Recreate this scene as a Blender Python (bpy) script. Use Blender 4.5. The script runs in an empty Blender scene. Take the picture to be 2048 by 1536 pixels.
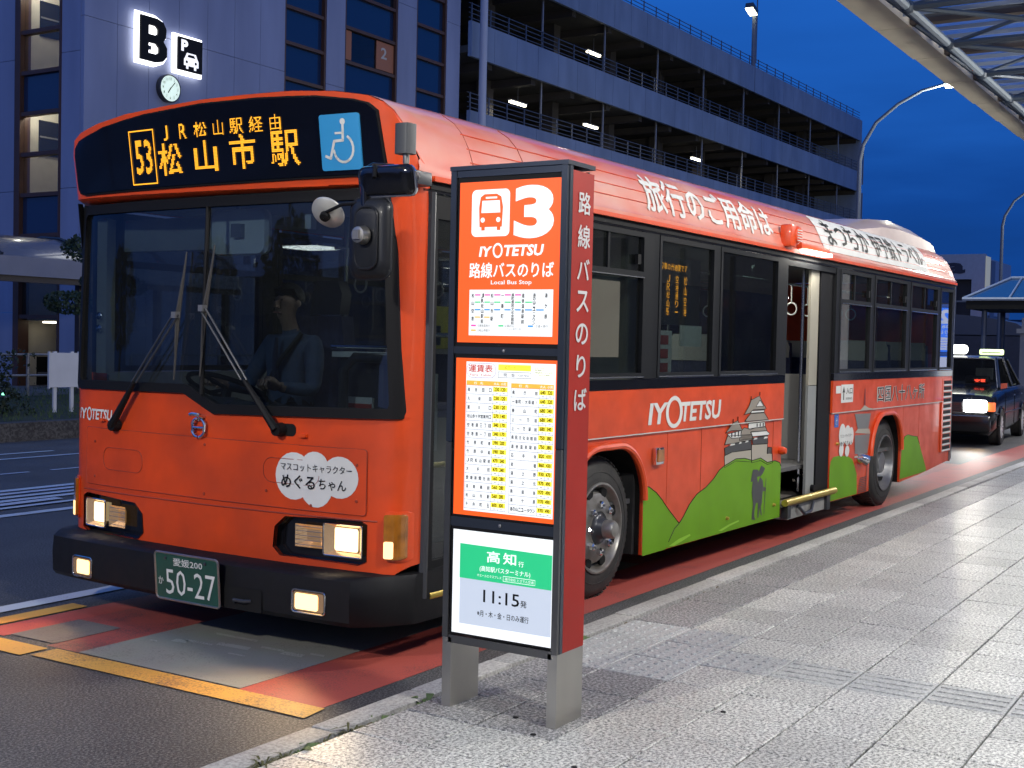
import bpy, bmesh, math, random
import numpy as np
from mathutils import Vector, Matrix, noise
from mathutils.geometry import tessellate_polygon
from mathutils.bvhtree import BVHTree
random.seed(7)
R = math.radians
scene = bpy.context.scene
col = scene.collection

# ---------------------------------------------------------------- camera
cam_d = bpy.data.cameras.new('camera')
cam = bpy.data.objects.new('camera', cam_d)
col.objects.link(cam)
scene.camera = cam
cam_d.sensor_width = 36
cam_d.lens = 2522.55 / 2048 * 36
cam_d.clip_end = 3000
_y, _p, _r = R(31.8923), R(1.9079), R(1.2545)
_f = Vector((math.cos(_y) * math.cos(_p), math.sin(_y) * math.cos(_p), -math.sin(_p)))
_rt = Vector((math.sin(_y), -math.cos(_y), 0))
_up = _rt.cross(_f)
_r2 = _rt * math.cos(_r) + _up * math.sin(_r)
_u2 = -_rt * math.sin(_r) + _up * math.cos(_r)
cam.matrix_world = Matrix(((_r2.x, _u2.x, -_f.x, -4.683), (_r2.y, _u2.y, -_f.y, -3.486), (_r2.z, _u2.z, -_f.z, 1.524), (0, 0, 0, 1)))

# ---------------------------------------------------------------- sky and exposure
world = bpy.data.worlds.new('World')
scene.world = world
world.use_nodes = True
nt = world.node_tree
bg = nt.nodes['Background']
tc = nt.nodes.new('ShaderNodeTexCoord')
sep = nt.nodes.new('ShaderNodeSeparateXYZ')
nt.links.new(tc.outputs['Generated'], sep.inputs[0])
ramp = nt.nodes.new('ShaderNodeValToRGB')
cr = ramp.color_ramp
SKY = [(0.0, (.010, .022, .07)), (.50, (.010, .022, .07)), (.515, (.005, .042, .20)), (.56, (.006, .060, .30)), (.60, (.011, .098, .44)), (.66, (.014, .125, .55)), (1.0, (.030, .17, .62))]
for i, (p, c) in enumerate(SKY):
    e = cr.elements[i] if i < 2 else cr.elements.new(p)
    e.position = p
    e.color = (*c, 1)
mp = nt.nodes.new('ShaderNodeMapRange')
mp.inputs['From Min'].default_value = -1
mp.inputs['From Max'].default_value = 1
nt.links.new(sep.outputs['Z'], mp.inputs['Value'])
# faint uneven cloud streaks low in the dusk sky
mpg = nt.nodes.new('ShaderNodeMapping')
mpg.inputs['Scale'].default_value = (1.5, 1.5, 9)
nt.links.new(tc.outputs['Generated'], mpg.inputs['Vector'])
nz = nt.nodes.new('ShaderNodeTexNoise')
nz.inputs['Scale'].default_value = 2.2
nz.inputs['Detail'].default_value = 5
nt.links.new(mpg.outputs[0], nz.inputs['Vector'])
ma = nt.nodes.new('ShaderNodeMath')
ma.operation = 'MULTIPLY_ADD'
ma.inputs[1].default_value = .11
nt.links.new(nz.outputs['Fac'], ma.inputs[0])
sb = nt.nodes.new('ShaderNodeMath')
sb.operation = 'SUBTRACT'
sb.inputs[1].default_value = .055
nt.links.new(mp.outputs[0], sb.inputs[0])
nt.links.new(sb.outputs[0], ma.inputs[2])
nt.links.new(ma.outputs[0], ramp.inputs[0])
# the after-glow: the half of the sky behind the photographer is paler
vd = nt.nodes.new('ShaderNodeVectorMath')
vd.operation = 'DOT_PRODUCT'
vd.inputs[1].default_value = (-.80, -.55, .1)
nt.links.new(tc.outputs['Generated'], vd.inputs[0])
mr2 = nt.nodes.new('ShaderNodeMapRange')
mr2.inputs['From Min'].default_value = -.1
mr2.inputs['From Max'].default_value = 1
nt.links.new(vd.outputs['Value'], mr2.inputs['Value'])
mix = nt.nodes.new('ShaderNodeMixRGB')
mix.inputs[2].default_value = (.20, .30, .72, 1)
nt.links.new(mr2.outputs[0], mix.inputs[0])
nt.links.new(ramp.outputs[0], mix.inputs[1])
nt.links.new(mix.outputs[0], bg.inputs['Color'])
bg.inputs['Strength'].default_value = 1.0

scene.view_settings.view_transform = 'Standard'
scene.view_settings.look = 'None'
scene.view_settings.gamma = 1
scene.view_settings.exposure = 0
scene.view_settings.use_curve_mapping = False
scene.render.resolution_x = 1024
scene.render.resolution_y = 768
scene.cycles.max_bounces = 7
scene.cycles.transparent_max_bounces = 16
scene.cycles.sample_clamp_indirect = 4
scene.cycles.use_denoising = True

# ---------------------------------------------------------------- materials
MATS = {}
def mat(name, c=(.5, .5, .5), rough=.5, metal=0, coat=0, emit=None, strength=0, var=0, vscale=4, bump=0, bscale=60, spec=.5, c2=None, detail=4, coords='Object', rvar=0, vmap=None):
    if name in MATS:
        return MATS[name]
    m = bpy.data.materials.new(name)
    m.use_nodes = True
    n = m.node_tree
    b = n.nodes['Principled BSDF']
    b.inputs['Base Color'].default_value = (*c, 1)
    b.inputs['Roughness'].default_value = rough
    b.inputs['Metallic'].default_value = metal
    b.inputs['Specular IOR Level'].default_value = spec
    b.inputs['Coat Weight'].default_value = coat
    b.inputs['Coat Roughness'].default_value = .06
    if emit:
        b.inputs['Emission Color'].default_value = (*emit, 1)
        b.inputs['Emission Strength'].default_value = strength
    vec = None
    if var or bump or rvar:
        t = n.nodes.new('ShaderNodeTexCoord')
        vec = t.outputs[coords]
        if vmap:
            mm = n.nodes.new('ShaderNodeMapping')
            mm.inputs['Scale'].default_value = vmap
            n.links.new(vec, mm.inputs['Vector'])
            vec = mm.outputs[0]
    if var or rvar:
        a = n.nodes.new('ShaderNodeTexNoise')
        a.inputs['Scale'].default_value = vscale
        a.inputs['Detail'].default_value = detail
        n.links.new(vec, a.inputs['Vector'])
        rp = n.nodes.new('ShaderNodeMapRange')
        rp.inputs['From Min'].default_value = .3
        rp.inputs['From Max'].default_value = .7
        n.links.new(a.outputs['Fac'], rp.inputs['Value'])
        if var:
            x = n.nodes.new('ShaderNodeMixRGB')
            x.inputs[1].default_value = (*c, 1)
            cc = c2 or tuple(k * (1 - var) for k in c)
            x.inputs[2].default_value = (*cc, 1)
            n.links.new(rp.outputs[0], x.inputs[0])
            n.links.new(x.outputs[0], b.inputs['Base Color'])
        if rvar:
            q = n.nodes.new('ShaderNodeMath')
            q.operation = 'MULTIPLY_ADD'
            q.inputs[1].default_value = rvar
            q.inputs[2].default_value = rough
            n.links.new(rp.outputs[0], q.inputs[0])
            n.links.new(q.outputs[0], b.inputs['Roughness'])
    if bump:
        a = n.nodes.new('ShaderNodeTexNoise')
        a.inputs['Scale'].default_value = bscale
        a.inputs['Detail'].default_value = 3
        n.links.new(vec, a.inputs['Vector'])
        k = n.nodes.new('ShaderNodeBump')
        k.inputs['Strength'].default_value = bump
        k.inputs['Distance'].default_value = .01
        n.links.new(a.outputs['Fac'], k.inputs['Height'])
        n.links.new(k.outputs[0], b.inputs['Normal'])
    MATS[name] = m
    return m

def glass(name, tint=(.6, .65, .65), refl=1.0, rough=.01, dirt=.02, film=None):
    if name in MATS:
        return MATS[name]
    m = bpy.data.materials.new(name)
    m.use_nodes = True
    n = m.node_tree
    n.nodes.clear()
    out = n.nodes.new('ShaderNodeOutputMaterial')
    tr = n.nodes.new('ShaderNodeBsdfTransparent')
    tr.inputs[0].default_value = (*tint, 1)
    gl = n.nodes.new('ShaderNodeBsdfGlossy')
    gl.inputs['Roughness'].default_value = rough
    gl.inputs['Color'].default_value = (refl, refl, refl, 1)
    fr = n.nodes.new('ShaderNodeFresnel')
    fr.inputs['IOR'].default_value = 1.6
    mx = n.nodes.new('ShaderNodeMixShader')
    gm = n.nodes.new('ShaderNodeNewGeometry')       # only the outer face of a pane mirrors
    sb_ = n.nodes.new('ShaderNodeMath'); sb_.operation = 'SUBTRACT'; sb_.inputs[0].default_value = 1
    n.links.new(gm.outputs['Backfacing'], sb_.inputs[1])
    ml = n.nodes.new('ShaderNodeMath'); ml.operation = 'MULTIPLY'
    n.links.new(fr.outputs[0], ml.inputs[0]); n.links.new(sb_.outputs[0], ml.inputs[1])
    n.links.new(ml.outputs[0], mx.inputs[0])
    n.links.new(tr.outputs[0], mx.inputs[1])
    n.links.new(gl.outputs[0], mx.inputs[2])
    df = n.nodes.new('ShaderNodeBsdfDiffuse')
    df.inputs[0].default_value = (.35, .36, .36, 1)
    t = n.nodes.new('ShaderNodeTexCoord')
    a = n.nodes.new('ShaderNodeTexNoise')
    a.inputs['Scale'].default_value = 3
    a.inputs['Detail'].default_value = 6
    n.links.new(t.outputs['Object'], a.inputs['Vector'])
    mr = n.nodes.new('ShaderNodeMapRange')
    mr.inputs['To Max'].default_value = dirt * 2
    n.links.new(a.outputs['Fac'], mr.inputs['Value'])
    mx2 = n.nodes.new('ShaderNodeMixShader')
    n.links.new(mr.outputs[0], mx2.inputs[0])
    n.links.new(mx.outputs[0], mx2.inputs[1])
    n.links.new(df.outputs[0], mx2.inputs[2])
    n.links.new(mx2.outputs[0], out.inputs[0])
    MATS[name] = m
    return m

def speck(name, cols, scale=160, rough=.6, tilevar=.12, bump=.25, wet=0, patch=0):
    """granite / asphalt: fine speckle of three colours plus a per-piece tone"""
    if name in MATS:
        return MATS[name]
    m = bpy.data.materials.new(name)
    m.use_nodes = True
    n = m.node_tree
    b = n.nodes['Principled BSDF']
    b.inputs['Roughness'].default_value = rough
    g = n.nodes.new('ShaderNodeNewGeometry')
    a = n.nodes.new('ShaderNodeTexNoise')
    a.inputs['Scale'].default_value = scale
    a.inputs['Detail'].default_value = 3
    a.inputs['Roughness'].default_value = .75
    n.links.new(g.outputs['Position'], a.inputs['Vector'])
    rp = n.nodes.new('ShaderNodeValToRGB')
    e = rp.color_ramp.elements
    e[0].position = .41; e[0].color = (*cols[0], 1)
    e[1].position = .60; e[1].color = (*cols[2], 1)
    k = e.new(.50); k.color = (*cols[1], 1)
    n.links.new(a.outputs['Fac'], rp.inputs[0])
    oi = n.nodes.new('ShaderNodeObjectInfo')
    mr = n.nodes.new('ShaderNodeMapRange')
    mr.inputs['To Min'].default_value = 1 - tilevar
    mr.inputs['To Max'].default_value = 1 + tilevar * .4
    n.links.new(oi.outputs['Random'], mr.inputs['Value'])
    a2 = n.nodes.new('ShaderNodeTexNoise')
    a2.inputs['Scale'].default_value = 1.1
    a2.inputs['Detail'].default_value = 6
    a2.inputs['Roughness'].default_value = .6
    n.links.new(g.outputs['Position'], a2.inputs['Vector'])
    mr2 = n.nodes.new('ShaderNodeMapRange')
    mr2.inputs['From Min'].default_value = .3
    mr2.inputs['From Max'].default_value = .7
    mr2.inputs['To Min'].default_value = .88 - patch
    mr2.inputs['To Max'].default_value = 1.08 + patch * .3
    n.links.new(a2.outputs['Fac'], mr2.inputs['Value'])
    mm = n.nodes.new('ShaderNodeMath'); mm.operation = 'MULTIPLY'
    n.links.new(mr.outputs[0], mm.inputs[0]); n.links.new(mr2.outputs[0], mm.inputs[1])
    hs = n.nodes.new('ShaderNodeVectorMath'); hs.operation = 'SCALE'
    n.links.new(rp.outputs[0], hs.inputs[0]); n.links.new(mm.outputs[0], hs.inputs['Scale'])
    n.links.new(hs.outputs[0], b.inputs['Base Color'])
    if bump:
        bp = n.nodes.new('ShaderNodeBump')
        bp.inputs['Strength'].default_value = bump
        bp.inputs['Distance'].default_value = .004
        n.links.new(a.outputs['Fac'], bp.inputs['Height'])
        n.links.new(bp.outputs[0], b.inputs['Normal'])
    MATS[name] = m
    return m

def paint_worn(name, c, wear=.5, under=(.05, .05, .052)):
    """road paint with the asphalt's grain showing through where it is worn"""
    if name in MATS:
        return MATS[name]
    m = bpy.data.materials.new(name)
    m.use_nodes = True
    n = m.node_tree
    b = n.nodes['Principled BSDF']
    b.inputs['Roughness'].default_value = .6
    g = n.nodes.new('ShaderNodeNewGeometry')
    a = n.nodes.new('ShaderNodeTexNoise'); a.inputs['Scale'].default_value = 110; a.inputs['Detail'].default_value = 3
    c_ = n.nodes.new('ShaderNodeTexNoise'); c_.inputs['Scale'].default_value = 2.6; c_.inputs['Detail'].default_value = 6; c_.inputs['Roughness'].default_value = .65
    n.links.new(g.outputs['Position'], a.inputs['Vector']); n.links.new(g.outputs['Position'], c_.inputs['Vector'])
    ad = n.nodes.new('ShaderNodeMath'); ad.operation = 'MULTIPLY_ADD'; ad.inputs[1].default_value = .9
    n.links.new(a.outputs['Fac'], ad.inputs[0]); n.links.new(c_.outputs['Fac'], ad.inputs[2])
    mr = n.nodes.new('ShaderNodeMapRange')
    mr.inputs['From Min'].default_value = 1.15 - wear * .3
    mr.inputs['From Max'].default_value = 1.45 - wear * .3
    mr.inputs['To Max'].default_value = .85
    n.links.new(ad.outputs[0], mr.inputs['Value'])
    x = n.nodes.new('ShaderNodeMixRGB')
    x.inputs[1].default_value = (*c, 1); x.inputs[2].default_value = (*under, 1)
    n.links.new(mr.outputs[0], x.inputs[0])
    x2 = n.nodes.new('ShaderNodeMixRGB'); x2.blend_type = 'MULTIPLY'; x2.inputs[0].default_value = .55
    n.links.new(x.outputs[0], x2.inputs[1]); n.links.new(c_.outputs['Color'], x2.inputs[2])
    gg = n.nodes.new('ShaderNodeVectorMath'); gg.operation = 'SCALE'; gg.inputs['Scale'].default_value = 1.3
    n.links.new(x2.outputs[0], gg.inputs[0])
    x3 = n.nodes.new('ShaderNodeMixRGB'); x3.inputs[0].default_value = .6
    n.links.new(x.outputs[0], x3.inputs[2]); n.links.new(gg.outputs[0], x3.inputs[1])
    n.links.new(x3.outputs[0], b.inputs['Base Color'])
    bp = n.nodes.new('ShaderNodeBump'); bp.inputs['Strength'].default_value = .35; bp.inputs['Distance'].default_value = .004
    n.links.new(a.outputs['Fac'], bp.inputs['Height']); n.links.new(bp.outputs[0], b.inputs['Normal'])
    MATS[name] = m
    return m

# ---------------------------------------------------------------- mesh helpers
class MB:
    def __init__(s):
        s.v = []; s.f = []
    def add(s, v, f):
        n = len(s.v)
        s.v += [tuple(p) for p in v]
        s.f += [tuple(i + n for i in q) for q in f]
        return s
    def box(s, x0, x1, y0, y1, z0, z1, M=None):
        v = [(x, y, z) for x in (x0, x1) for y in (y0, y1) for z in (z0, z1)]
        if M is not None:
            v = [tuple(M @ Vector(p)) for p in v]
        return s.add(v, [(0, 1, 3, 2), (4, 6, 7, 5), (0, 4, 5, 1), (2, 3, 7, 6), (0, 2, 6, 4), (1, 5, 7, 3)])
    def tube(s, pts, r, n=10, cap=True):
        pts = [Vector(p) for p in pts]
        rs = r if isinstance(r, (list, tuple)) else [r] * len(pts)
        rings = []
        prev = None
        for i, p in enumerate(pts):
            a = pts[min(i + 1, len(pts) - 1)] - pts[max(i - 1, 0)]
            a.normalize()
            if prev is None:
                ref = Vector((0, 0, 1)) if abs(a.z) < .9 else Vector((1, 0, 0))
                u = a.cross(ref).normalized()
            else:
                u = (prev - a * prev.dot(a)).normalized()
            prev = u
            w = a.cross(u)
            rings.append([tuple(p + (u * math.cos(t) + w * math.sin(t)) * rs[i]) for t in [2 * math.pi * k / n for k in range(n)]])
        v = [q for g in rings for q in g]
        f = [(i * n + k, i * n + (k + 1) % n, (i + 1) * n + (k + 1) % n, (i + 1) * n + k) for i in range(len(pts) - 1) for k in range(n)]
        if cap:
            f += [tuple(range(n))[::-1], tuple((len(pts) - 1) * n + k for k in range(n))]
        return s.add(v, f)
    def lathe(s, prof, n=32, M=None, axis='y'):
        """prof: (radius, along)"""
        v = []
        for r, h in prof:
            for k in range(n):
                t = 2 * math.pi * k / n
                p = (r * math.cos(t), h, r * math.sin(t)) if axis == 'y' else ((r * math.cos(t), r * math.sin(t), h) if axis == 'z' else (h, r * math.cos(t), r * math.sin(t)))
                v.append(p)
        if M is not None:
            v = [tuple(M @ Vector(p)) for p in v]
        f = [(i * n + k, i * n + (k + 1) % n, (i + 1) * n + (k + 1) % n, (i + 1) * n + k) for i in range(len(prof) - 1) for k in range(n)]
        return s.add(v, f)
    def loft(s, rings, closed=True, cap=True):
        n = len(rings[0])
        v = [q for g in rings for q in g]
        m = n if closed else n - 1
        f = [(i * n + k, i * n + (k + 1) % n, (i + 1) * n + (k + 1) % n, (i + 1) * n + k) for i in range(len(rings) - 1) for k in range(m)]
        if cap and closed:
            f += [tuple(range(n))[::-1], tuple((len(rings) - 1) * n + k for k in range(n))]
        return s.add(v, f)
    def build(s, name, m=None, parent=None, smooth=False, bevel=0, segs=2, fix=True):
        me = bpy.data.meshes.new(name)
        me.from_pydata(s.v, [], s.f)
        if fix:
            bm = bmesh.new(); bm.from_mesh(me)
            bmesh.ops.recalc_face_normals(bm, faces=bm.faces)
            if bevel:
                bmesh.ops.bevel(bm, geom=bm.edges[:], offset=bevel, segments=segs, affect='EDGES', profile=.6, clamp_overlap=True)
            bm.to_mesh(me); bm.free()
        if smooth or bevel:
            me.polygons.foreach_set('use_smooth', [True] * len(me.polygons))
            try:
                me.set_sharp_from_angle(angle=R(38))
            except Exception:
                pass
        o = bpy.data.objects.new(name, me)
        if m is not None:
            me.materials.append(m)
        col.objects.link(o)
        if parent is not None:
            o.parent = parent
        return o

def box(name, m, parent, x0, x1, y0, y1, z0, z1, bevel=0, M=None):
    return MB().box(x0, x1, y0, y1, z0, z1, M).build(name, m, parent, bevel=bevel)
def tube(name, m, parent, pts, r, n=10):
    return MB().tube(pts, r, n).build(name, m, parent, smooth=True)
def tag(o, label=None, cat=None, group=None, kind=None):
    if label: o['label'] = label
    if cat: o['category'] = cat
    if group: o['group'] = group
    if kind: o['kind'] = kind
    return o
def thing(name, label, cat, loc=(0, 0, 0), rz=0, group=None):
    o = bpy.data.objects.new(name, None)
    o.empty_display_size = .2
    col.objects.link(o)
    o.location = loc; o.rotation_euler = (0, 0, rz)
    return tag(o, label, cat, group)
def struct(o):
    o['kind'] = 'structure'
    return o
KIDS = {}
def copy_tree(o, parent=None):
    c = o.copy(); col.objects.link(c)
    if parent is not None: c.parent = parent
    for ch in list(o.children):
        copy_tree(ch, c)
    return c

# flat outlines (with holes) mapped on to curved body panels
def cutmesh(v, f, ucuts=(), vcuts=()):
    bm = bmesh.new()
    vs = [bm.verts.new((a, b, 0)) for a, b in v]
    for q in f:
        try: bm.faces.new([vs[i] for i in q])
        except ValueError: pass
    for c in ucuts:
        bmesh.ops.bisect_plane(bm, geom=bm.verts[:] + bm.edges[:] + bm.faces[:], plane_co=(c, 0, 0), plane_no=(1, 0, 0))
    for c in vcuts:
        bmesh.ops.bisect_plane(bm, geom=bm.verts[:] + bm.edges[:] + bm.faces[:], plane_co=(0, c, 0), plane_no=(0, 1, 0))
    bm.verts.ensure_lookup_table()
    out_v = [(q.co.x, q.co.y) for q in bm.verts]
    bm.verts.index_update()
    out_f = [tuple(q.index for q in g.verts) for g in bm.faces]
    bnd = [tuple(q.index for q in e.verts) for e in bm.edges if len(e.link_faces) == 1]
    bm.free()
    return out_v, out_f, bnd
def sheet(name, loops, mapf, m, parent, off=.003, depth=0, ucuts=(), vcuts=(), mb=None, smooth=True):
    """loops: outline then holes; depth > 0 gives it thickness behind"""
    pts = [p for l in loops for p in l]
    tris = tessellate_polygon([[Vector((a, b, 0)) for a, b in l] for l in loops])
    v, f, bnd = cutmesh(pts, tris, ucuts, vcuts)
    w = mb or MB()
    top = [mapf(a, b, off) for a, b in v]
    if depth:
        bot = [mapf(a, b, off - depth) for a, b in v]
        n = len(v)
        w.add(top + bot, list(f) + [tuple(i + n for i in q[::-1]) for q in f] + [(a, b, b + n, a + n) for a, b in bnd])
    else:
        w.add(top, f)
    if mb is not None:
        return None
    o = w.build(name, m, parent, smooth=smooth)
    return o
def rrect(x0, x1, y0, y1, r=.02, n=5):
    out = []
    for cx, cy, a in ((x1 - r, y1 - r, 0), (x0 + r, y1 - r, 90), (x0 + r, y0 + r, 180), (x1 - r, y0 + r, 270)):
        for k in range(n + 1):
            t = R(a + 90 * k / n)
            out.append((cx + r * math.cos(t), cy + r * math.sin(t)))
    return out
def circ(cx, cy, r, n=24, ry=None):
    return [(cx + r * math.cos(2 * math.pi * k / n), cy + (ry or r) * math.sin(2 * math.pi * k / n)) for k in range(n)]
_TX = {}
def glyphs(s, bold=0, res=2):
    """outline triangles of a word; dense characters are thickened with shifted copies so that they do not fill in"""
    if bold > 0 and any(ord(ch) > 0x2E80 for ch in s):
        v0, f0 = glyphs(s, 0, res)
        V, F = [], []
        d = bold * .75
        for dx, dy in ((0, 0), (d, 0), (-d, 0), (0, d), (0, -d)):
            n = len(V)
            V += [(a + dx, b + dy) for a, b in v0]; F += [tuple(i + n for i in q) for q in f0]
        return V, F
    if len(s) == 1: res = 6
    key = (s, bold, res)
    if key not in _TX:
        c = bpy.data.curves.new('t', 'FONT'); c.body = s; c.size = 1; c.offset = bold; c.resolution_u = res; c.fill_mode = 'FRONT'
        o = bpy.data.objects.new('t', c)
        me = o.to_mesh()
        v = [(p.co.x, p.co.y) for p in me.vertices]
        f = [tuple(p.vertices) for p in me.polygons]
        o.to_mesh_clear(); bpy.data.objects.remove(o); bpy.data.curves.remove(c)
        _TX[key] = (v, f)
    return _TX[key]
def text(name, s, u0, u1, v0, v1, mapf, m, parent, off=.004, bold=.015, shear=0, ucuts=(), vcuts=(), mb=None, width=None, align='fit'):
    """fit the word into the box u0..u1, v0..v1 (u0 may exceed u1 where the surface runs the other way)"""
    v, f = glyphs(s, bold)
    if not v: return None
    if len(s) == 1 and s in '一ー・': v0, v1 = v0 + (v1 - v0) * .42, v0 + (v1 - v0) * .56
    if len(s) == 1 and s in '()': u0, u1 = u0 + (u1 - u0) * .35, u0 + (u1 - u0) * .6
    xs = [p[0] for p in v]; ys = [p[1] for p in v]
    a0, a1, b0, b1 = min(xs), max(xs), min(ys), max(ys)
    if align == 'h':      # keep the letters' own proportions, centred
        k = (v1 - v0) / (b1 - b0)
        w = (a1 - a0) * k
        sg = 1 if u1 > u0 else -1
        c = (u0 + u1) / 2
        u0, u1 = c - sg * w / 2, c + sg * w / 2
    P = []
    for x, y in v:
        a = (x - a0) / (a1 - a0); b = (y - b0) / (b1 - b0)
        P.append((u0 + (u1 - u0) * (a + shear * (b - .5)), v0 + (v1 - v0) * b))
    w = mb or MB()
    nl = 5 if (bold > 0 and any(ord(ch) > 0x2E80 for ch in s)) else 1
    nv, nf = len(P) // nl, len(f) // nl
    for l in range(nl):
        V, F, _ = cutmesh(P[l * nv:(l + 1) * nv], [tuple(i - l * nv for i in q) for q in f[l * nf:(l + 1) * nf]], ucuts, vcuts)
        w.add([mapf(a, b, off + .00012 * l) for a, b in V], F)
    if mb is not None: return None
    return w.build(name, m, parent, fix=False)
def led(s, cols_, rows, u0, u1, v0, v1, mapf, mb, bold=.0, off=.006, fill=.78, thr=True):
    """a word as the lit dots of an LED matrix"""
    v, f = glyphs(s, bold)
    xs = [p[0] for p in v]; ys = [p[1] for p in v]
    a0, a1, b0, b1 = min(xs), max(xs), min(ys), max(ys)
    bv = BVHTree.FromPolygons([Vector((a, b, 0)) for a, b in v], f)
    if s in '一ー': v0, v1, rows = v0 + (v1 - v0) * .42, v0 + (v1 - v0) * .58, 2
    du = (u1 - u0) / cols_; dv = (v1 - v0) / rows
    for i in range(cols_):
        for j in range(rows):
            x = a0 + (a1 - a0) * (i + .5) / cols_; y = b0 + (b1 - b0) * (j + .5) / rows
            hit = bv.ray_cast(Vector((x, y, 1)), Vector((0, 0, -1)))
            if hit[0] is None: continue
            cu = u0 + du * (i + .5); cv = v0 + dv * (j + .5)
            h, w = abs(dv) * fill / 2, abs(du) * fill / 2
            mb.add([mapf(cu + a * w, cv + b * h, off) for a, b in ((-1, -1), (1, -1), (1, 1), (-1, 1))], [(0, 1, 2, 3)])
def lamp(kind, name, loc, energy, color=(1, 1, 1), size=.3, rot=None, spot=None, blend=.5, parent=None, size_y=None):
    d = bpy.data.lights.new(name, kind)
    d.energy = energy; d.color = color
    if kind == 'AREA':
        d.size = size
        if size_y: d.shape = 'RECTANGLE'; d.size_y = size_y
    elif kind == 'SPOT':
        d.spot_size = R(spot); d.spot_blend = blend; d.shadow_soft_size = size
    else:
        d.shadow_soft_size = size
    o = bpy.data.objects.new(name, d)
    col.objects.link(o)
    o.location = loc
    if rot is not None: o.rotation_euler = rot
    if parent is not None: o.parent = parent
    return o
def aim(d):
    return Vector(d).normalized().to_track_quat('-Z', 'Y').to_euler()

# ---- shared materials
ORANGE = mat('orange_paint', (.73, .068, .008), .36, coat=.3, var=.30, vscale=3.5, rvar=.22, bump=.06, bscale=2.2, spec=.4)
ORANGE2 = mat('orange_trim', (.78, .076, .009), .32, coat=.3, rvar=.2, var=.15, vscale=9)
BLACK = mat('black_rubber', (.007, .007, .008), .6, spec=.18)
BLACKG = mat('black_gloss', (.006, .006, .008), .12, coat=.5)
BUMPER = mat('black_bumper_plastic', (.007, .007, .008), .5, spec=.3, rvar=.2, var=.3, vscale=8)
DGREY = mat('dark_grey_metal', (.05, .052, .06), .35, metal=.3)
GREY = mat('grey_metal', (.25, .25, .26), .4, metal=.5, var=.2)
CHROME = mat('chrome', (.75, .75, .75), .12, metal=1)
STEEL = mat('brushed_steel', (.46, .44, .40), .30, metal=.95, var=.12, vscale=3, rvar=.15, vmap=(1, 1, .1))
WHITE = mat('white_paint', (.75, .75, .72), .45, var=.1)
CREAM = mat('cream_plastic', (.55, .52, .44), .5, var=.15)
INT = mat('interior_grey', (.30, .31, .31), .6, var=.2)
GOLD = mat('gold_step_edge', (.55, .40, .08), .35, metal=.6)
GREENV = mat('green_vinyl', (.15, .34, .012), .5, spec=.25, var=.15, vscale=3)
GREENL = mat('light_green_vinyl', (.28, .55, .04), .35, coat=.4)
INK = mat('black_ink', (.012, .012, .012), .6, spec=.15)
TAUPE = mat('taupe_vinyl', (.30, .26, .21), .4, var=.1)
TAUPE2 = mat('light_taupe_vinyl', (.40, .36, .29), .4)
DKGR = mat('dark_grey_vinyl', (.055, .055, .055), .4)
WHV = mat('white_vinyl', (.72, .72, .68), .6, spec=.15, var=.12, vscale=5)
AMB = mat('amber_led', (.1, .04, 0), .5, emit=(1, .42, .02), strength=1.7)

# ================================================================ GROUND
ASPH = speck('asphalt', [(.018, .018, .019), (.050, .050, .052), (.16, .155, .15)], 90, .62, 0, .5, patch=.25)
GRAN = speck('granite_tile', [(.13, .13, .12), (.46, .46, .425), (.74, .73, .67)], 75, .40, .16, .3, patch=.08)
GRAND = speck('granite_tile_dark', [(.07, .07, .07), (.22, .22, .215), (.46, .45, .43)], 75, .5, .10, .3, patch=.05)
CONC = speck('kerb_concrete', [(.30, .29, .27), (.40, .39, .36), (.50, .49, .45)], 60, .6, .22, .2, patch=.15)
TACT = speck('tactile_tile', [(.26, .265, .255), (.41, .415, .40), (.52, .52, .49)], 75, .45, .08, .15)
GRIT = mat('joint_dirt', (.035, .033, .028), .9, var=.4, vscale=20)
DRYG = mat('kerb_gap_dirt', (.17, .14, .08), .95, var=.6, vscale=30, bump=.6, bscale=120)
HAZEG = mat('far_ground', (.03, .035, .03), .9, var=.3, vscale=.2)
PZ = .12

def quad_sheet(name, m, pts, z, parent=None, kind='structure', sub=0):
    mb = MB(); mb.add([(a, b, z) for a, b in pts], [tuple(range(len(pts)))])
    o = mb.build(name, m, parent)
    if kind: o['kind'] = kind
    return o
gr = quad_sheet('ground', HAZEG, [(-400, -400), (900, -400), (900, 900), (-400, 900)], -.02)
road = MB()
for i in range(34):
    x0 = -30 + i * 6
    road.box(x0, x0 + 6, -.34, 11.45, -.3, 0)
road = MB(); road.box(-30, 170, -.489, 11.5, -.3, 0)
struct(road.build('road', ASPH))

# road paint
YEL = paint_worn('yellow_road_paint', (.62, .32, .06), .75)
YELN = paint_worn('fresh_yellow_road_paint', (.70, .35, .05), .3)
RED = paint_worn('red_road_paint', (.42, .075, .055), .55)
REDW = paint_worn('worn_red_road_paint', (.36, .075, .06), .85)
GREYP = paint_worn('grey_road_paint', (.24, .24, .215), .4)
WHP = paint_worn('white_road_paint', (.60, .62, .64), .25)
def mark(name, m, pts, z=.004):
    return quad_sheet(name, m, pts, z * .42)
mark('red_road_surface', RED, [(-.72, -.13), (60, -.13), (60, .34), (-.72, .34)])
mark('red_road_surface', REDW, [(-.30, .34), (13, .34), (13, 2.14), (-.30, 2.14)])
mark('grey_road_surface', GREYP, [(-.70, .34), (3.2, .34), (3.2, 1.39), (-.70, 1.39)], .008)
mark('red_road_surface', REDW, [(-.70, 1.39), (-.30, 1.39), (-.30, 1.62), (-.70, 1.62)])
mark('worn_road_surface', paint_worn('worn_grey_road_paint', (.16, .14, .13), .8), [(-.66, 1.62), (-.24, 1.62), (-.24, 1.95), (-.66, 1.95)], .009)
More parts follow.
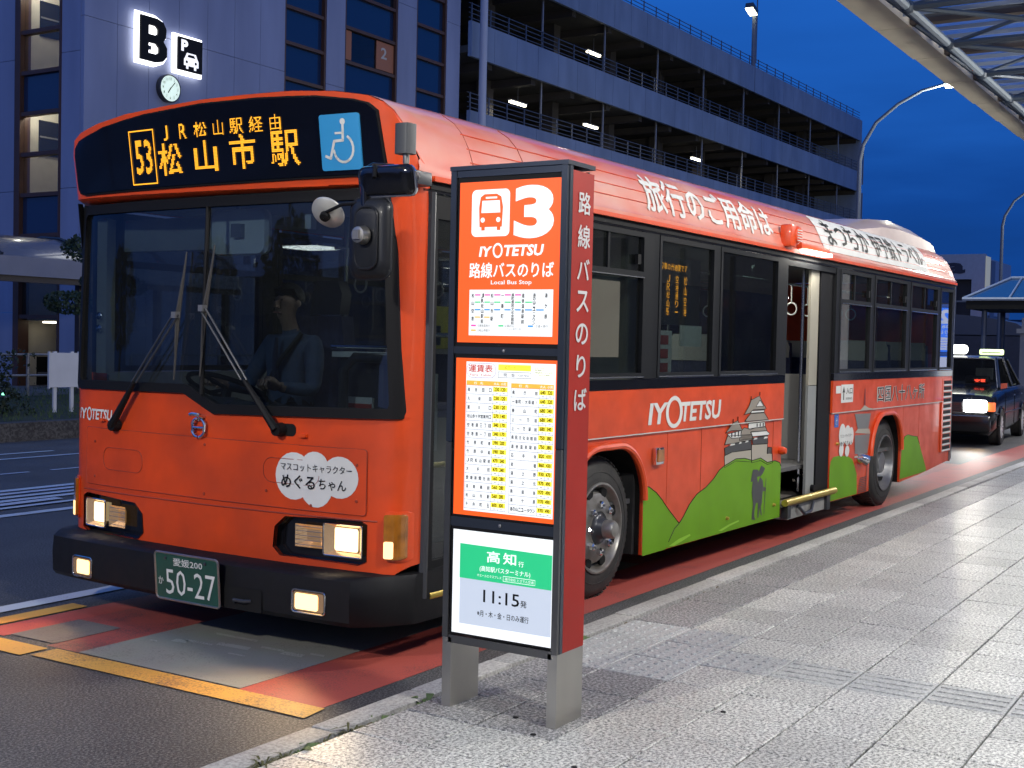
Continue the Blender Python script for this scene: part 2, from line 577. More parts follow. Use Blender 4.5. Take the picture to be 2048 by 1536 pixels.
mark('red_road_surface', RED, [(-.70, 1.95), (4, 1.95), (4, 2.15), (-.70, 2.15)], .006)
mark('yellow_road_line', YEL, [(-.87, -.17), (-.72, -.15), (-.72, 1.52), (-.87, 1.52)], .012)
mark('yellow_road_line', YELN, [(-.90, 1.56), (-.74, 1.56), (-.74, 2.6), (-.90, 2.6)], .012)
mark('yellow_road_line', YELN, [(-.74, 2.17), (.0, 2.17), (.0, 2.30), (-.74, 2.30)], .014)
mark('white_road_line', WHP, [(-1.8, 2.40), (40, 2.40), (40, 2.53), (-1.8, 2.53)], .016)
mark('white_road_line', WHP, [(-6, 5.40), (60, 5.55), (60, 5.68), (-6, 5.52)], .016)
for k in range(26):
    x = -1 + k * .9
    mark('white_road_dash', WHP, [(x, 8.09), (x + .62, 8.09), (x + .62, 8.15), (x, 8.15)], .016)
mark('white_road_line', WHP, [(-4, 9.42), (6.4, 9.42), (6.4, 9.50), (-4, 9.50)], .016)
mark('white_road_line', WHP, [(-4, 9.95), (5.9, 9.95), (5.9, 10.03), (-4, 10.03)], .016)
lm = MB()
for (x0, x1, y0, y1) in ((1.2, 3.9, 6.80, 6.92), (1.6, 4.1, 6.60, 6.70), (1.5, 4.1, 6.38, 6.48), (1.2, 3.7, 6.16, 6.27), (1.0, 2.2, 6.0, 6.9), (2.2, 2.9, 5.98, 6.10), (1.8, 3.0, 5.78, 5.86)):
    lm.add([(x0, y0, .006 + .001 * len(lm.f)), (x1, y0 + .04, .006 + .001 * len(lm.f)), (x1, y1 + .04, .006 + .001 * len(lm.f)), (x0, y1, .006 + .001 * len(lm.f))], [(0, 1, 2, 3)])
struct(lm.build('painted_road_lettering', WHP))

wm = MB()
for k, (x, y, l, w) in enumerate(((-.28, 1.12, .05, .10), (-.24, .98, .03, .20), (-.20, .78, .05, .22), (-.12, .62, .03, .16), (-.30, .70, .02, .12), (-.15, .48, .05, .14), (-.05, .86, .03, .30), (-.08, .40, .03, .10), (-.34, 1.25, .02, .06))):
    wm.add([(x, y, .0052), (x + l, y + .02, .0052), (x + l * .8, y + w, .0052), (x - l * .2, y + w * .9, .0052)], [(0, 1, 2, 3)])
o = wm.build('worn_lettering_remnant', paint_worn('faded_white_paint', (.34, .34, .31), .7)); o['kind'] = 'stuff'
# ---- kerb
kerb = MB().box(-6, 120, -.66, -.51, -.3, -.01).build('kerb', GRIT); struct(kerb)
ks = MB().box(0, .594, -.612, -.488, -.15, PZ - .004).build('kerb_stone', CONC, kerb, bevel=.012)
ks.location = (-3.0, 0, 0)
for k in range(1, 70):
    c = ks.copy(); col.objects.link(c); c.parent = kerb; c.location = (-3.0 + .6 * k, random.uniform(-.002, .002), random.uniform(-.002, .002))
fk = MB().box(39, 120, -.612, -.505, -.15, PZ - .004).build('kerb_stone_far', CONC, kerb); fk['kind'] = 'stuff'
gut_ = MB().box(-6, 60, -.655, -.614, -.1, PZ - .03).build('kerb_gutter', CONC, kerb)
dirt = MB()
for k in range(260):
    x = random.uniform(-2.6, 9) if random.random() < .8 else random.uniform(-2.4, 1)
    y = -.634 + random.uniform(-.018, .018); r = random.uniform(.006, .02)
    dirt.add([(x + r * math.cos(t) * random.uniform(.6, 2), y + r * math.sin(t) * .6, PZ - .03 + random.uniform(0, .012)) for t in (0, 1.2, 2.5, 3.8, 5)] + [(x, y, PZ - .015)], [(i, (i + 1) % 5, 5) for i in range(5)])
o = dirt.build('gutter_dirt', DRYG); o['kind'] = 'stuff'

# ---- pavement of square granite tiles
pv = MB().box(-8, 120, -30, -.657, -.3, PZ - .012).build('pavement', GRIT); struct(pv)
TP = .325
def tile_mesh(m, dots=False, bars=False):
    mb = MB(); mb.box(0, TP - .006, 0, .3135, -.03, 0)
    o = mb.build('paving_tile', m, None, bevel=.003, segs=1)
    me = o.data; bpy.data.objects.remove(o)
    if dots or bars:
        w = MB()
        if dots:
            for i in range(5):
                for j in range(5):
                    cx, cy = .036 + i * .0625, .032 + j * .0625
                    w.lathe([(.015, -.001), (.011, .004), (.006, .005), (.0005, .005)], 10, Matrix.Translation((cx, cy, 0)), 'z')
        else:
            for i in range(4):
                cx = .045 + i * .075
                w.box(cx - .012, cx + .012, .015, .298, -.002, .005)
        bm = bmesh.new(); bm.from_mesh(me)
        t = bpy.data.meshes.new('t'); t.from_pydata(w.v, [], w.f); bm.from_mesh(t)
        bm.to_mesh(me); bm.free(); bpy.data.meshes.remove(t)
    return me
TM = dict(light=tile_mesh(GRAN), dark=tile_mesh(GRAND), dots=tile_mesh(TACT, dots=True), bars=tile_mesh(TACT, bars=True))
def tile_kind(i, j):
    x = -.845 + TP * i + .01
    if j <= 1 and 3 <= i <= 5: return 'dots'
    if j == 2 and i == 4: return 'dots'
    if j > 2 and i == 4: return 'bars'
    if j <= 1 and 0 <= i <= 2: return 'dark'
    if j == 0 and i > 5: return 'dark'
    return 'light'
cand = []
for i in range(-4, 160):
    for j in range(0, 34):
        x = -.845 + TP * i; y = -.657 - .3195 * j - .3135
        dx, dy = x + 4.683, y + 3.486
        dep = dx * _f.x + dy * _f.y
        lat = dx * _rt.x + dy * _rt.y
        if dep < 1.0: continue
        vis = abs(lat) < dep * .46 + .5 and dep > 3
        cand.append((0 if vis else 1, dep, i, j, x, y))
cand.sort()
far = {'light': MB(), 'dark': MB(), 'dots': MB(), 'bars': MB()}
n_t = 0
for vis, dep, i, j, x, y in cand:
    k = tile_kind(i, j)
    dz = random.uniform(-.0012, .0012)
    if n_t < 298 and vis == 0:
        o = bpy.data.objects.new('paving_tile', TM[k]); col.objects.link(o); o.parent = pv
        o.location = (x, y, PZ + dz); o.rotation_euler = (random.uniform(-.0015, .0015), random.uniform(-.0015, .0015), 0)
        n_t += 1
    elif x < 52:
        far[k].box(x, x + TP - .006, y, y + .3135, PZ - .03, PZ + dz)
for k, mb in far.items():
    if mb.v:
        o = mb.build('distant_paving_tile', {'light': GRAN, 'dark': GRAND, 'dots': TACT, 'bars': TACT}[k], pv, fix=False); o['kind'] = 'stuff'
for x in (2.2, 4.9, 9):
    pass
gum = MB()
for (x, y) in ((-.83, -1.21), (-.69, -1.05), (2.5, -2.3), (-1.05, -1.5), (-.16, -1.66)):
    gum.lathe([(.012, .0), (.010, .003), (.0005, .004)], 8, Matrix.Translation((x, y, PZ)), 'z')
o = gum.build('gum_spots', INK, pv); o['kind'] = 'stuff'

# ---- weeds along the kerb
def weed(x, y, s, kind, label):
    root = thing('weed', label, 'weed', (x, y, PZ - .03), random.uniform(0, 6), 'weeds growing along the kerb')
    lf = MB()
    s *= 1.15
    n = 13 if kind == 'leafy' else 46
    for k in range(n):
        a = random.uniform(0, 6.28); l = s * random.uniform(.5, 1); w = l * (.26 if kind == 'leafy' else .07); e = random.uniform(.15, .9)
        d = Vector((math.cos(a), math.sin(a), 0)); q = Vector((-d.y, d.x, 0))
        p = Vector((random.uniform(-.3, .3) * s, random.uniform(-.15, .15) * s, 0))
        m_ = p + d * l * .5 + Vector((0, 0, l * e * .6)); t_ = p + d * l + Vector((0, 0, l * e * .5))
        lf.add([tuple(p), tuple(m_ + q * w), tuple(t_), tuple(m_ - q * w)], [(0, 1, 2, 3)])
    lf.build('leaf_rosette', mat('weed_leaf', (.09, .15, .04), .6, var=.4, vscale=30) if kind == 'leafy' else mat('moss_leaf', (.10, .10, .035), .8, var=.5, vscale=40), root, fix=False)
    MB().tube([(0, 0, -.02), (0, 0, s * .2)], s * .05, 6).build('stem', mat('weed_stem', (.12, .13, .05), .7), root)
for (x, y, s, kd, lb) in ((-1.60, -.632, .07, 'moss', 'brownish mossy weed clump nearest the camera at the kerb'), (-1.50, -.632, .055, 'moss', 'small olive weed tuft, second from the bottom of the kerb'),
        (-1.40, -.632, .075, 'leafy', 'spreading green weed rosette in the kerb joint, third from the bottom'), (-1.30, -.632, .055, 'moss', 'low olive grass tuft beside the spreading green rosette'),
        (-1.13, -.632, .075, 'moss', 'dense brown green tuft in the middle of the kerb weeds'), (-.96, -.632, .065, 'leafy', 'bright green leafy weed before the stand, next to last by the kerb'),
        (-.68, -.632, .065, 'leafy', 'pointed green weed closest to the steel foot of the stand'), (.62, -.632, .05, 'leafy', 'little green weed at the kerb behind the stand')):
    weed(x, y, s, kd, lb)

# ================================================================ FAR SIDE OF THE ROAD
VERGEY = 11.45
fkb = MB().box(-30, 150, VERGEY, VERGEY + .25, -.2, .26).build('far_kerb', speck('old_kerb', [(.02, .018, .018), (.045, .04, .04), (.08, .075, .07)], 30, .8, .0, .3, patch=.2)); struct(fkb)
vg = MB()
N = 60
vv = []
for i in range(N + 1):
    for j in range(7):
        x = -20 + i * 2.2; y = VERGEY + .25 + j * .9
        vv.append((x, y, .22 + .05 * j * (.6 + .4 * noise.noise(Vector((x * .3, y * .3, 0)))) - (.0 if j < 6 else .4)))
vg.add(vv, [(i * 7 + j, (i + 1) * 7 + j, (i + 1) * 7 + j + 1, i * 7 + j + 1) for i in range(N) for j in range(6)])
SOIL = mat('verge_soil', (.035, .045, .02), .95, var=.5, vscale=2, bump=.5, bscale=30)
o = vg.build('verge', SOIL); struct(o)
gs = MB()
for k in range(9000):
    x = random.uniform(2, 16); y = VERGEY + .28 + random.uniform(0, 4.5)
    z = .24 + .05 * (y - VERGEY); a = random.uniform(0, 6.3); h = random.uniform(.03, .09)
    gs.add([(x, y, z), (x + .012 * math.cos(a), y + .012 * math.sin(a), z), (x + .03 * math.cos(a), y + .03 * math.sin(a), z + h)], [(0, 1, 2)])
o = gs.build('grass', mat('grass_blade', (.06, .11, .03), .8, var=.5, vscale=3), None, fix=False); o['kind'] = 'stuff'
o = MB().box(-30, 150, 17.5, 60, -.1, .12).build('far_pavement', mat('far_paving', (.12, .12, .12), .8, var=.2)); struct(o)

LEAFD = mat('hedge_leaf', (.016, .03, .012), .7, var=.5, vscale=6)
def leaf_cloud(mb, cx, cy, cz, rx, ry, rz, n, s, seed=0, boxy=0):
    rnd = random.Random(seed)
    for k in range(n):
        while True:
            p = Vector((rnd.uniform(-1, 1), rnd.uniform(-1, 1), rnd.uniform(-1, 1)))
            if boxy or p.length < 1: break
        if not boxy and p.length > .01:
            p = p.normalized() * (p.length ** .4)
        q = Vector((p.x * rx, p.y * ry, p.z * rz))
        w = 1 + .28 * noise.noise(q * 2.2 + Vector((seed, 0, 0)))
        c = Vector((cx, cy, cz)) + q * w
        a = Vector((rnd.gauss(0, 1), rnd.gauss(0, 1), rnd.gauss(0, 1))).normalized()
        b = a.cross(Vector((rnd.gauss(0, 1), rnd.gauss(0, 1), rnd.gauss(0, 1)))).normalized()
        l = s * rnd.uniform(.6, 1.3)
        mb.add([tuple(c - a * l * .5), tuple(c + b * l * .3), tuple(c + a * l * .5), tuple(c - b * l * .3)], [(0, 1, 2, 3)])
hd = thing('hedge', 'dark clipped hedge on the grass verge across the road', 'hedge', (5.5, 13.3, .28))
mb = MB(); leaf_cloud(mb, 0, 0, .42, 2.2, .55, .48, 9000, .07, 3, boxy=1); mb.build('foliage', LEAFD, hd, fix=False)
mb = MB()
for k in range(14):
    mb.tube([(-2 + .3 * k, random.uniform(-.2, .2), -.1), (-2 + .3 * k + .1, 0, .6)], .02, 5)
mb.build('branches', mat('bark', (.06, .045, .03), .9), hd)
# pine shaped in pads
pt = thing('pine_tree', 'dark cloud pruned pine beside the left edge of the windscreen', 'tree', (10.25, 14.6, .3))
MB().tube([(0, 0, 0), (.1, .05, .9), (-.05, 0, 1.7), (.1, 0, 2.6), (.05, 0, 3.2)], [.09, .08, .065, .05, .02], 8).build('trunk', mat('bark'), pt, smooth=True)
for (x, y, z, rx, rz, s) in ((-.35, -.1, 1.75, .62, .20, 1), (.1, 0, 2.7, .62, .30, 2), (.6, .1, 2.1, .6, .2, 3), (.3, 0, 3.3, .45, .25, 4)):
    mb = MB(); leaf_cloud(mb, 0, 0, 0, rx, rx * .8, rz, 1500, .07, s)
    o = mb.build('foliage_pad', mat('pine_needles', (.02, .045, .022), .7, var=.5, vscale=5), pt, fix=False); o.location = (x, y, z)
    MB().tube([(0, 0, z - .3), (x * .6, y, z - .05), (x, y, z)], [.04, .03, .015], 6).build('limb', mat('bark'), pt)

# back of a notice board on two posts
nb = thing('notice_board', 'back of a white notice board on two posts beside the hedge', 'notice board', (8.17, 13.0, .3), R(-6))
NBM = mat('board_back', (.55, .56, .60), .5, var=.1)
box('board', NBM, nb, .0, .50, -.02, .0, .36, .90)
for x in (.08, .38):
    box('post', NBM, nb, x, x + .055, .002, .04, -.3, .92)
for x in (-.02, .50):
    box('frame_edge', NBM, nb, x, x + .02, -.03, .012, .34, .92)
# guard rail behind
grl = thing('guard_rail', 'white tubular guard rail behind hedge and notice board', 'guard rail', (0, 16.2, .1))
for z in (.62, 1.0):
    tube('rail', GREY, grl, [(2, 0, z), (40, 0, z)], .022, 8)
for k in range(16):
    tube('post', GREY, grl, [(3 + 2.4 * k, 0, 0), (3 + 2.4 * k, 0, 1.02)], .03, 8)
gl = thing('ground_light', 'small green light glowing at the foot of the verge', 'ground light', (8.75, 14.9, .35))
MB().lathe([(.04, 0), (.05, .05), (.03, .10)], 12, axis='z').build('housing', DGREY, gl)
MB().lathe([(.035, .10), (.03, .13), (.001, .14)], 12, axis='z').build('lens', mat('green_lens', (.1, .5, .3), .3, emit=(.25, 1, .55), strength=3), gl)

# covered walkway
wk = thing('covered_walkway', 'low covered walkway with curved dark roof in front of the parking building', 'walkway', (0, 18, 0))
WKM = mat('walkway_metal', (.20, .21, .27), .5, var=.1)
DKB = mat('dark_brown_metal', (.04, .03, .03), .5)
fl_ = MB(); ce = []
prof = [(0, 3.0), (.45, 3.3), (1.0, 3.48), (1.6, 3.52), (2.2, 3.42), (2.8, 3.2), (3.1, 3.0)]
mb = MB(); mb.loft([[(x, y, z) for y, z in prof] + [(x, y, z - .04) for y, z in prof[::-1]] for x in (4, 17.5)])
mb.build('curved_roof', mat('walkway_roof', (.10, .11, .14), .25, coat=.5, var=.2), wk, smooth=True)
for k in range(7):
    x = 4.5 + 2.15 * k
    tube('roof_rib', DGREY, wk, [(x, y, z + .03) for y, z in prof], .035, 6)
for k in range(6):
    x0 = 4 + 2.25 * k
    box('fascia_panel', WKM, wk, x0, x0 + 2.235, -.06, .0, 2.62, 3.0)
box('eave_beam', DKB, wk, 4, 17.5, .0, .15, 2.5, 2.62)
for k in range(7):
    x = 4.6 + 2.15 * k
    box('post', DKB, wk, x, x + .14, .5, .64, .1, 2.95)

# ================================================================ PARKING BUILDING
WALL = mat('wall_panel', (.27, .30, .43), .6, var=.22, vscale=1.1, rvar=.1, vmap=(1, 1, .22))
WALLB = mat('balcony_panel', (.215, .27, .38), .6, var=.28, vscale=1.2, vmap=(1, 1, .3))
BRN = mat('brown_window_frame', (.085, .035, .018), .5, var=.2)
PANE = glass('dark_pane', (.30, .36, .42), .9, .02, .02)
SPAN = mat('spandrel_glass', (.012, .03, .075), .12, coat=.3)
FY = 22.0; CX = 16.11
bl = thing('parking_building', 'multi storey parking garage with pale panels, strip windows and open decks', 'parking garage', (0, 0, 0))
# front wall panels between the strip windows
strips = [(23.29, 25.14), (26.02, 28.70), (29.74, 31.49)]
def panel_cols(x0, x1, w=1.03):
    n = max(1, round((x1 - x0) / w)); return [(x0 + (x1 - x0) * k / n, x0 + (x1 - x0) * (k + 1) / n) for k in range(n)]
zr = [(.1, 2.7), (2.7, 6.0), (6.0, 9.29), (9.29, 12.6), (12.6, 15.9), (15.9, 19.2)]
for a, b in [(CX, 23.29), (25.14, 26.02), (28.70, 29.74), (31.49, 32.31)]:
    for c0, c1 in panel_cols(a, b):
        for z0, z1 in zr:
            box('wall_panel', WALL, bl, c0 + .006, c1 - .006, FY, FY + .12, z0 + .006, z1 - .006)
o = MB().box(CX + .13, 32.3, FY + .13, FY + .2, .1, 19.2).build('inner_wall', DKB, None)
bpy.data.objects.remove(o)
for si, (a, b) in enumerate(strips):
    box('window_frame', BRN, bl, a - .01, a + .07, FY + .02, FY + .3, .1, 19.2)
    box('window_frame', BRN, bl, b - .07, b + .01, FY + .02, FY + .3, .1, 19.2)
    z = 1.9
    ph = [1.05, 1.07, 1.09][si]
    k = 0
    z = [10.19, 10.16, 9.98][si] - 8 * ph
    while z < 19:
        box('mullion', BRN, bl, a + .07, b - .07, FY + .04, FY + .2, z - .05, z + .05)
        box('window_pane', SPAN if k % 2 == (si % 2) or si != 1 else PANE, bl, a + .07, b - .07, FY + .15, FY + .17, z + .05, z + ph - .05)
        z += ph; k += 1
# the brown room with a figure two, seen through the middle strip
box('brown_screen', mat('brown_screen', (.36, .13, .06), .6), bl, 26.1, 26.45, FY + .10, FY + .13, 10.25, 11.15)
box('brown_screen', mat('brown_screen', (.36, .13, .06), .6), bl, 27.72, 28.62, FY + .10, FY + .13, 10.25, 11.15)
side = lambda u, v, o: (u, FY + .1 - o, v)
text('painted_number', '2', 27.95, 28.25, 10.62, 10.98, side, mat('pale_print', (.5, .45, .38), .6), bl, .004, .02)
# side face with the lit stair window
for c0, c1 in panel_cols(FY, 22.83, 1.0) + panel_cols(24.62, 34, 1.03):
    for z0, z1 in [(.1, 2.0), (2.0, 5.1), (5.1, 8.45), (8.45, 11.6), (11.6, 16)]:
        box('wall_panel', WALL, bl, CX, CX + .12, c0 + .006 + (.12 if c0 == FY else 0), c1 - .006, z0 + .006, z1 - .006)
box('window_frame', BRN, bl, CX - .02, CX + .3, 22.83, 22.90, .1, 16)
box('window_frame', BRN, bl, CX - .02, CX + .3, 24.40, 24.62, .1, 16)
SW = mat('stairwell_wall', (.50, .46, .38), .7, var=.1)
CLR = glass('clear_pane', (.75, .78, .80), .9, .02, .02)
for k in range(-4, 4):
    z = 6.02 + 1.03 * k + .0
    box('mullion', BRN, bl, CX, CX + .18, 22.90, 24.40, z - .05, z + .05)
    sp = k % 3 == 1 or k % 3 == 1
    sp = k in (1, -2)
    box('window_pane', SPAN if sp else CLR, bl, CX + .1, CX + .12, 22.90, 24.40, z + .05, z + .98)
box('stairwell_wall', SW, bl, CX + 1.5, CX + 1.6, 22.3, 25.2, .1, 16)
box('stairwell_wall', SW, bl, CX + .2, CX + 1.5, 22.35, 22.45, .1, 16)
box('stairwell_wall', SW, bl, CX + .32, CX + 1.5, 24.66, 24.76, .1, 16)
for k in range(-2, 4):
    z = 5.0 + 3.09 * k
    box('stair_landing', SW, bl, CX + .25, CX + 1.5, 22.5, 24.64, z - .1, z)
    box('inner_window', INK, bl, CX + .75, CX + 1.35, 24.62, 24.655, z + 1.15, z + 2.05)
    box('inner_window_bar', GREY, bl, CX + .75, CX + 1.35, 24.60, 24.615, z + 1.6, z + 1.64)
    box('landing_light', mat('landing_tube', (.8, .8, .7), .5, emit=(1, .93, .75), strength=5), bl, CX + .5, CX + .9, 24.0, 24.1, z + 2.93, z + 2.97)
    if z > 3: lamp('POINT', 'stair_light', (CX + .55, 24.0, z + 2.3), 65, (1, .9, .72), .1, parent=bl)
# open parking decks, turned very slightly from the wing
ga = thing('parking_decks', 'open parking decks behind long pale balconies and railings', 'parking decks', (33.0, FY, 0), R(-1.35))
bands = [(8.45, 9.80, .0), (11.72, 12.98, .0), (15.0, 16.32, .0), (5.2, 6.5, 0)]
for z0, z1, _ in bands:
    for k in range(29):
        x0 = k * 1.5034
        box('balcony_panel', WALLB, ga, x0 + .008, x0 + 1.4955, 0, .14, z0, z1)
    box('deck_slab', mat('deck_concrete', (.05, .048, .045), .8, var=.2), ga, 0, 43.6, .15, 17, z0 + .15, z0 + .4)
    rl = z1
    for q in range(4 if z1 < 16 else 3):
        box('railing_bar', mat('railing_blue_grey', (.07, .085, .12), .5), ga, 0, 43.6, .10, .13, rl + .12 + .17 * q, rl + .145 + .17 * q)
    for k in range(36):
        box('railing_post', mat('railing_blue_grey'), ga, .1 + 1.2 * k, .14 + 1.2 * k, .06, .10, rl, rl + (.66 if z1 < 16 else .5))
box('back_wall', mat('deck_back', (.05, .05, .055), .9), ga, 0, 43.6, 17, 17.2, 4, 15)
box('end_wall', WALLB, ga, 43.62, 43.8, 0, 3.0, 4, 16.3)
box('end_wall', mat('deck_back'), ga, 43.62, 43.8, 3.0, 17, 4, 16.3)
for z0, z1 in ((6.5, 8.6), (9.85, 11.85), (13.0, 15.15)):
    for k in range(9):
        x = 4.2 + 5.0 * k
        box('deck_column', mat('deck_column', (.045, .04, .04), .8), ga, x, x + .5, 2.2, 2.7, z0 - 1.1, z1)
        tube('drain_pipe', GREY, ga, [(x + 1.2, .4, z0 - .6), (x + 1.2, .4, z1)], .05, 6)
    for k in range(15):
        box('deck_beam', mat('deck_column'), ga, 1.5 + 3 * k, 1.8 + 3 * k, .3, 16, z1 - .3, z1)
TUBE = mat('deck_tube_light', (.9, .9, .85), .5, emit=(1, .93, .72), strength=9)
for (x, z, y, e) in ((11.6, 13.85 - .9, 1.6, 60), (5.6, 10.52, 1.6, 50), (11.5, 10.57, 1.6, 50), (22.4, 10.7, 1.6, 60), (36.2, 13.15, 6, 20), (30.2, 10.3, 9, 15)):
    z = {0: z}.get(0)
    z = 14.35 if z > 12 else 11.15
    lt = thing('deck_light', {11.6: 'fluorescent light glowing on the upper open parking deck', 5.6: 'leftmost fluorescent light on the lower open parking deck', 11.5: 'second fluorescent light from the left on the lower deck', 22.4: 'fluorescent light on the lower deck above the bus lettering', 36.2: 'faint distant light at the far end of the upper deck', 30.2: 'faint small light far along the lower deck'}[x], 'light', (33 + x * math.cos(R(-1.35)), FY + x * math.sin(R(-1.35)) + y, z), R(-1.35), 'lights on the parking decks')
    s = 1 if e > 30 else .45
    box('tube', TUBE, lt, -.55 * s, .55 * s, -.06, .06, -.10, -.03)
    box('housing', WHITE, lt, -.6 * s, .6 * s, -.08, .08, -.025, .02)
    tube('hanger', GREY, lt, [(0, 0, .02), (0, 0, .6)], .015, 5)
    lamp('AREA', 'tube_light', (0, 0, -.12), e, (1, .93, .75), 1.0, parent=lt, size_y=.15)
tube('downpipe', mat('pipe_paint', (.40, .42, .50), .5), bl, [(33.05, FY - .5, 0), (33.05, FY - .5, 19)], .14, 12)
box('link_wall', DKB, bl, 32.33, 33.0, FY + 1.6, FY + 1.7, .1, 19)
wl = thing('wall_light', 'small bright lamp on the dark gap between wing and decks', 'lamp', (32.75, FY + .9, 10.6))
MB().lathe([(.001, -.06), (.09, -.03), (.10, .03), (.001, .06)], 12, axis='y').build('bulb', TUBE, wl)
box('bracket', DGREY, wl, -.03, .03, .06, .7, -.03, .03)

# ---- letter B and parking pictogram, both back lit
HALO = mat('halo_light', (.9, .9, .9), .6, emit=(1, 1, 1), strength=2.6)
sg = thing('letter_sign', 'big black letter B lit from behind on the grey wall', 'sign', (17.66, FY - .16, 8.52))
m2 = lambda u, v, o: (u, -o, v)
def letterB(mb_name, m, parent, off, depth, grow):
    g = grow
    H, W = 1.12, .88
    out = [(-g, -g), (W * .62, -g), (W * .86 + g, .06 - g * .3), (W + g, .20), (W + g, .42), (W * .86, .575), (W * .95 + g, .68), (W * .97 + g, .90), (W * .85 + g * .7, 1.06 + g * .6), (W * .62, H + g), (-g, H + g)]
    h1 = [(.26 + g, .20 + g), (.52 - g, .20 + g), (.62 - g, .27), (.62 - g, .38), (.52 - g, .47 - g), (.26 + g, .47 - g)]
    h2 = [(.26 + g, .68 + g), (.50 - g, .68 + g), (.58 - g, .74), (.58 - g, .85), (.50 - g, .92 - g), (.26 + g, .92 - g)]
    return sheet(mb_name, [out, h1, h2] if g < .05 else [out], m2, m, parent, off, depth, smooth=False)
letterB('letter', INK, sg, .10, .06, 0)
letterB('halo_panel', HALO, sg, -.02, .03, .10)
box('mount', DGREY, sg, .3, .4, -.04, .02, .3, .4)
lamp('AREA', 'halo_glow', (.44, -.3, .56), 10, (.95, .98, 1), 1.0, rot=(R(-90), 0, 0), parent=sg)
pp = thing('parking_sign', 'black square sign with white letter P and car pictogram', 'sign', (18.92, FY - .16, 8.50))
sheet('plate', [rrect(0, .86, 0, .86, .02)], m2, INK, pp, .10, .05, smooth=False)
sheet('halo_panel', [rrect(-.10, .95, -.10, .95, .03)], m2, HALO, pp, -.02, .03, smooth=False)
WEM = mat('white_lit_print', (.8, .8, .8), .5, emit=(1, 1, 1), strength=.9)
text('letter', 'P', .10, .34, .50, .80, m2, WEM, pp, .104, .05)
sheet('pictogram', [[(.20, .30), (.24, .36), (.30, .48), (.62, .48), (.68, .36), (.72, .30), (.72, .14), (.64, .14), (.64, .06), (.56, .06), (.56, .14), (.36, .14), (.36, .06), (.28, .06), (.28, .14), (.20, .14)], [(.32, .37), (.36, .44), (.56, .44), (.60, .37)][::-1], circ(.30, .24, .04, 10), circ(.62, .24, .04, 10)], m2, WEM, pp, .104, smooth=False)
ck = thing('wall_clock', 'round lit wall clock with white face under the parking sign', 'clock', (18.77, FY - .12, 7.97))
MB().lathe([(.001, .12), (.36, .12), (.37, -.02), (.345, -.05), (.33, -.03)], 40, axis='y').build('case', DGREY, ck, smooth=True)
MB().lathe([(.33, -.03), (.001, -.03)], 40, axis='y').build('dial', mat('clock_dial', (.8, .85, .75), .5, emit=(.75, .95, .78), strength=.75), ck)
for n_ in range(1, 13):
    a = R(90 - 30 * n_)
    text('numeral', str(n_), .25 * math.cos(a) - .035, .25 * math.cos(a) + .035, .25 * math.sin(a) - .035, .25 * math.sin(a) + .035, lambda u, v, o: (u, -.03 - o, v), INK, ck, .004, .01, align='h')
for nm, ang, l, w in (('hour_hand', 7 * 30 + 3.5, .15, .014), ('minute_hand', 42, .24, .010)):
    a = R(90 - ang)
    MB().box(-.03, l, -.038, -.034, -w, w, Matrix.Rotation(-a, 4, 'Y')).build(nm, INK, ck)

# street lamps
LAMPM = mat('lamp_post_paint', (.10, .12, .17), .45)
LENS = mat('street_lamp_lens', (.9, .95, .7), .4, emit=(.90, 1, .55), strength=14)
def street_lamp(x, y, h, arm, label, lit, r=.10):
    t = thing('street_lamp', label, 'street lamp', (x, y, 0), 0, 'curved street lamps along the road')
    pts = [(0, 0, 0), (0, 0, h - 1.2), (0, -.10, h - .7), (0, -.5, h + .0), (0, -1.2, h + .55), (0, -arm * .75, h + .92), (0, -arm, h + 1.05)]
    tube('pole', LAMPM, t, pts, [r, r * .75, r * .65, r * .6, r * .55, r * .5, r * .45], 10)
    MB().loft([[(a * s, -arm - d, h + 1.06 + b) for a, b in ((-.10, 0), (-.07, .09), (.07, .09), (.10, 0), (.06, -.05), (-.06, -.05))] for d, s in ((0, .5), (.12, 1), (.4, 1.1), (.62, .6))]).build('lamp_head', LAMPM, t, smooth=True)
    MB().loft([[(a * s, -arm - d, h + .99 + b) for a, b in ((-.09, .03), (.09, .03), (.05, -.05), (-.05, -.05))] for d, s in ((.08, .8), (.4, 1), (.58, .6))]).build('lens', LENS if lit else GREY, t, smooth=True)
    if lit:
        lamp('POINT', 'street_lamp_light', (0, -arm - .3, h + .75), 900, (1, .97, .72), .15, parent=t)
street_lamp(36.75, 9.0, 8.95, 2.6, 'tall curved street lamp with a lit greenish head against the sky', True)
street_lamp(60.4, 9.0, 8.9, 2.6, 'farther unlit curved street lamp at the right edge', True)
fl = thing('roof_floodlight', 'floodlight mast with ladder on the garage roof', 'floodlight', (58.9, 21.5, 15.0))
tube('mast', LAMPM, fl, [(0, 0, 0), (0, 0, 4.2)], .13, 8)
tube('antenna', LAMPM, fl, [(.35, 0, 1.6), (.35, 0, 6.5)], .035, 6)
for k in range(6): tube('rung', LAMPM, fl, [(.0, 0, 1.9 + .4 * k), (.35, 0, 1.9 + .4 * k)], .025, 5)
MB().box(-.75, .05, -.22, .22, -.14, .14, Matrix.Translation((-.1, 0, 4.15)) @ Matrix.Rotation(R(18), 4, 'Y')).build('lamp_head', DGREY, fl, bevel=.03)
MB().box(-.72, .0, -.20, .20, -.18, -.142, Matrix.Translation((-.1, 0, 4.15)) @ Matrix.Rotation(R(18), 4, 'Y')).build('lens', mat('flood_lens', (.9, .9, .6), .4, emit=(1, .95, .6), strength=10), fl)

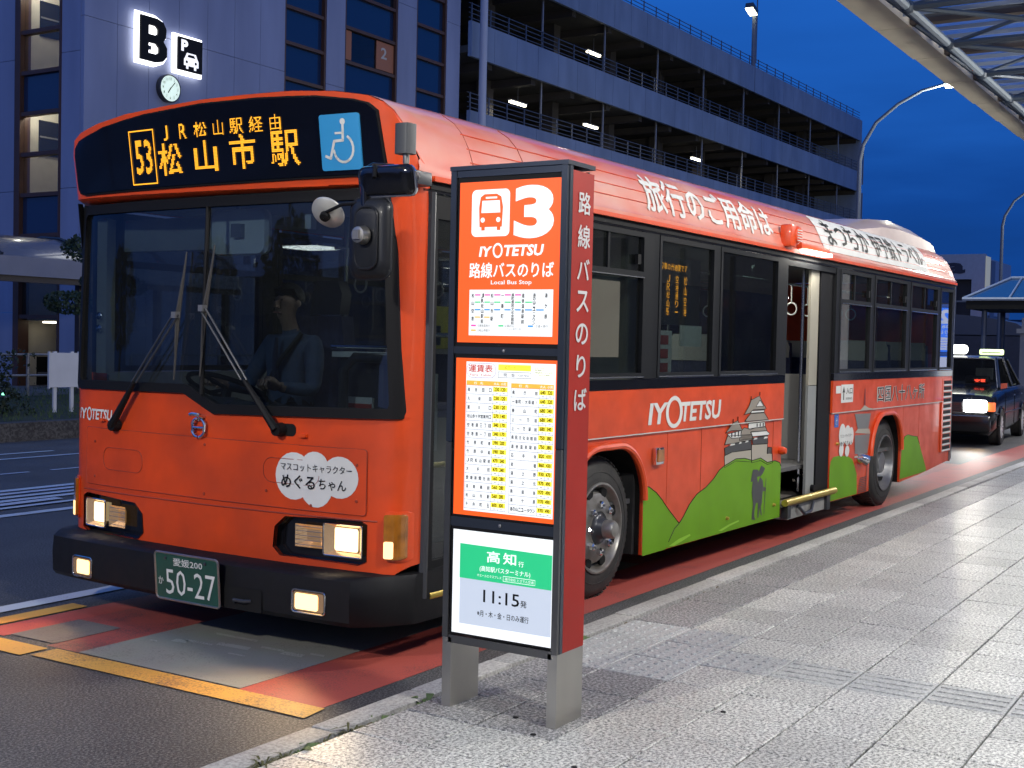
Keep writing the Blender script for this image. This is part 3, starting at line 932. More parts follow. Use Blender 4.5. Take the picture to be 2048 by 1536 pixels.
# ================================================================ FAR RIGHT
cb = thing('office_building', 'pale low office building with letters ca above its balconies', 'building', (89.7, 15.7, 0))
PALE = mat('pale_cladding', (.36, .38, .45), .6, var=.1)
DARKW = mat('dark_opening', (.018, .018, .03), .5)
box('core', DARKW, cb, .6, 10, .6, 12, 0, 8.0)
box('top_band', PALE, cb, 0, .5, 0, 12, 6.75, 8.55)
box('corner_pier', PALE, cb, .0, .5, 0, .9, 0, 6.75)
box('side_wall', PALE, cb, .52, 9.5, 0, .5, 4.2, 8.3)
box('side_wall', mat('side_grey', (.16, .17, .22), .6), cb, .52, 9.5, .05, .5, 0, 4.2)
box('lit_strip', mat('lit_cladding', (.5, .5, .4), .6, emit=(.5, .5, .38), strength=.35), cb, .1, 1.6, -.06, -.01, 5.2, 8.4)
box('side_strip', mat('side_grey'), cb, 2.0, 3.4, -.04, -.01, 3.8, 8.2)
for z in (5.1, 3.3, 1.9, .9):
    box('balcony_rail', GREY, cb, -.06, -.02, .9, 12, z, z + .12)
for k, y in enumerate((1.9, 3.8, 6.5, 9)):
    box('balcony_post', GREY, cb, -.04, .0, y, y + .1, 0, 6.7)
box('lit_window', mat('lit_room', (.7, .65, .5), .6, emit=(1, .88, .6), strength=.9), cb, .55, .59, 1.1, 2.7, 2.3, 3.6)
box('dim_window', mat('dim_room', (.3, .32, .4), .6, emit=(.2, .25, .4), strength=.3), cb, .5, .59, 2.2, 3.9, 4.9, 6.3)
text('roof_letters', 'ca', 4.0, 1.35, 7.15, 7.95, lambda u, v, o: (-o, u, v), mat('dark_letter', (.02, .025, .05), .5), cb, .03, .05)
ol = thing('orange_beacon', 'orange glowing beacon above the blue awning roof', 'light', (88.5, 14.7, 5.0))
MB().lathe([(.001, -.22), (.34, -.2), (.40, 0), (.34, .2), (.001, .22)], 14, axis='z').build('lens', mat('orange_beacon', (.9, .3, .08), .5, emit=(1, .30, .08), strength=1.6), ol, smooth=True)
box('bracket', DGREY, ol, .2, 1.2, -.1, .1, -.28, -.2)
aw = thing('bus_shelter', 'shelter with hipped blue glass roof and white ribs', 'shelter', (40.3, 6.35, 0))
RB = mat('blue_roof_glass', (.02, .07, .16), .2, coat=.4)
RIB = mat('pale_rib', (.35, .42, .55), .5)
mb = MB(); mb.add([(0, 0, 3.34), (0, -6, 3.34), (2.2, -6, 4.15), (2.2, -1.15, 4.15), (4.5, 0, 3.34), (4.5, -6, 3.34)], [(0, 1, 2, 3), (0, 3, 4), (3, 2, 5, 4)]); mb.build('roof', RB, aw)
tube('rib', RIB, aw, [(0, 0, 3.36), (2.2, -1.15, 4.18)], .045, 6)
tube('rib', RIB, aw, [(2.2, -1.15, 4.18), (2.2, -6, 4.18)], .045, 6)
tube('rib', RIB, aw, [(0, .02, 3.34), (0, -6, 3.34)], .06, 6)
for k in range(5):
    y = -1.5 - 1.1 * k
    tube('rib', RIB, aw, [(0, y, 3.37), (2.2, y + .0, 4.18)], .035, 6)
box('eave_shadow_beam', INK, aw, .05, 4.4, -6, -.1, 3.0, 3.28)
for y in (-.6, -3.2, -5.8):
    for x in (.6, 3.8):
        tube('post', mat('shelter_post', (.05, .07, .13), .5), aw, [(x, y, 0), (x, y, 3.05)], .09, 8)
wb = thing('kiosk', 'grey boxy kiosk wall under the shelter at the right edge', 'kiosk', (38.0, 4.05, 0))
box('wall', mat('kiosk_wall', (.13, .14, .19), .6, var=.1), wb, 0, 3, -4, 0, 0, 2.15)
box('cornice', mat('kiosk_cornice', (.17, .18, .22), .6), wb, -.1, 3.1, -4, .1, 2.152, 2.3)
box('upper_band', mat('kiosk_wall'), wb, .1, 2.9, -4, -.02, 2.303, 2.65)
sh = thing('shrub', 'dark shrub on top of the grey kiosk', 'shrub', (38.6, 3.4, 2.65))
mb = MB(); leaf_cloud(mb, 0, -.4, .25, .6, 1.1, .33, 1500, .1, 9); mb.build('foliage', LEAFD, sh, fix=False)
MB().tube([(0, -.3, 0), (0, -.3, .3)], .05, 6).build('stem', mat('bark'), sh)
# dark low structures behind the taxi
dk = thing('low_shed', 'dark low shed with an arched roof far behind the taxi', 'shed', (62, 8.5, 0))
box('wall', mat('shed_wall', (.035, .04, .07), .7, var=.2), dk, 0, 8, -3, 12, 0, 2.4)
mb = MB(); mb.loft([[(x, y, 2.4 + 1.1 * math.sqrt(max(0, 1 - ((y - 5) / 6) ** 2))) for y in [-1 + k for k in range(13)]] + [(x, y, 2.35) for y in [11 - k for k in range(13)]] for x in (0, 8)])
mb.build('arched_roof', mat('shed_roof', (.05, .06, .10), .5), dk)
hl_ = MB()
hv = []
for k in range(60):
    x = 500 + 5 * k; h = 18 + 9 * noise.noise(Vector((k * .12, 1, 0))) + 10 * math.exp(-((k - 10) / 14) ** 2)
    hv += [(700, -350 + 17 * k, 0), (700, -350 + 17 * k, h)]
hl_.add(hv, [(2 * k, 2 * k + 2, 2 * k + 3, 2 * k + 1) for k in range(59)])
hv2 = [(p[0] + 90, p[1], 0) for p in hv[::2]]
n0 = len(hl_.v); hl_.v += hv2
hl_.f += [(2 * k + 1, 2 * k + 3, n0 + k + 1, n0 + k) for k in range(59)]
struct(hl_.build('hills', mat('hills', (.02, .035, .07), .9)))

# ---- parked cars on the decks
def simple_car(label, loc, rz, c, group='cars parked on the decks'):
    t = thing('parked_car', label, 'car', loc, rz, group)
    cm = mat('car_%s' % ('light' if sum(c) > .6 else 'dark'), c, .3, coat=.6)
    sec = lambda x, w, z0, z1: [(x, -w, z0), (x, -w, z1 * .8), (x, -w * .9, z1), (x, w * .9, z1), (x, w, z1 * .8), (x, w, z0)]
    MB().loft([sec(-2.0, .62, .35, .62), sec(-1.85, .78, .22, .80), sec(-.9, .82, .2, .92), sec(1.4, .82, .2, .95), sec(1.95, .72, .3, .85)]).build('body', cm, t, smooth=True)
    sc = lambda x, w0, w1, z0, z1: [(x, -w0, z0), (x + .0, -w1, z1), (x, w1, z1), (x, w0, z0)]
    MB().loft([sc(-.95, .74, .72, .90, .93), sc(-.35, .76, .60, .9, 1.40), sc(.9, .76, .60, .9, 1.43), sc(1.75, .70, .66, .9, .96)]).build('cabin', mat('car_window', (.01, .015, .03), .1, coat=.5), t, smooth=True)
    for x in (-1.25, 1.25):
        for y in (-.80, .62):
            MB().lathe([(.001, y), (.30, y), (.32, y + .03), (.32, y + .15), (.30, y + .18), (.001, y + .18)], 18, Matrix.Translation((x, 0, .32)), 'y').build('wheel', BLACK, t)
    return t
def deckpos(x, y, z):
    a = R(-1.35); return (33 + x * math.cos(a) - y * math.sin(a), FY + x * math.sin(a) + y * math.cos(a), z)
simple_car('small pale car parked behind the lower deck railing at left', deckpos(2.6, 2.6, 8.9), R(90), (.5, .52, .58))
simple_car('dark car parked on the lower deck beside the second light', deckpos(8.6, 2.8, 8.9), R(90), (.03, .035, .05))
simple_car('pale car parked low behind the railing near the third light', deckpos(13.8, 2.6, 8.9), R(90), (.45, .47, .52))
simple_car('dark car parked on the upper deck beside its light', deckpos(14.6, 2.8, 12.15), R(90), (.03, .04, .06))
simple_car('dark car parked at the far end of the upper deck', deckpos(33, 2.8, 12.15), R(90), (.03, .035, .05))
simple_car('white car parked on the garage roof at the top edge', deckpos(13.2, 3.0, 15.4), R(86), (.5, .5, .5))
simple_car('dark car parked on the roof next to the white one', deckpos(16.4, 3.0, 15.4), R(90), (.03, .035, .05))
simple_car('reddish car parked at the far end of the garage roof', deckpos(38.5, 3.0, 15.3), R(90), (.28, .08, .05))

# ================================================================ STATION CANOPY (top right)
cp = thing('station_canopy', 'glass station canopy with beige edge panels and dark steel trusses', 'canopy', (0, 0, 0))
BEI = mat('beige_fascia', (.60, .54, .43), .6, var=.25, vscale=.8)
def cz(y): return 7.0 + (2.85 - y) * .045
PAN0 = 17.1 - 2.45 * 12
for k in range(28):
    x0 = PAN0 + 2.45 * k; 
    y1 = 2.86 - .012 * (x0 - 17) * (1 if x0 > 17 else .3)
    MB().add([(x0 + .015, 2.28, 6.99), (x0 + 2.435, 2.28, 6.99), (x0 + 2.435, y1, 7.0), (x0 + .015, y1, 7.0), (x0 + .015, 2.28, 7.3), (x0 + 2.435, 2.28, 7.3), (x0 + 2.435, y1 + .05, 7.3), (x0 + .015, y1 + .05, 7.3)],
             [(0, 1, 2, 3), (4, 5, 6, 7), (0, 1, 5, 4), (2, 3, 7, 6), (0, 3, 7, 4), (1, 2, 6, 5)]).build('fascia_panel', BEI, cp)
    # purlin
    box('purlin', mat('canopy_purlin', (.045, .033, .026), .6), cp, x0 - .10, x0 + .10, -9, 2.27, 7.02, 7.16)
CG = glass('canopy_glass', (.84, .92, .98), 1.0, .05, .10)
for k in range(28):
    x0 = PAN0 + 2.45 * k
    for j in range(5):
        y0 = 2.26 - 2.25 * (j + 1)
        box('glass_pane', CG, cp, x0 + .11, x0 + 2.34, y0 + .02, y0 + 2.23, 7.10, 7.115)
BARM = mat('glazing_bar_paint', (.20, .24, .30), .5)
for k in range(10, 28):
    x0 = PAN0 + 2.45 * k
    for q in range(1, 4):
        box('glazing_bar', BARM, cp, x0 + .6125 * q - .018, x0 + .6125 * q + .018, -9, 2.25, 7.03, 7.095)
for y in (2.27, .02, -2.23, -4.48):
    box('glazing_rail', BARM, cp, PAN0, PAN0 + 2.45 * 28, y - .03, y + .0, 7.165, 7.20)
STB = mat('truss_tube', (.035, .05, .075), .45, metal=.2)
STL = mat('truss_chord', (.16, .20, .25), .5, metal=.3)
NODES = [(PAN0 + 1.2 + 2.45 * k) for k in range(28)]
for j, (y, z) in enumerate(((1.35, 6.35), (-1.0, 6.35), (-3.4, 6.35), (-5.8, 6.35))):
    for k in range(27):
        tube('chord_tube', STL if j == 0 else STB, cp, [(NODES[k] + .12, y, z), (NODES[k + 1] - .12, y, z)], .065, 8)
        if j < 3:
            tube('brace_tube', STB, cp, [(NODES[k], y, z), (NODES[k], y - 2.35, z)], .05, 7)
            tube('brace_tube', STB, cp, [(NODES[k], y, z), (NODES[k + 1], y - 2.35, z)], .04, 7)
        tube('web_tube', STB, cp, [(NODES[k], y, z), (NODES[k] - 1.2, y + .85, 7.02)], .035, 6)
        tube('web_tube', STB, cp, [(NODES[k], y, z), (NODES[k] + 1.25, y - 1.1, 7.02)], .035, 6)
        MB().lathe([(.001, -.11), (.08, -.07), (.11, 0), (.08, .07), (.001, .11)], 10, Matrix.Translation((NODES[k], y, z)), 'z').build('node_ball', STB, cp, smooth=True)
for x in (-9, 9, 27, 45):
    tube('column', WHITE, cp, [(x, -7.5, .1), (x, -7.5, 6.4)], .2, 16)
# downlights hanging from the truss
for k, (x, y, e) in enumerate(((-7.6, .6, 1400), (-1.5, -4.4, 760), (4.5, -3.9, 740), (11.5, -3.6, 560), (18.5, -1.2, 560), (26, -1.0, 640))):
    t = thing('canopy_lamp', ('round canopy downlight nearest the road before the bus', 'round canopy downlight above the photographer', 'round canopy downlight above the front bus windows', 'round canopy downlight behind the middle bus door', 'round canopy downlight above the waiting taxi', 'farthest round downlight under the canopy')[k], 'lamp', (x, y, 5.1), 0, 'downlights under the canopy')
    MB().lathe([(.001, .14), (.16, .14), (.22, .02), (.22, -.08), (.19, -.08)], 20, axis='z').build('housing', DGREY, t, smooth=True)
    MB().lathe([(.19, -.07), (.001, -.07)], 20, axis='z').build('lens', mat('canopy_lamp_lens', (.9, .9, .9), .5, emit=(1, .96, .90), strength=40), t)
    tube('stem', DGREY, t, [(0, 0, .14), (0, 0, 1.3)], .02, 6)
    lamp('POINT', 'canopy_lamp_light', (0, 0, -.30), e, (1, .965, .88), .20, parent=t)

# ================================================================ THE BUS
W = 2.36; L = 10.12
bus = thing('city_bus', 'orange city bus with white lettering, lit destination display and open middle door', 'bus', (0, 0, 0), R(-1.0816))
_py = np.array([0, .01, .04, .10, .25, .60, 1.18, 1.76, 2.11, 2.26, 2.32, 2.35, 2.36])
_px = np.array([.13, .055, .005, -.025, -.052, -.085, -.10, -.085, -.052, -.025, .005, .055, .13])
def fx(y): return float(np.interp(y, _py, _px))
FY_CUTS = [.01, .04, .07, .10, .17, .25, .42, .6, .8, 1.0, 1.18, 1.4, 1.6, 1.76, 1.95, 2.11, 2.2, 2.26, 2.29, 2.32, 2.35]
def lean(z): return -.05 * max(0, (z - 2.24)) / .35 + .03 * max(0, min(1, (z - 1.2) / 1.0)) * (1 if z < 2.24 else 0) - (.02 if z >= 2.24 else 0)
frontm = lambda u, v, o: (fx(u) + lean(v) - o, u, v)
sidem = lambda u, v, o: (u, -o, v)
farm = lambda u, v, o: (u, W + o, v)
# roof cross-section (y, z), near side to middle
PROF = [(-.012, 2.285), (-.012, 2.315), (.004, 2.335), (.020, 2.40), (.045, 2.47), (.085, 2.545), (.14, 2.605), (.21, 2.65), (.35, 2.70), (.60, 2.735), (.90, 2.752), (1.18, 2.757)]
PROF_F = PROF + [(W - y, z) for y, z in PROF[:-1][::-1]]
# the header in front is a little lower and squarer than the roof behind it
_H = [(.0, 2.285), (.0, 2.315), (.004, 2.345), (.012, 2.42), (.026, 2.49), (.055, 2.552), (.10, 2.597), (.17, 2.628), (.35, 2.660), (.60, 2.682), (.90, 2.692), (1.18, 2.696)]
PROF_H = [(y, z - .015 * (y - 1.18)) for y, z in _H + [(W - y, z) for y, z in _H[:-1][::-1]]]
_cz = np.array([p[1] for p in PROF]); _cy = np.array([p[0] for p in PROF])
def covem(u, v, o):
    y = float(np.interp(v, _cz, _cy)); y2 = float(np.interp(v + .004, _cz, _cy)); dy = (y2 - y) / .004
    n = Vector((0, -1, dy)).normalized()
    return (u, y + n.y * o, v + n.z * o)
COVE_CUTS = [2.335, 2.40, 2.435, 2.47, 2.51, 2.545, 2.575, 2.605, 2.63]
# ---- roof shell, rounded at both ends
def ring(x, s=1, drop=0):
    return [(x, 1.18 + (y - 1.18) * s, z - drop * max(0, (z - 2.3) / .45)) for y, z in PROF_F]
rings = []
for x, s, d in ((-.0, 1, 1), (.06, 1, .8), (.16, 1, .45), (.35, 1, .15), (.6, 1, 0), (.8, 1, 0), (3, 1, 0), (5, 1, 0), (7, 1, 0), (9.3, 1, 0), (9.7, 1, .01), (9.95, .995, .03), (10.06, .985, .09), (10.12, .965, .24)):
    r_ = ring(x, s, 0 if x < .7 else d)
    if x < .7:
        r_ = [(x, (1 - d) * a[1] + d * b[0], (1 - d) * a[2] + d * b[1]) for a, b in zip(r_, PROF_H)]
    if x < .05:
        r_ = [(max(fx(min(max(y, 0), W)) - .02 - .05 * max(0, (z - 2.3)) / .35, -.2) + .004, y, z) for (_, y, z) in r_]
    elif x < .1:
        pass
    rings.append(r_)
ROOFP = mat('roof_paint', (.72, .10, .035), .36, coat=.7, var=.30, vscale=2.2, rvar=.25, c2=(.68, .36, .28), bump=.03, bscale=6, vmap=(.6, 2, 1))  # streaky second tone is pale: whitish lamp light on the roof put into colour
MB().loft(rings, closed=False, cap=False).build('roof', ROOFP, bus, smooth=True)
for v in (2.47, 2.545, 2.40):
    tube('roof_rib', ORANGE2, bus, [covem(.5, v, .002), covem(5, v, .002), covem(9.6, v, .002)], .003, 6)
box('gutter_rail', ORANGE2, bus, .15, 9.98, -.028, -.010, 2.268, 2.292)
box('gutter_shadow_gap', BLACK, bus, .15, 9.98, -.006, .004, 2.232, 2.267)
for x in (.52, 1.02):
    pts = [covem(x, v, .0015) for v in (2.34, 2.40, 2.47, 2.545, 2.605, 2.65)]
    tube('panel_seam', mat('seam_dark_orange', (.30, .04, .015), .5), bus, pts, .0025, 5)
# roof cooler
def podring(x, h, w0, w1, zb=2.62):
    return [(x, w0, zb), (x, w0 + .02, zb + h * .55), (x, w0 + .14, zb + h * .93), (x, w0 + .4, zb + h), (x, w1 - .4, zb + h), (x, w1 - .14, zb + h * .93), (x, w1 - .02, zb + h * .55), (x, w1, zb)]
POD = mat('pod_paint', (.52, .40, .36), .4, coat=.4, var=.15)
MB().loft([podring(7.15, .07, .30, 2.06), podring(7.5, .13, .26, 2.1), podring(7.9, .22, .2, 2.16), podring(8.4, .255, .17, 2.19), podring(9.2, .22, .16, 2.2), podring(9.60, .17, .165, 2.19), podring(9.76, .12, .17, 2.19), podring(9.82, .04, .19, 2.16), podring(9.83, .0, .2, 2.16)]).build('air_conditioner', POD, bus, smooth=True)
# ---- lettering on the cove
text('side_lettering', '旅行のご用命は', 2.40, 4.52, 2.352, 2.592, covem, WHV, bus, .005, .028, vcuts=COVE_CUTS)
sheet('lettering_panel', [rrect(5.60, 8.90, 2.345, 2.645, .12, 6)], covem, WHV, bus, .004, ucuts=[6, 6.5, 7, 7.5, 8, 8.5], vcuts=COVE_CUTS)
text('side_lettering', 'まつちか', 5.80, 6.98, 2.40, 2.62, covem, INK, bus, .008, .012, vcuts=COVE_CUTS)
text('side_lettering', '伊予鉄トラベル', 7.10, 8.76, 2.39, 2.61, covem, INK, bus, .008, .008, vcuts=COVE_CUTS)
# ventilation fan and door lamp
fan = MB().box(4.66, 4.79, -.075, .02, 2.305, 2.475).build('vent_box', ORANGE2, bus, bevel=.02)
MB().lathe([(.001, -.088), (.06, -.088), (.072, -.07), (.072, -.04)], 22, Matrix.Translation((4.80, 0, 2.40)), 'y').build('vent_dish', ORANGE2, bus, smooth=True)
for k in range(5):
    box('vent_slat', WHV, bus, 4.752, 4.848, -.0925, -.0885, 2.352 + .02 * k, 2.359 + .02 * k)
dl = MB().box(4.95, 5.62, -.055, .02, 2.305, 2.36).build('door_lamp', ORANGE2, bus, bevel=.015)
box('lamp_glass', mat('door_lamp_glow', (.9, .9, .9), .4, emit=(1, .97, .88), strength=5), dl, 4.99, 5.58, -.085, -.02, 2.278, 2.306)
lamp('AREA', 'door_lamp_light', (5.28, -.06, 2.26), 6, (1, .95, .85), .5, rot=(R(-12), 0, 0), parent=dl, size_y=.06)

# ---- header with destination display
top_line = [(y, z) for y, z in PROF_F if True]
hdr = [(y, z - .004) for y, z in PROF_H if .0 <= y <= W]
hdr = [(.0, 2.235)] + [(y, z) for y, z in hdr] + [(W, 2.235)]
sheet('header_panel', [hdr], frontm, ORANGE2, bus, .0, .03, ucuts=FY_CUTS, vcuts=[2.3, 2.4, 2.5, 2.6, 2.7])
vis = [(.10, 2.325), (.115, 2.298), (.15, 2.285), (2.18, 2.283), (2.228, 2.295), (2.245, 2.32), (2.248, 2.49), (2.235, 2.53), (2.19, 2.562), (1.95, 2.612), (1.6, 2.647), (1.18, 2.664), (.8, 2.662), (.45, 2.646), (.24, 2.618), (.17, 2.600), (.125, 2.565)]
DISP = mat('display_glass', (.004, .005, .010), .10, coat=.6)
sheet('display_gasket', [[(1.18 + (a - 1.18) * 1.008, 2.48 + (b - 2.48) * 1.05) for a, b in vis]], frontm, BLACK, bus, .012, .02, ucuts=FY_CUTS)
sheet('destination_display', [vis], frontm, DISP, bus, .018, .01, ucuts=FY_CUTS)
dm = MB()
tf = lambda u, v, o: frontm(u, v, o)
F_ = lambda u: u
for s, c, r, u0, u1, v0, v1 in (('松', 20, 22, 1.478, 1.306, 2.336, 2.497), ('山', 20, 22, 1.212, 1.050, 2.340, 2.492), ('市', 20, 22, .965, .795, 2.340, 2.505), ('駅', 22, 22, .70, .522, 2.340, 2.505)):
    led(s, c, r, u0 + .03, u1 + .03, v0, v1, tf, dm, .018 if s != '駅' else .008, .022, .86)
for s, u0, u1 in (('J', 1.418, 1.388), ('R', 1.30, 1.25), ('松', 1.192, 1.104), ('山', 1.058, .992), ('駅', .948, .860), ('経', .820, .734), ('由', .686, .618)):
    led(s, 8 if s in 'JR' else 15, 15, u0 + .035, u1 + .035, 2.510, 2.583, tf, dm, .0, .022, .95)
dm.build('amber_lettering', AMB, bus, fix=False)
dm = MB()
led('53', 22, 28, 1.685, 1.560, 2.352, 2.525, tf, dm, .012, .022, .86)
for a, b, c, d in ((1.725, 1.722, 2.30, 2.575), (1.538, 1.541, 2.30, 2.575)):
    dm.add([tf(a, c, .022), tf(a - .006, c, .022), tf(a - .006, d, .022), tf(a, d, .022)], [(0, 1, 2, 3)])
for z in (2.30, 2.569):
    dm.add([tf(1.725, z, .022), tf(1.532, z, .022), tf(1.532, z + .006, .022), tf(1.725, z + .006, .022)], [(0, 1, 2, 3)])
dm.build('route_number', AMB, bus, fix=False)
# wheelchair plate
BLUEV = mat('blue_vinyl', (.03, .30, .62), .4, var=.12)
wp = MB(); 
sheet('wheelchair_plate', [rrect(.205, .425, 2.305, 2.560, .012)], frontm, BLUEV, bus, .026, .008, ucuts=FY_CUTS)
def wchair(name, u0, u1, v0, v1, mapf, parent, off, m=WHV):
    U = lambda a: u0 + (u1 - u0) * a; V = lambda b: v0 + (v1 - v0) * b
    mb = MB(); k = abs(v1 - v0)
    def stroke(pts, w):
        for (a, b), (c, d) in zip(pts, pts[1:]):
            p = Vector((U(a), V(b))); q = Vector((U(c), V(d))); t = (q - p).normalized(); n = Vector((-t.y, t.x)) * w * k / 2; e = t * w * k * .3
            mb.add([mapf(*(p - n - e), off), mapf(*(q - n + e), off), mapf(*(q + n + e), off), mapf(*(p + n - e), off)], [(0, 1, 2, 3)])
    head = circ(U(.60), V(.86), .058 * k, 14)
    mb.add([mapf(a, b, off) for a, b in head], [tuple(range(14))])
    off2 = off
    stroke([(.60, .80), (.58, .53), (.36, .52)], .05)
    stroke([(.59, .66), (.40, .66)], .04)
    stroke([(.36, .52), (.24, .22), (.12, .26)], .05)
    stroke([(.62 + .0 + .26 * math.cos(R(t)) * .95 - .04, .38 + .24 * math.sin(R(t))) for t in range(60, -190, -18)], .045)
    mb.build(name, m, parent, fix=False)
wchair('wheelchair_symbol', .425, .205, 2.305, 2.560, frontm, bus, .0275)

# ---- windscreen
GLS = glass('windscreen_glass', (.54, .60, .63), 1.0, .008, .012)
ws_out = [(.03, 1.155), (1.14, 1.13), (1.36, 1.225), (2.29, 1.215), (2.312, 1.24), (2.300, 2.20), (2.27, 2.225), (.12, 2.225), (.085, 2.20), (.022, 1.19)]
ws_in = [(.085, 1.20), (1.13, 1.178), (1.352, 1.272), (2.25, 1.262), (2.262, 1.28), (2.255, 2.15), (2.235, 2.175), (.165, 2.175), (.14, 2.15), (.078, 1.22)]
sheet('windscreen_rubber', [ws_out, ws_in[::-1]], frontm, BLACK, bus, .018, .05, ucuts=FY_CUTS, vcuts=[1.4, 1.7, 2.0])
sheet('windscreen', [ws_in], frontm, GLS, bus, .0, .006, ucuts=FY_CUTS, vcuts=[1.4, 1.6, 1.8, 2.0])
tube('windscreen_divider', BLACK, bus, [frontm(1.235, 1.22, .004), frontm(1.235, 1.7, .004), frontm(1.235, 2.18, .004)], .012, 8)
# corner pillars beside the screen
for nm, pts, mm_ in (('corner_pillar', [(.0, 1.16), (.026, 1.16), (.088, 2.24), (.0, 2.24)], ORANGE), ('corner_pillar', [(2.314, 1.22), (2.33, 1.22), (2.318, 2.24), (2.302, 2.24)], BLACK)):
    sheet(nm, [pts], frontm, mm_, bus, .006, .03, ucuts=FY_CUTS, vcuts=[1.5, 1.9])
# ---- lower front
low = [(.0, .47), (.0, 1.175), (.03, 1.175), (1.13, 1.14), (1.36, 1.235), (2.33, 1.225), (2.36, 1.20), (2.36, .40), (2.3, .36), (.06, .42)]
hlR = [(.185, .478), (.185, .652), (.225, .672), (.66, .655), (.725, .60), (.735, .50), (.69, .462), (.23, .458)]
hlL = [(2.175, .478), (2.175, .610), (2.13, .628), (1.80, .625), (1.745, .58), (1.715, .480), (1.76, .435), (2.13, .440)]
hlL = [(W + .045 - a, b - .03) for a, b in hlR]
sheet('front_panel', [low, hlR[::-1], hlL], frontm, ORANGE, bus, .0, .02, ucuts=FY_CUTS, vcuts=[.7, .95])
flap = rrect(.19, 2.19, .695, 1.005, .015, 3)
SEAM = mat('seam_dark_orange')
def outline(name, pts, mapf, m, parent, w=.0022, off=.002, closed=True, n=6):
    P = list(pts) + ([pts[0]] if closed else [])
    Q = []
    for (a, b), (c, d) in zip(P, P[1:]):
        kk = max(1, int(math.hypot(c - a, d - b) / .12))
        for i in range(kk): Q.append((a + (c - a) * i / kk, b + (d - b) * i / kk))
    Q.append(P[-1])
    return tube(name, m, parent, [mapf(a, b, off) for a, b in Q], w, n)
sheet('service_flap', [flap], frontm, ORANGE, bus, .007, .006, ucuts=FY_CUTS)
outline('flap_seam', flap, frontm, SEAM, bus, .0028, .005)
outline('body_seam', [(.01, .672), (1.2, .664), (2.35, .660)], frontm, SEAM, bus, .004, .001, closed=False)
for pts in (rrect(.455, .80, .815, .935, .05, 5), rrect(1.68, 2.02, .785, .905, .05, 5)):
    outline('access_cover_seam', pts, frontm, SEAM, bus, .002, .008)
for (y, z) in ((.24, .93), (.24, .76), (.78, .77), (.50, .72), (2.10, .93), (2.10, .74), (1.2, .72), (1.2, .97)):
    MB().lathe([(.001, -.004), (.007, -.003), (.008, .0)], 8, Matrix.Translation(frontm(y, z, .008)), 'x').build('screw', SEAM, bus)
# cloud shaped name plate
cl = [circ(.605, .855, .115, 22, .115), circ(.47, .83, .10, 22, .118), circ(.335, .865, .105, 22, .10), circ(.48, .92, .075, 18, .06)]
for k, c_ in enumerate(cl):
    sheet('name_cloud', [c_], frontm, WHV, bus, .0085 + .0006 * k, ucuts=FY_CUTS)
text('name_lettering', 'マスコットキャラクター', .685, .265, .880, .918, frontm, INK, bus, .0125, .0)
text('name_lettering', 'めぐる', .68, .475, .795, .862, frontm, INK, bus, .0125, .02)
text('name_lettering', 'ちゃん', .455, .295, .800, .852, frontm, INK, bus, .0125, .008)
text('operator_lettering', 'IY', 2.275, 2.20, 1.048, 1.108, frontm, WHV, bus, .004, .03, shear=.10)
sheet('operator_ring', [circ(2.172, 1.078, .026, 20, .038), circ(2.172, 1.078, .017, 20, .026)[::-1]], frontm, WHV, bus, .004)
text('operator_lettering', 'TETSU', 2.148, 1.955, 1.048, 1.108, frontm, WHV, bus, .004, .03, shear=.04)
# emblem, tap and handles
em = MB()
c0 = frontm(1.235, 1.055, .02)
def arc3(cx, cz, r, a0, a1, x, w, n=14, ry=None):
    mb = MB(); mb.tube([(x, cx + r * math.cos(R(a0 + (a1 - a0) * k / n)), cz + (ry or r) * math.sin(R(a0 + (a1 - a0) * k / n))) for k in range(n + 1)], w, 8); return mb
e1 = arc3(1.235, 1.055, .048, 20, 160, c0[0], .008); e1.v += []; e1.build('emblem', CHROME, bus, smooth=True)
arc3(1.235, 1.055, .048, 200, 265, c0[0], .008).build('emblem', CHROME, bus, smooth=True)
arc3(1.235, 1.055, .048, 275, 340, c0[0], .008).build('emblem', CHROME, bus, smooth=True)
for s in (-1, 1):
    tube('emblem', CHROME, bus, [(c0[0], 1.235 + s * .043, 1.075), (c0[0], 1.235 + s * .040, 1.035)], .008, 8)
tube('emblem', CHROME, bus, [(c0[0], 1.195, 1.055), (c0[0], 1.275, 1.055)], .007, 8)
tube('washer_tap', CHROME, bus, [(c0[0] + .02, 1.215, 1.11), (c0[0] - .02, 1.215, 1.12), (c0[0] - .03, 1.245, 1.125), (c0[0] - .03, 1.265, 1.12)], .011, 8)
tube('washer_tap', CHROME, bus, [(c0[0] - .01, 1.215, 1.12), (c0[0] - .008, 1.225, 1.09)], .006, 8)
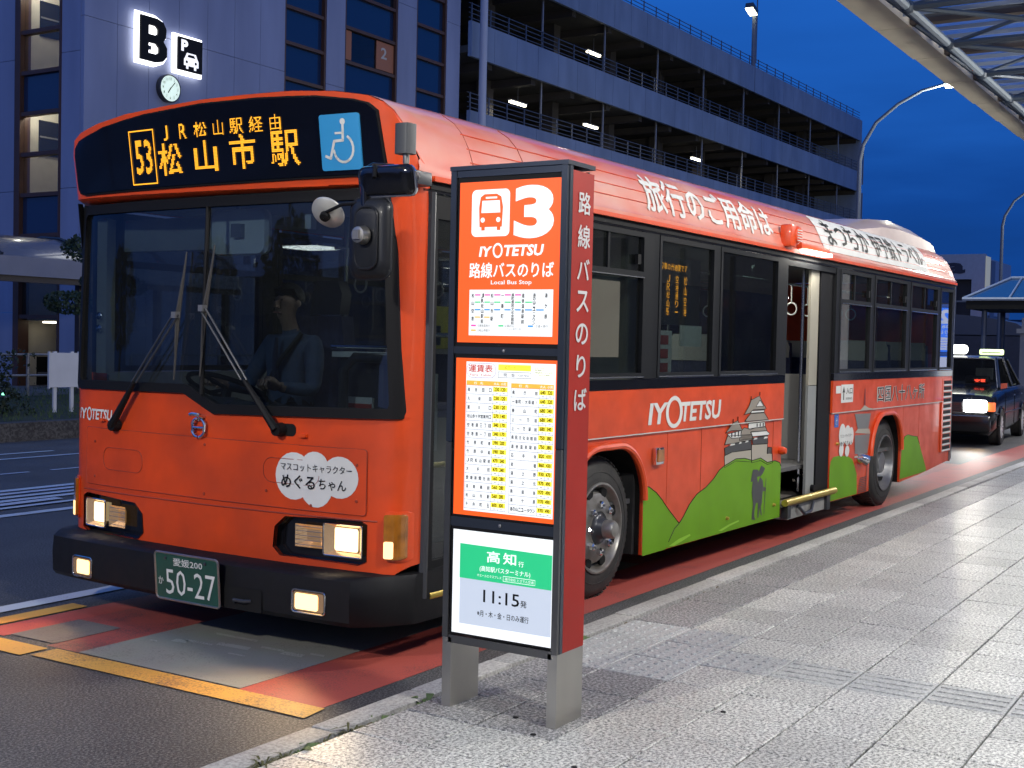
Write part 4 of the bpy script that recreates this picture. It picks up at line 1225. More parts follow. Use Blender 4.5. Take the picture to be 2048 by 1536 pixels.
# head lamps
REFL = mat('lamp_reflector', (.78, .60, .42), .22, metal=1, emit=(1, .55, .22), strength=.16)  # warm tint and faint glow put the bulb's light into the reflector
LENSC = glass('lamp_lens', (.92, .92, .90), .9, .02, .01)
WARM = (1, .70, .36)
HLM = mat('headlight_glow', (.5, .4, .3), .4, emit=(1, .76, .40), strength=2.3)
def headlamp(pts, lit, dim, sgn):
    base = sheet('headlight_housing', [pts], frontm, BLACKG, bus, -.045, .01, ucuts=FY_CUTS)
    n = len(pts)
    w = MB(); w.add([frontm(a, b, .006) for a, b in pts] + [frontm(a, b, -.046) for a, b in pts], [(i, (i + 1) % n, n + (i + 1) % n, n + i) for i in range(n)])
    w.build('headlight_rim', BLACKG, base)
    u0, u1, v0, v1 = lit
    h = MB(); P = [(u0, v0), (u1, v0), (u1, v1), (u0, v1)]; cu, cv = (u0 + u1) / 2, (v0 + v1) / 2
    h.add([frontm(a, b, .004) for a, b in P] + [frontm(cu + (a - cu) * .62, cv + (b - cv) * .72, -.03) for a, b in P], [(i, (i + 1) % 4, 4 + (i + 1) % 4, 4 + i) for i in range(4)])
    h.build('headlight_reflector', REFL, base)
    sheet('headlight_bulb', [rrect(cu - (u1 - u0) * .31, cu + (u1 - u0) * .31, cv - (v1 - v0) * .36, cv + (v1 - v0) * .36, .012)], frontm, HLM, base, -.024)
    outline('headlight_bezel', rrect(u0, u1, v0, v1, .012), frontm, CHROME, base, .004, .006)
    u0, u1, v0, v1 = dim
    P = [(u0, v0), (u1, v0), (u1, v1), (u0, v1)]; cu, cv = (u0 + u1) / 2, (v0 + v1) / 2
    h = MB(); h.add([frontm(a, b, -.004) for a, b in P] + [frontm(cu + (a - cu) * .5, cv + (b - cv) * .5, -.04) for a, b in P], [(i, (i + 1) % 4, 4 + (i + 1) % 4, 4 + i) for i in range(4)] + [(4, 5, 6, 7)])
    h.build('main_beam_reflector', REFL, base)
    for k in range(5):
        z = v0 + (v1 - v0) * (k + .5) / 5
        tube('lens_rib', GREY, base, [frontm(u0, z, -.003), frontm(u1, z, -.003)], .0016, 4)
    p = frontm(lit[0] * .5 + lit[1] * .5, .56, .03)
    lamp('SPOT', 'headlight_beam', p, 45, (1, .78, .5), .05, rot=aim((-1, 0, -.10)), spot=100, blend=.8, parent=base)
headlamp(hlR, (.208, .425, .490, .645), (.44, .60, .515, .625), 1)
headlamp(hlL, (2.005, 2.19, .462, .612), (1.835, 1.98, .475, .590), -1)
# corner indicators
def sidelamp(y0, y1, z0, z1, mir=False):
    pass
AMBG = mat('amber_lens', (.45, .16, .015), .15, coat=.8, var=.5, vscale=14)
AMBL = mat('lit_side_lamp', (.8, .6, .3), .3, emit=(1, .60, .26), strength=1.7)
for side in (0, 1):
    f = (lambda a: a) if not side else (lambda a: W - a)
    cm_ = (lambda u, v, o, f=f: frontm(f(u), v, o))
    sheet('indicator_rim', [rrect(.006, .088, .488, .722, .012)], cm_, ORANGE2, bus, .012, .02, ucuts=[.01, .04, .07])
    sheet('indicator', [rrect(.010, .082, .50, .71, .012)], cm_, AMBG, bus, .032, .02, ucuts=[.01, .04, .07])
    sheet('side_lamp', [rrect(.040, .080, .505, .585, .008)], cm_, AMBL, bus, .035, .003, ucuts=[.04, .07])
# bumper
def bx(y): return -.235 + .055 * ((y - 1.18) / 1.18) ** 2
bump_pts = [(.10, -.01), (.02, -.018), (-.13, .035), (-.19, .20)] 
rings = []
ys = [-.015, .0, .06, .16, .30, .6, .9, 1.18, 1.5, 1.8, 2.06, 2.2, 2.30, 2.37, 2.395]
for y in ys:
    e = min(y + .015, (2.395 - y) * 1.6) / .19
    x0 = bx(y) if e > 1 else bx(y) + (.24 if y < 1 else .12) * (1 - min(1, max(0, e))) ** 1.6
    rings.append([(x0 + .30, y, .192), (x0 + .02, y, .192), (x0, y, .215), (x0 - .004, y, .32), (x0 + .004, y, .405), (x0 + .03, y, .425), (x0 + .30, y, .435)])
MB().loft(rings).build('bumper', BUMPER, bus, smooth=True)
bumpm = lambda u, v, o: (bx(u) - .004 - o, u, v)
FOGL = mat('fog_lamp_glow', (.5, .4, .3), .4, emit=(1, .66, .26), strength=2.2)
for u0, u1 in ((.30, .475), (1.93, 2.08)):
    dz = 0 if u0 < 1 else -.02
    b_ = sheet('fog_lamp', [rrect(u0, u1, .245 + dz, .335 + dz, .012)], bumpm, REFL, bus, .003, .004)
    outline('fog_lamp_rim', rrect(u0 - .008, u1 + .008, .237 + dz, .343 + dz, .016), bumpm, CHROME, b_, .0045, .003)
    sheet('fog_lamp_bulb', [rrect(u0 + .03 if u0 < 1 else u0 + .01, u1 - .01 if u0 < 1 else u1 - .03, .252 + dz, .328 + dz, .012)], bumpm, FOGL, b_, .005)
    lamp('SPOT', 'fog_lamp_beam', bumpm((u0 + u1) / 2, .29, .04), 9, (1, .62, .28), .04, rot=aim((-1, 0, -.2)), spot=120, blend=.9, parent=b_)
sheet('tow_recess', [rrect(.67, .93, .20, .31, .015)], bumpm, INK, bus, .003)
tube('tow_hook', DGREY, bus, [bumpm(.74, .25, .0), bumpm(.77, .25, .022), bumpm(.83, .25, .022), bumpm(.84, .235, .0)], .009, 7)
# licence plate
plm = lambda u, v, o: (-.275 - o + (.34 - v - .03) * .08, u - .287, v + .035)
PLG = mat('plate_green', (.012, .075, .055), .4, var=.25, vscale=9)
pl_ = sheet('licence_plate', [rrect(1.205, 1.645, .165, .395, .018)], plm, PLG, bus, .0, .006, smooth=False)
outline('plate_frame', rrect(1.202, 1.648, .162, .398, .02), plm, STEEL, pl_, .006, .0)
text('plate_lettering', '愛媛200', 1.515, 1.31, .338, .378, plm, WHV, pl_, .002, .008)
text('plate_lettering', 'か', 1.628, 1.592, .235, .275, plm, WHV, pl_, .002, .008)
text('plate_number', '50-27', 1.575, 1.225, .190, .318, plm, WHV, pl_, .002, -.002)
for y in (1.57, 1.29):
    MB().lathe([(.001, -.006), (.008, -.004), (.009, 0)], 8, Matrix.Translation(plm(y, .372, .002)), 'x').build('plate_bolt', DGREY, pl_)
# wipers
def wiper(piv, elbow, b0, b1, nm):
    P = lambda p, o: Vector(frontm(p[0], p[1], o))
    w = MB().tube([P(piv, .045), P(((piv[0] * .6 + elbow[0] * .4), piv[1] * .6 + elbow[1] * .4), .055)], [.022, .012], 8).build('wiper_arm', BLACK, bus, smooth=True)
    for d in (-.018, .018):
        tube('wiper_rod', DGREY, w, [P((piv[0] * .6 + elbow[0] * .4 + d, piv[1] * .6 + elbow[1] * .4), .055), P((elbow[0] + d * 1.2, elbow[1]), .05)], .0055, 6)
    MB().lathe([(.001, -.02), (.03, -.02), (.035, .02), (.03, .05), (.001, .05)], 12, Matrix.Translation(P(piv, .03)), 'x').build('wiper_pivot', BLACK, w, smooth=True)
    tube('wiper_blade', mat('wiper_grey', (.045, .042, .04), .5), w, [P(b0, .02), P(elbow, .03), P(b1, .02)], [.004, .011, .004], 6)
    tube('wiper_bow', mat('wiper_grey'), w, [P((b0[0] * .8 + b1[0] * .2, b0[1] * .8 + b1[1] * .2), .028), P(elbow, .045), P((b0[0] * .2 + b1[0] * .8, b0[1] * .2 + b1[1] * .8), .028)], .006, 6)
    box('wiper_clip', GREY, w, *(sum([[c - .016, c + .016] for c in P(elbow, .05)], [])))
wiper((1.90, 1.03), (1.40, 1.625), (1.365, 1.95), (1.43, 1.29), 'a')
wiper((.69, 1.075), (1.20, 1.66), (1.16, 1.98), (1.235, 1.315), 'b')
sheet('wiper_recess', [rrect(.60, .735, 1.045, 1.105, .025)], frontm, INK, bus, .002)
for y in (.55, 2.03):
    box('wiper_nozzle', ORANGE2, bus, frontm(y, 1, 0)[0] - .02, frontm(y, 1, 0)[0], y - .02, y + .02, 1.045, 1.06)

# ---- near side
SK0 = .205
def arch_pts(cx, w, top, z0, r=.30):
    out = [(cx - w, z0)]
    for k in range(13):
        t = R(180 - 90 * k / 12); out.append((cx - w + r + r * math.cos(t), top - r + r * math.sin(t)))
    for k in range(13):
        t = R(90 - 90 * k / 12); out.append((cx + w - r + r * math.cos(t), top - r + r * math.sin(t)))
    out.append((cx + w, z0))
    return out
FXW, RXW = 1.966, 7.70
fa = arch_pts(1.965, .475, .915, SK0, .36)
ra = arch_pts(7.57, .50, .915, SK0, .38)
skirt_m = lambda u, v, o: (u, -o + .012, v)
# belt panels above trim line
XG = [1.5, 2, 2.5, 3, 3.5, 4, 4.5]
sheet('side_panel', [[(1.42, .975), (4.80, .975), (4.80, 1.25), (1.42, 1.25)]], sidem, ORANGE, bus, 0, .02)
sheet('side_panel', [[(5.95, .975), (9.98, .975), (9.98, 1.25), (5.95, 1.25)]], sidem, ORANGE, bus, 0, .02)
f1 = [(1.42, .965), (1.42, .4)] + [p for p in fa if p[0] > 1.47] + [(2.80, SK0), (2.80, .965)]
f1 = [(1.42, .965), (1.42, SK0)] + fa + [(2.775, SK0), (2.775, .965)]
sheet('skirt_panel', [f1[::-1]], skirt_m, ORANGE, bus, 0, .02)
for x0, x1 in ((2.781, 3.765), (3.771, 4.80)):
    sheet('skirt_panel', [[(x0, SK0 - .005), (x1, SK0 - .005), (x1, .965), (x0, .965)]], skirt_m, ORANGE, bus, 0, .02)
f2 = [(5.95, .965), (5.95, SK0)] + ra + [(8.14, SK0), (8.14, .965)]
sheet('skirt_panel', [f2[::-1]], skirt_m, ORANGE, bus, 0, .02)
sheet('skirt_panel', [[(8.146, SK0 + .005), (8.72, SK0 + .02), (8.72, .965), (8.146, .965)]], skirt_m, ORANGE, bus, 0, .02)
sheet('skirt_panel', [[(8.726, SK0 + .02), (9.98, .30), (9.98, .965), (8.726, .965)]], skirt_m, ORANGE, bus, 0, .02)
box('trim_strip', mat('trim_pale', (.62, .58, .52), .4), bus, 1.42, 4.80, -.004, .006, .968, .974)
box('trim_strip', mat('trim_pale'), bus, 5.95, 9.98, -.004, .006, .968, .974)
for x in (3.30, 4.62):
    outline('panel_seam', [(x, SK0 + .01), (x, .96)], skirt_m, SEAM, bus, .0016, .001, closed=False)
# arch lips
def lip(pts, top_only, name='arch_lip'):
    P = [Vector((a, -.004, b)) for a, b in pts]
    tube(name, ORANGE2, bus, P, .022, 8)
lip([p for p in fa if p[1] > .30], 1); lip([p for p in ra if p[1] > .30], 1)
for pts in (fa, ra):   # dark wheel housings
    cx = (pts[0][0] + pts[-1][0]) / 2
    w = MB(); n = len(pts)
    w.add([(a, .03, b) for a, b in pts] + [(a, .75, b) for a, b in pts], [(i, i + 1, n + i + 1, n + i) for i in range(n - 1)] + [tuple(range(n, 2 * n))])
    w.build('wheel_housing', mat('housing_dirt', (.016, .015, .014), .95, var=.5, vscale=8, spec=.1), bus)
# green hills, castle, pagoda and walker printed on the side
dec = lambda off: (lambda u, v, o: (u, -off + (.012 if v < .966 else 0), v))
hill1 = [(2.452, .198), (2.446, .634), (2.521, .630), (2.629, .583), (2.718, .527), (2.753, .499), (2.833, .443), (2.979, .348), (2.908, .321), (2.823, .243), (2.781, .199)]
hill2 = [(2.781, .204), (2.823, .243), (2.908, .321), (2.979, .348), (3.041, .386), (3.130, .458), (3.246, .518), (3.391, .552), (3.514, .599), (3.613, .655), (3.703, .680), (3.902, .715), (4.069, .709), (4.214, .683), (4.375, .691), (4.514, .648), (4.668, .652), (4.764, .632), (4.80, .600), (4.80, .20), (4.021, .202)]
sheet('hill_print', [hill1], dec(.002), GREENV, bus, 0); sheet('hill_print', [hill2], dec(.0025), GREENV, bus, 0)
outline('hill_outline', hill2[1:-2], lambda u, v, o: (u, .0095, v), INK, bus, .0035, 0, closed=False, n=4)
outline('hill_outline', hill1[1:8], lambda u, v, o: (u, .0095, v), INK, bus, .003, 0, closed=False, n=4)
hill3 = [(5.955, .50), (5.98, .556), (6.044, .589), (6.204, .592), (6.455, .567), (6.572, .532), (6.701, .394), (6.721, .21), (5.955, .21)]
hill4 = [(8.075, .235), (8.13, .581), (8.211, .658), (8.336, .672), (8.45, .655), (8.677, .634), (8.764, .555), (9.056, .27), (9.041, .245)]
sheet('hill_print', [hill3], dec(.002), GREENV, bus, 0); sheet('hill_print', [hill4], dec(.002), GREENV, bus, 0)
outline('hill_outline', hill4[1:7], lambda u, v, o: (u, .0095, v), INK, bus, .0025, 0, closed=False, n=4)
sheet('grass_highlight', [[(2.83, .215), (2.98, .245), (3.15, .258), (3.16, .245), (3.02, .222), (2.90, .205)]], dec(.0035), GREENL, bus, 0)
sheet('grass_highlight', [[(3.62, .225), (3.80, .25), (3.98, .262), (3.99, .252), (3.82, .236), (3.68, .215)]], dec(.0035), GREENL, bus, 0)
CAS = [
 ('stone_l', [(3.694, .749), (3.832, .768), (4.187, .764), (4.194, .673), (3.902, .700), (3.703, .665)], TAUPE2, 30),
 ('stone_r', [(4.190, .801), (4.505, .790), (4.500, .720), (4.601, .710), (4.617, .637), (4.514, .632), (4.375, .672), (4.200, .666)], TAUPE2, 31),
 ('dark_l', [(3.690, .805), (3.846, .827), (4.182, .834), (4.187, .768), (3.814, .769), (3.702, .752)], DKGR, 32),
 ('dark_r', [(4.191, .848), (4.500, .854), (4.511, .794), (4.213, .803)], DKGR, 32), ('dark_r2', [(4.517, .763), (4.591, .759), (4.595, .714), (4.501, .716)], DKGR, 33),
 ('roof_left', [(3.689, .829), (3.736, .889), (4.189, .877), (4.191, .840), (3.845, .831)], TAUPE, 34),
 ('turret_wall', [(3.727, .903), (3.983, .916), (3.986, .866), (3.807, .868)], WHV, 35), ('turret_roof', [(3.700, .912), (3.800, .980), (3.887, .994), (4.001, .918), (3.804, .924)], TAUPE, 36),
 ('roof_low', [(4.036, .935), (4.129, .923), (4.445, .927), (4.487, .892), (4.168, .900), (4.210, .847), (3.951, .846), (3.983, .916)], TAUPE, 34),
 ('wall_low', [(4.159, .896), (4.477, .892), (4.539, .867), (4.510, .857), (4.190, .862)], WHV, 36),
 ('wall_mid', [(4.116, .964), (4.432, .962), (4.445, .923), (4.242, .925), (4.148, .915), (4.110, .924)], WHV, 36),
 ('roof_mid', [(4.121, 1.035), (4.388, 1.033), (4.450, .995), (4.472, .978), (4.106, .980), (4.014, .984), (4.067, 1.012)], TAUPE, 37),
 ('wall_top', [(4.142, 1.056), (4.386, 1.053), (4.378, 1.037), (4.121, 1.039)], WHV, 38),
 ('roof_top', [(3.996, 1.033), (4.010, 1.039), (4.089, 1.096), (4.123, 1.136), (4.281, 1.162), (4.343, 1.112), (4.421, 1.065), (4.396, 1.059), (4.166, 1.062), (4.102, 1.039)], TAUPE, 38),
 ('gable', [(4.293, 1.131), (4.365, 1.083), (4.215, 1.085)], WHV, 40)]
for nm, pts, m_, k in CAS:
    o = dec(.001 * (k - 28) * .4 + .001)
    sheet('castle_print', [pts], o, m_, bus, 0)
    y0 = -(.001 * (k - 28) * .4 + .001)
    outline('castle_outline', pts, (lambda u, v, oo, y0=y0: (u, y0 + (.012 if v < .966 else 0) - .0003, v)), INK, bus, .0025, 0, n=4)
for x in (3.80, 3.86, 3.92): sheet('castle_window', [[(x, .875), (x + .02, .875), (x + .02, .912), (x, .912)]], dec(.0048), INK, bus, 0)
for x in (4.27, 4.33, 4.39): sheet('castle_window', [[(x, .93), (x + .025, .93), (x + .025, .955), (x, .955)]], dec(.0048), DKGR, bus, 0)
for a, b, c in ((3.78, 3.87, .822), (3.94, 3.99, .826), (4.06, 4.12, .830), (4.22, 4.29, .842), (4.42, 4.50, .840)): sheet('castle_dormer', [[(a, c - .006), (b, c - .004), (b, c + .006), (a + .02, c + .008)]], dec(.0052), WHV, bus, 0)
for p in ((4.123, 1.136), (4.29, 1.165), (3.80, .98), (3.887, .994)):
    tube('castle_finial', INK, bus, [(p[0], -.0045 + (.012 if p[1] < .966 else 0), p[1]), (p[0], -.0045 + (.012 if p[1] < .966 else 0), p[1] + .028)], .003, 4)
sheet('walker_print', [[(4.226, .240), (4.246, .355), (4.216, .446), (4.225, .511), (4.233, .525), (4.186, .523), (4.227, .613), (4.323, .606), (4.343, .589), (4.389, .634), (4.469, .606), (4.423, .569), (4.385, .553), (4.375, .545), (4.427, .516), (4.440, .467), (4.501, .454), (4.492, .433), (4.433, .434), (4.423, .353), (4.403, .318), (4.427, .252), (4.404, .255), (4.373, .321), (4.360, .241), (4.341, .239), (4.342, .354), (4.303, .357), (4.278, .301), (4.276, .257), (4.303, .229)]], dec(.0045), DKGR, bus, 0)
sheet('walker_print', [[(4.308, .552), (4.372, .554), (4.330, .506)]], dec(.0055), GREENV, bus, 0)
sheet('walker_staff', [[(4.487, .527), (4.497, .527), (4.474, .259), (4.464, .259)]], dec(.0045), DKGR, bus, 0)
for nm, pts, m_, k in (('pagoda_print', [(6.720, .982), (6.830, 1.015), (6.953, .988), (7.093, .976), (7.093, .968), (6.70, .968)], TAUPE2, 3), ('pagoda_print', [(6.589, .945), (7.066, .933), (7.004, .794), (6.689, .804)], mat('mid_grey_vinyl', (.17, .17, .165), .4), 2),
        ('pagoda_print', [(6.606, .772), (6.689, .804), (7.030, .792), (7.06, .750), (7.05, .742)], TAUPE2, 3), ('pagoda_print', [(6.608, .749), (7.055, .740), (6.997, .560), (6.625, .579)], mat('mid_grey_vinyl'), 2), ('pagoda_print', [(6.62, .56), (7.0, .555), (7.02, .535), (6.60, .545)], TAUPE2, 4)):
    sheet(nm, [pts], dec(.001 * k + .0015), m_, bus, 0)
sheet('pagoda_spire', [[(6.805, 1.02), (6.822, 1.168), (6.838, 1.168), (6.855, 1.02)]], dec(.004), mat('dark_red_vinyl', (.20, .01, .01), .4), bus, 0)
for k in range(9):
    z = .215 + .016 * k; sheet('step_print', [[(6.74 + .006 * k, z), (7.0, z), (7.0, z + .007), (6.745 + .006 * k, z + .007)]], dec(.004), DKGR, bus, 0)
sheet('pillar_print', [[(6.965, .21), (6.99, .53), (7.015, .53), (6.99, .21)]], dec(.005), mat('rust_vinyl', (.35, .06, .03), .4), bus, 0)
# lower name cloud near the door
for k, c_ in enumerate((circ(6.26, .77, .09, 20, .10), circ(6.40, .76, .09, 20, .09), circ(6.50, .75, .07, 20, .08), circ(6.24, .64, .06, 16, .06), circ(6.40, .62, .06, 16, .05))):
    sheet('name_cloud', [c_], dec(.004 + .0004 * k), WHV, bus, 0)
text('name_lettering', 'マスコットキャラクター', 6.20, 6.52, .745, .775, dec(.0075), INK, bus, 0, 0)
text('name_lettering', 'めぐるちゃん', 6.21, 6.54, .67, .715, dec(.0075), INK, bus, 0, 0)
# operator lettering
text('operator_lettering', 'IY', 2.475, 2.73, 1.022, 1.158, sidem, WHV, bus, .003, .03, shear=.10)
sheet('operator_ring', [circ(2.835, 1.092, .125, 30, .105), circ(2.835, 1.092, .085, 30, .078)[::-1]], sidem, WHV, bus, .0035)
text('operator_lettering', 'TETSU', 2.93, 3.575, 1.022, 1.155, sidem, WHV, bus, .003, .03, shear=.03)
text('route_lettering', '四国八十八ヶ所', 7.20, 8.85, 1.025, 1.19, sidem, WHV, bus, .003, .05)
text('route_lettering', '四国八十八ヶ所', 7.215, 8.835, 1.03, 1.185, sidem, INK, bus, .005, .0)
sheet('entrance_sticker', [[(6.16, 1.055), (6.49, 1.055), (6.49, 1.215), (6.16, 1.215)]], sidem, WHV, bus, .003)
sheet('entrance_sticker', [[(6.02, 1.14), (6.15, 1.14), (6.15, 1.205), (6.02, 1.205)]], sidem, WHV, bus, .003)
sheet('entrance_arrow', [[(6.215, 1.08), (6.235, 1.08), (6.235, 1.15), (6.26, 1.14), (6.225, 1.20), (6.19, 1.14), (6.215, 1.15)]], sidem, INK, bus, .005)
text('entrance_lettering', '入口', 6.29, 6.46, 1.13, 1.185, sidem, INK, bus, .005, .01)
text('entrance_lettering', 'ENTRANCE', 6.29, 6.46, 1.08, 1.10, sidem, INK, bus, .005, .0)
sheet('wheelchair_sticker', [[(6.04, .845), (6.15, .845), (6.15, .958), (6.04, .958)]], skirt_m, mat('deep_blue_vinyl', (.02, .12, .45), .4), bus, .003)
wchair('wheelchair_symbol', 6.05, 6.14, .85, .953, skirt_m, bus, .005)
# marker lamp, door button, exhaust, handles, bolts
mk_ = MB().box(2.555, 2.665, -.022, .012, .765, .875).build('side_marker', CHROME, bus, bevel=.008)
box('marker_lens', AMBG, mk_, 2.568, 2.652, -.030, -.021, .785, .862)
MB().lathe([(.001, -.05), (.022, -.045), (.032, -.02), (.028, .02)], 16, Matrix.Translation((4.76, 0, .725)), 'y').build('door_button', ORANGE2, bus, smooth=True)
MB().tube([(6.74, .05, .53), (6.74, -.03, .53), (6.77, -.06, .515)], [.045, .05, .052], 14, cap=False).build('fuel_cap', CHROME, bus, smooth=True)
for x, z in ((3.76, .30), (4.66, .31), (6.12, .70)):
    MB().lathe([(.001, -.022), (.010, -.02), (.014, .0), (.008, .01)], 8, Matrix.Translation((x, .01, z)), 'y').build('panel_lock', GOLD, bus)
# louvre at the tail
LV = [(9.60, 1.215), (10.0, 1.215), (10.0, .42), (9.60, .42)]
box('louvre_frame', ORANGE2, bus, 9.585, 9.99, -.003, .008, .41, 1.225)
for k in range(12):
    z = .43 + .066 * k
    box('louvre_slot', INK, bus, 9.64, 9.95, -.005, -.001, z + .008, z + .046)
    box('louvre_slat', WHV, bus, 9.63, 9.96, -.009, -.003, z - .010, z + .006)

# ---- near side windows (black band with aluminium frames)
WF = mat('window_frame', (.010, .011, .013), .5, spec=.12)
CH2 = mat('window_edge_chrome', (.55, .56, .58), .25, metal=1)
BGLS = glass('side_glass', (.50, .55, .55), 1.0, .01, .012)
DGLS = glass('dark_glass', (.10, .13, .13), 1.0, .01, .01)
def side_window(x0, x1, z0, z1, mapY, split=None, mid=None, g=BGLS, name='window'):
    """frame with pane; mapY = y of the outer skin and its outward sign"""
    y, s = mapY
    t = .032
    Y = lambda a, b: (min(y + s * a, y + s * b), max(y + s * a, y + s * b))
    a, b = Y(.010, -.03)
    fr_ = MB()
    fr_.box(x0, x0 + t, a, b, z0, z1); fr_.box(x1 - t, x1, a, b, z0, z1); fr_.box(x0 + t, x1 - t, a, b, z0, z0 + t); fr_.box(x0 + t, x1 - t, a, b, z1 - t, z1)
    if split: fr_.box(x0 + t, x1 - t, a, b, split - .018, split + .018)
    f_ = fr_.build(name, WF, bus)
    a, b = Y(-.012, -.016)
    zz = [z0 + t, (split - .018) if split else z1 - t]
    box('pane', g, f_, x0 + t, x1 - t, a, b, zz[0], zz[1])
    if split:
        box('pane', g, f_, x0 + t, x1 - t, a, b, split + .018, z1 - t)
        a2, b2 = Y(.004, -.010)
        for xm in (mid if isinstance(mid, (list, tuple)) else [mid] if mid else []):
            box('slider_frame', WF, f_, xm - .012, xm + .012, a2, b2, split + .018, z1 - t)
        a2, b2 = Y(.018, .0105)
        box('window_chrome', CH2, f_, x0 + t, x1 - t, a2, b2, split - .022, split - .015)
        box('window_latch', BLACK, f_, x1 - .13, x1 - .09, *Y(.02, -.005), split + .06, split + .12)
    a2, b2 = Y(.018, .0105)
    box('window_chrome', CH2, f_, x0 + .01, x1 - .01, a2, b2, z0 + .004, z0 + .012)
    return f_
NS = (0.0, -1)
ZW0, ZW1 = 1.318, 2.215
side_window(1.46, 2.37, ZW0, ZW1, NS, split=1.955, mid=1.9)
side_window(2.56, 3.42, ZW0, ZW1, NS)
side_window(3.51, 4.61, ZW0, ZW1, NS, g=DGLS)
side_window(6.05, 6.93, ZW0, ZW1, NS, split=1.94, mid=6.45)
side_window(7.03, 8.10, ZW0, ZW1, NS, split=1.94, mid=7.55)
side_window(8.22, 9.26, ZW0, ZW1, NS, split=1.94, mid=8.75)
side_window(9.37, 9.90, ZW0, ZW1, NS, g=BGLS)
for x0, x1 in ((1.42, 1.455), (2.375, 2.555), (3.425, 3.505), (4.615, 4.80), (5.95, 6.045), (6.935, 7.025), (8.105, 8.215), (9.265, 9.365), (9.905, 9.98)):
    box('window_pillar', WF, bus, x0, x1, -.006, .03, ZW0 - .003, ZW1 + .003)
box('window_sill_band', BLACKG, bus, 1.42, 4.80, -.004, .03, 1.252, ZW0 - .005)
box('window_sill_band', BLACKG, bus, 5.95, 9.98, -.004, .03, 1.252, ZW0 - .005)
box('window_head_band', BLACKG, bus, .10, 9.98, .0, .03, ZW1 + .005, 2.232)
# front door, two glazed leaves
DRG = glass('door_glass', (.50, .54, .54), 1.0, .02, .012)
fd = MB(); 
for x0, x1 in ((.185, .765), (.785, 1.365)):
    fd.box(x0, x0 + .035, -.0, .04, .43, 2.21); fd.box(x1 - .035, x1, -.0, .04, .43, 2.21); fd.box(x0 + .035, x1 - .035, -.0, .04, .43, .47); fd.box(x0 + .035, x1 - .035, 0, .04, 2.10, 2.21)
fdo = fd.build('front_door', BLACK, bus)
for x0, x1 in ((.22, .73), (.82, 1.33)):
    box('door_pane', DRG, fdo, x0, x1, .015, .019, .47, 2.10)
    tube('door_rail', CHROME, fdo, [(x0, .05, 1.55), (x1, .05, 1.55)], .012, 8)
    tube('door_rail', GOLD, fdo, [(x0, .05, .92), (x1, .05, .92)], .014, 8)
tube('door_edge_rubber', DGREY, bus, [(.15, .004, .30), (.158, .004, 1.2), (.165, .004, 2.22)], .026, 8)
box('door_sill', ORANGE, bus, .19, 1.42, .012, .04, .375, .425)
box('door_sill', BLACK, bus, .19, 1.42, .03, .05, .32, .374)
tube('step_edge', GOLD, bus, [(.19, .0, .305), (1.40, .0, .305)], .022, 10)
box('door_skirt', ORANGE, bus, .16, 1.42, .012, .05, .205, .283)
box('door_pillar', WF, bus, 1.37, 1.42, -.004, .04, .43, 2.23)
# middle door: opening with the leaf slid half way
mdp = box('middle_door', WF, bus, 5.62, 5.95, .045, .09, .30, 2.21)
box('door_edge_post', mat('door_post_cream', (.32, .30, .24), .5, var=.15), mdp, 5.42, 5.615, .03, .052, 1.22, 2.21)
box('door_edge_post', mat('door_post_grey', (.25, .26, .25), .5, var=.15), mdp, 5.42, 5.615, .03, .052, .30, 1.215)
box('door_rubber', BLACK, mdp, 5.63, 5.94, .02, .044, .31, 2.20)
MB().lathe([(.001, .0), (.03, .0), (.03, .03)], 12, Matrix.Translation((5.56, 0, .36)), 'y').build('door_roller', BLACK, mdp)
box('door_header', WF, bus, 4.80, 5.95, .0, .05, 2.17, 2.2142)
sfl = box('middle_step', mat('step_floor', (.17, .15, .13), .7, var=.25, vscale=14), bus, 4.80, 5.95, .0, 1.0, .27, .30)
box('step_riser', mat('riser', (.10, .09, .085), .7, var=.2), bus, 4.81, 5.94, .75, .78, .301, .56)
tube('step_edge', GOLD, bus, [(4.80, -.03, .31), (5.98, -.03, .31)], .028, 10)
SG = mat('step_box_paint', (.35, .34, .32), .5, var=.4, vscale=9)
box('step_box', SG, bus, 4.90, 5.90, -.01, .2, .165, .268)
tube('step_cable', DGREY, bus, [(5.1, -.03, .26), (5.2, -.05, .19), (5.35, -.05, .20), (5.45, -.03, .26)], .014, 6)
box('step_bracket', DGREY, bus, 4.86, 4.93, -.035, .02, .18, .28)
box('step_bracket', DGREY, bus, 5.78, 5.86, -.035, .02, .16, .28)

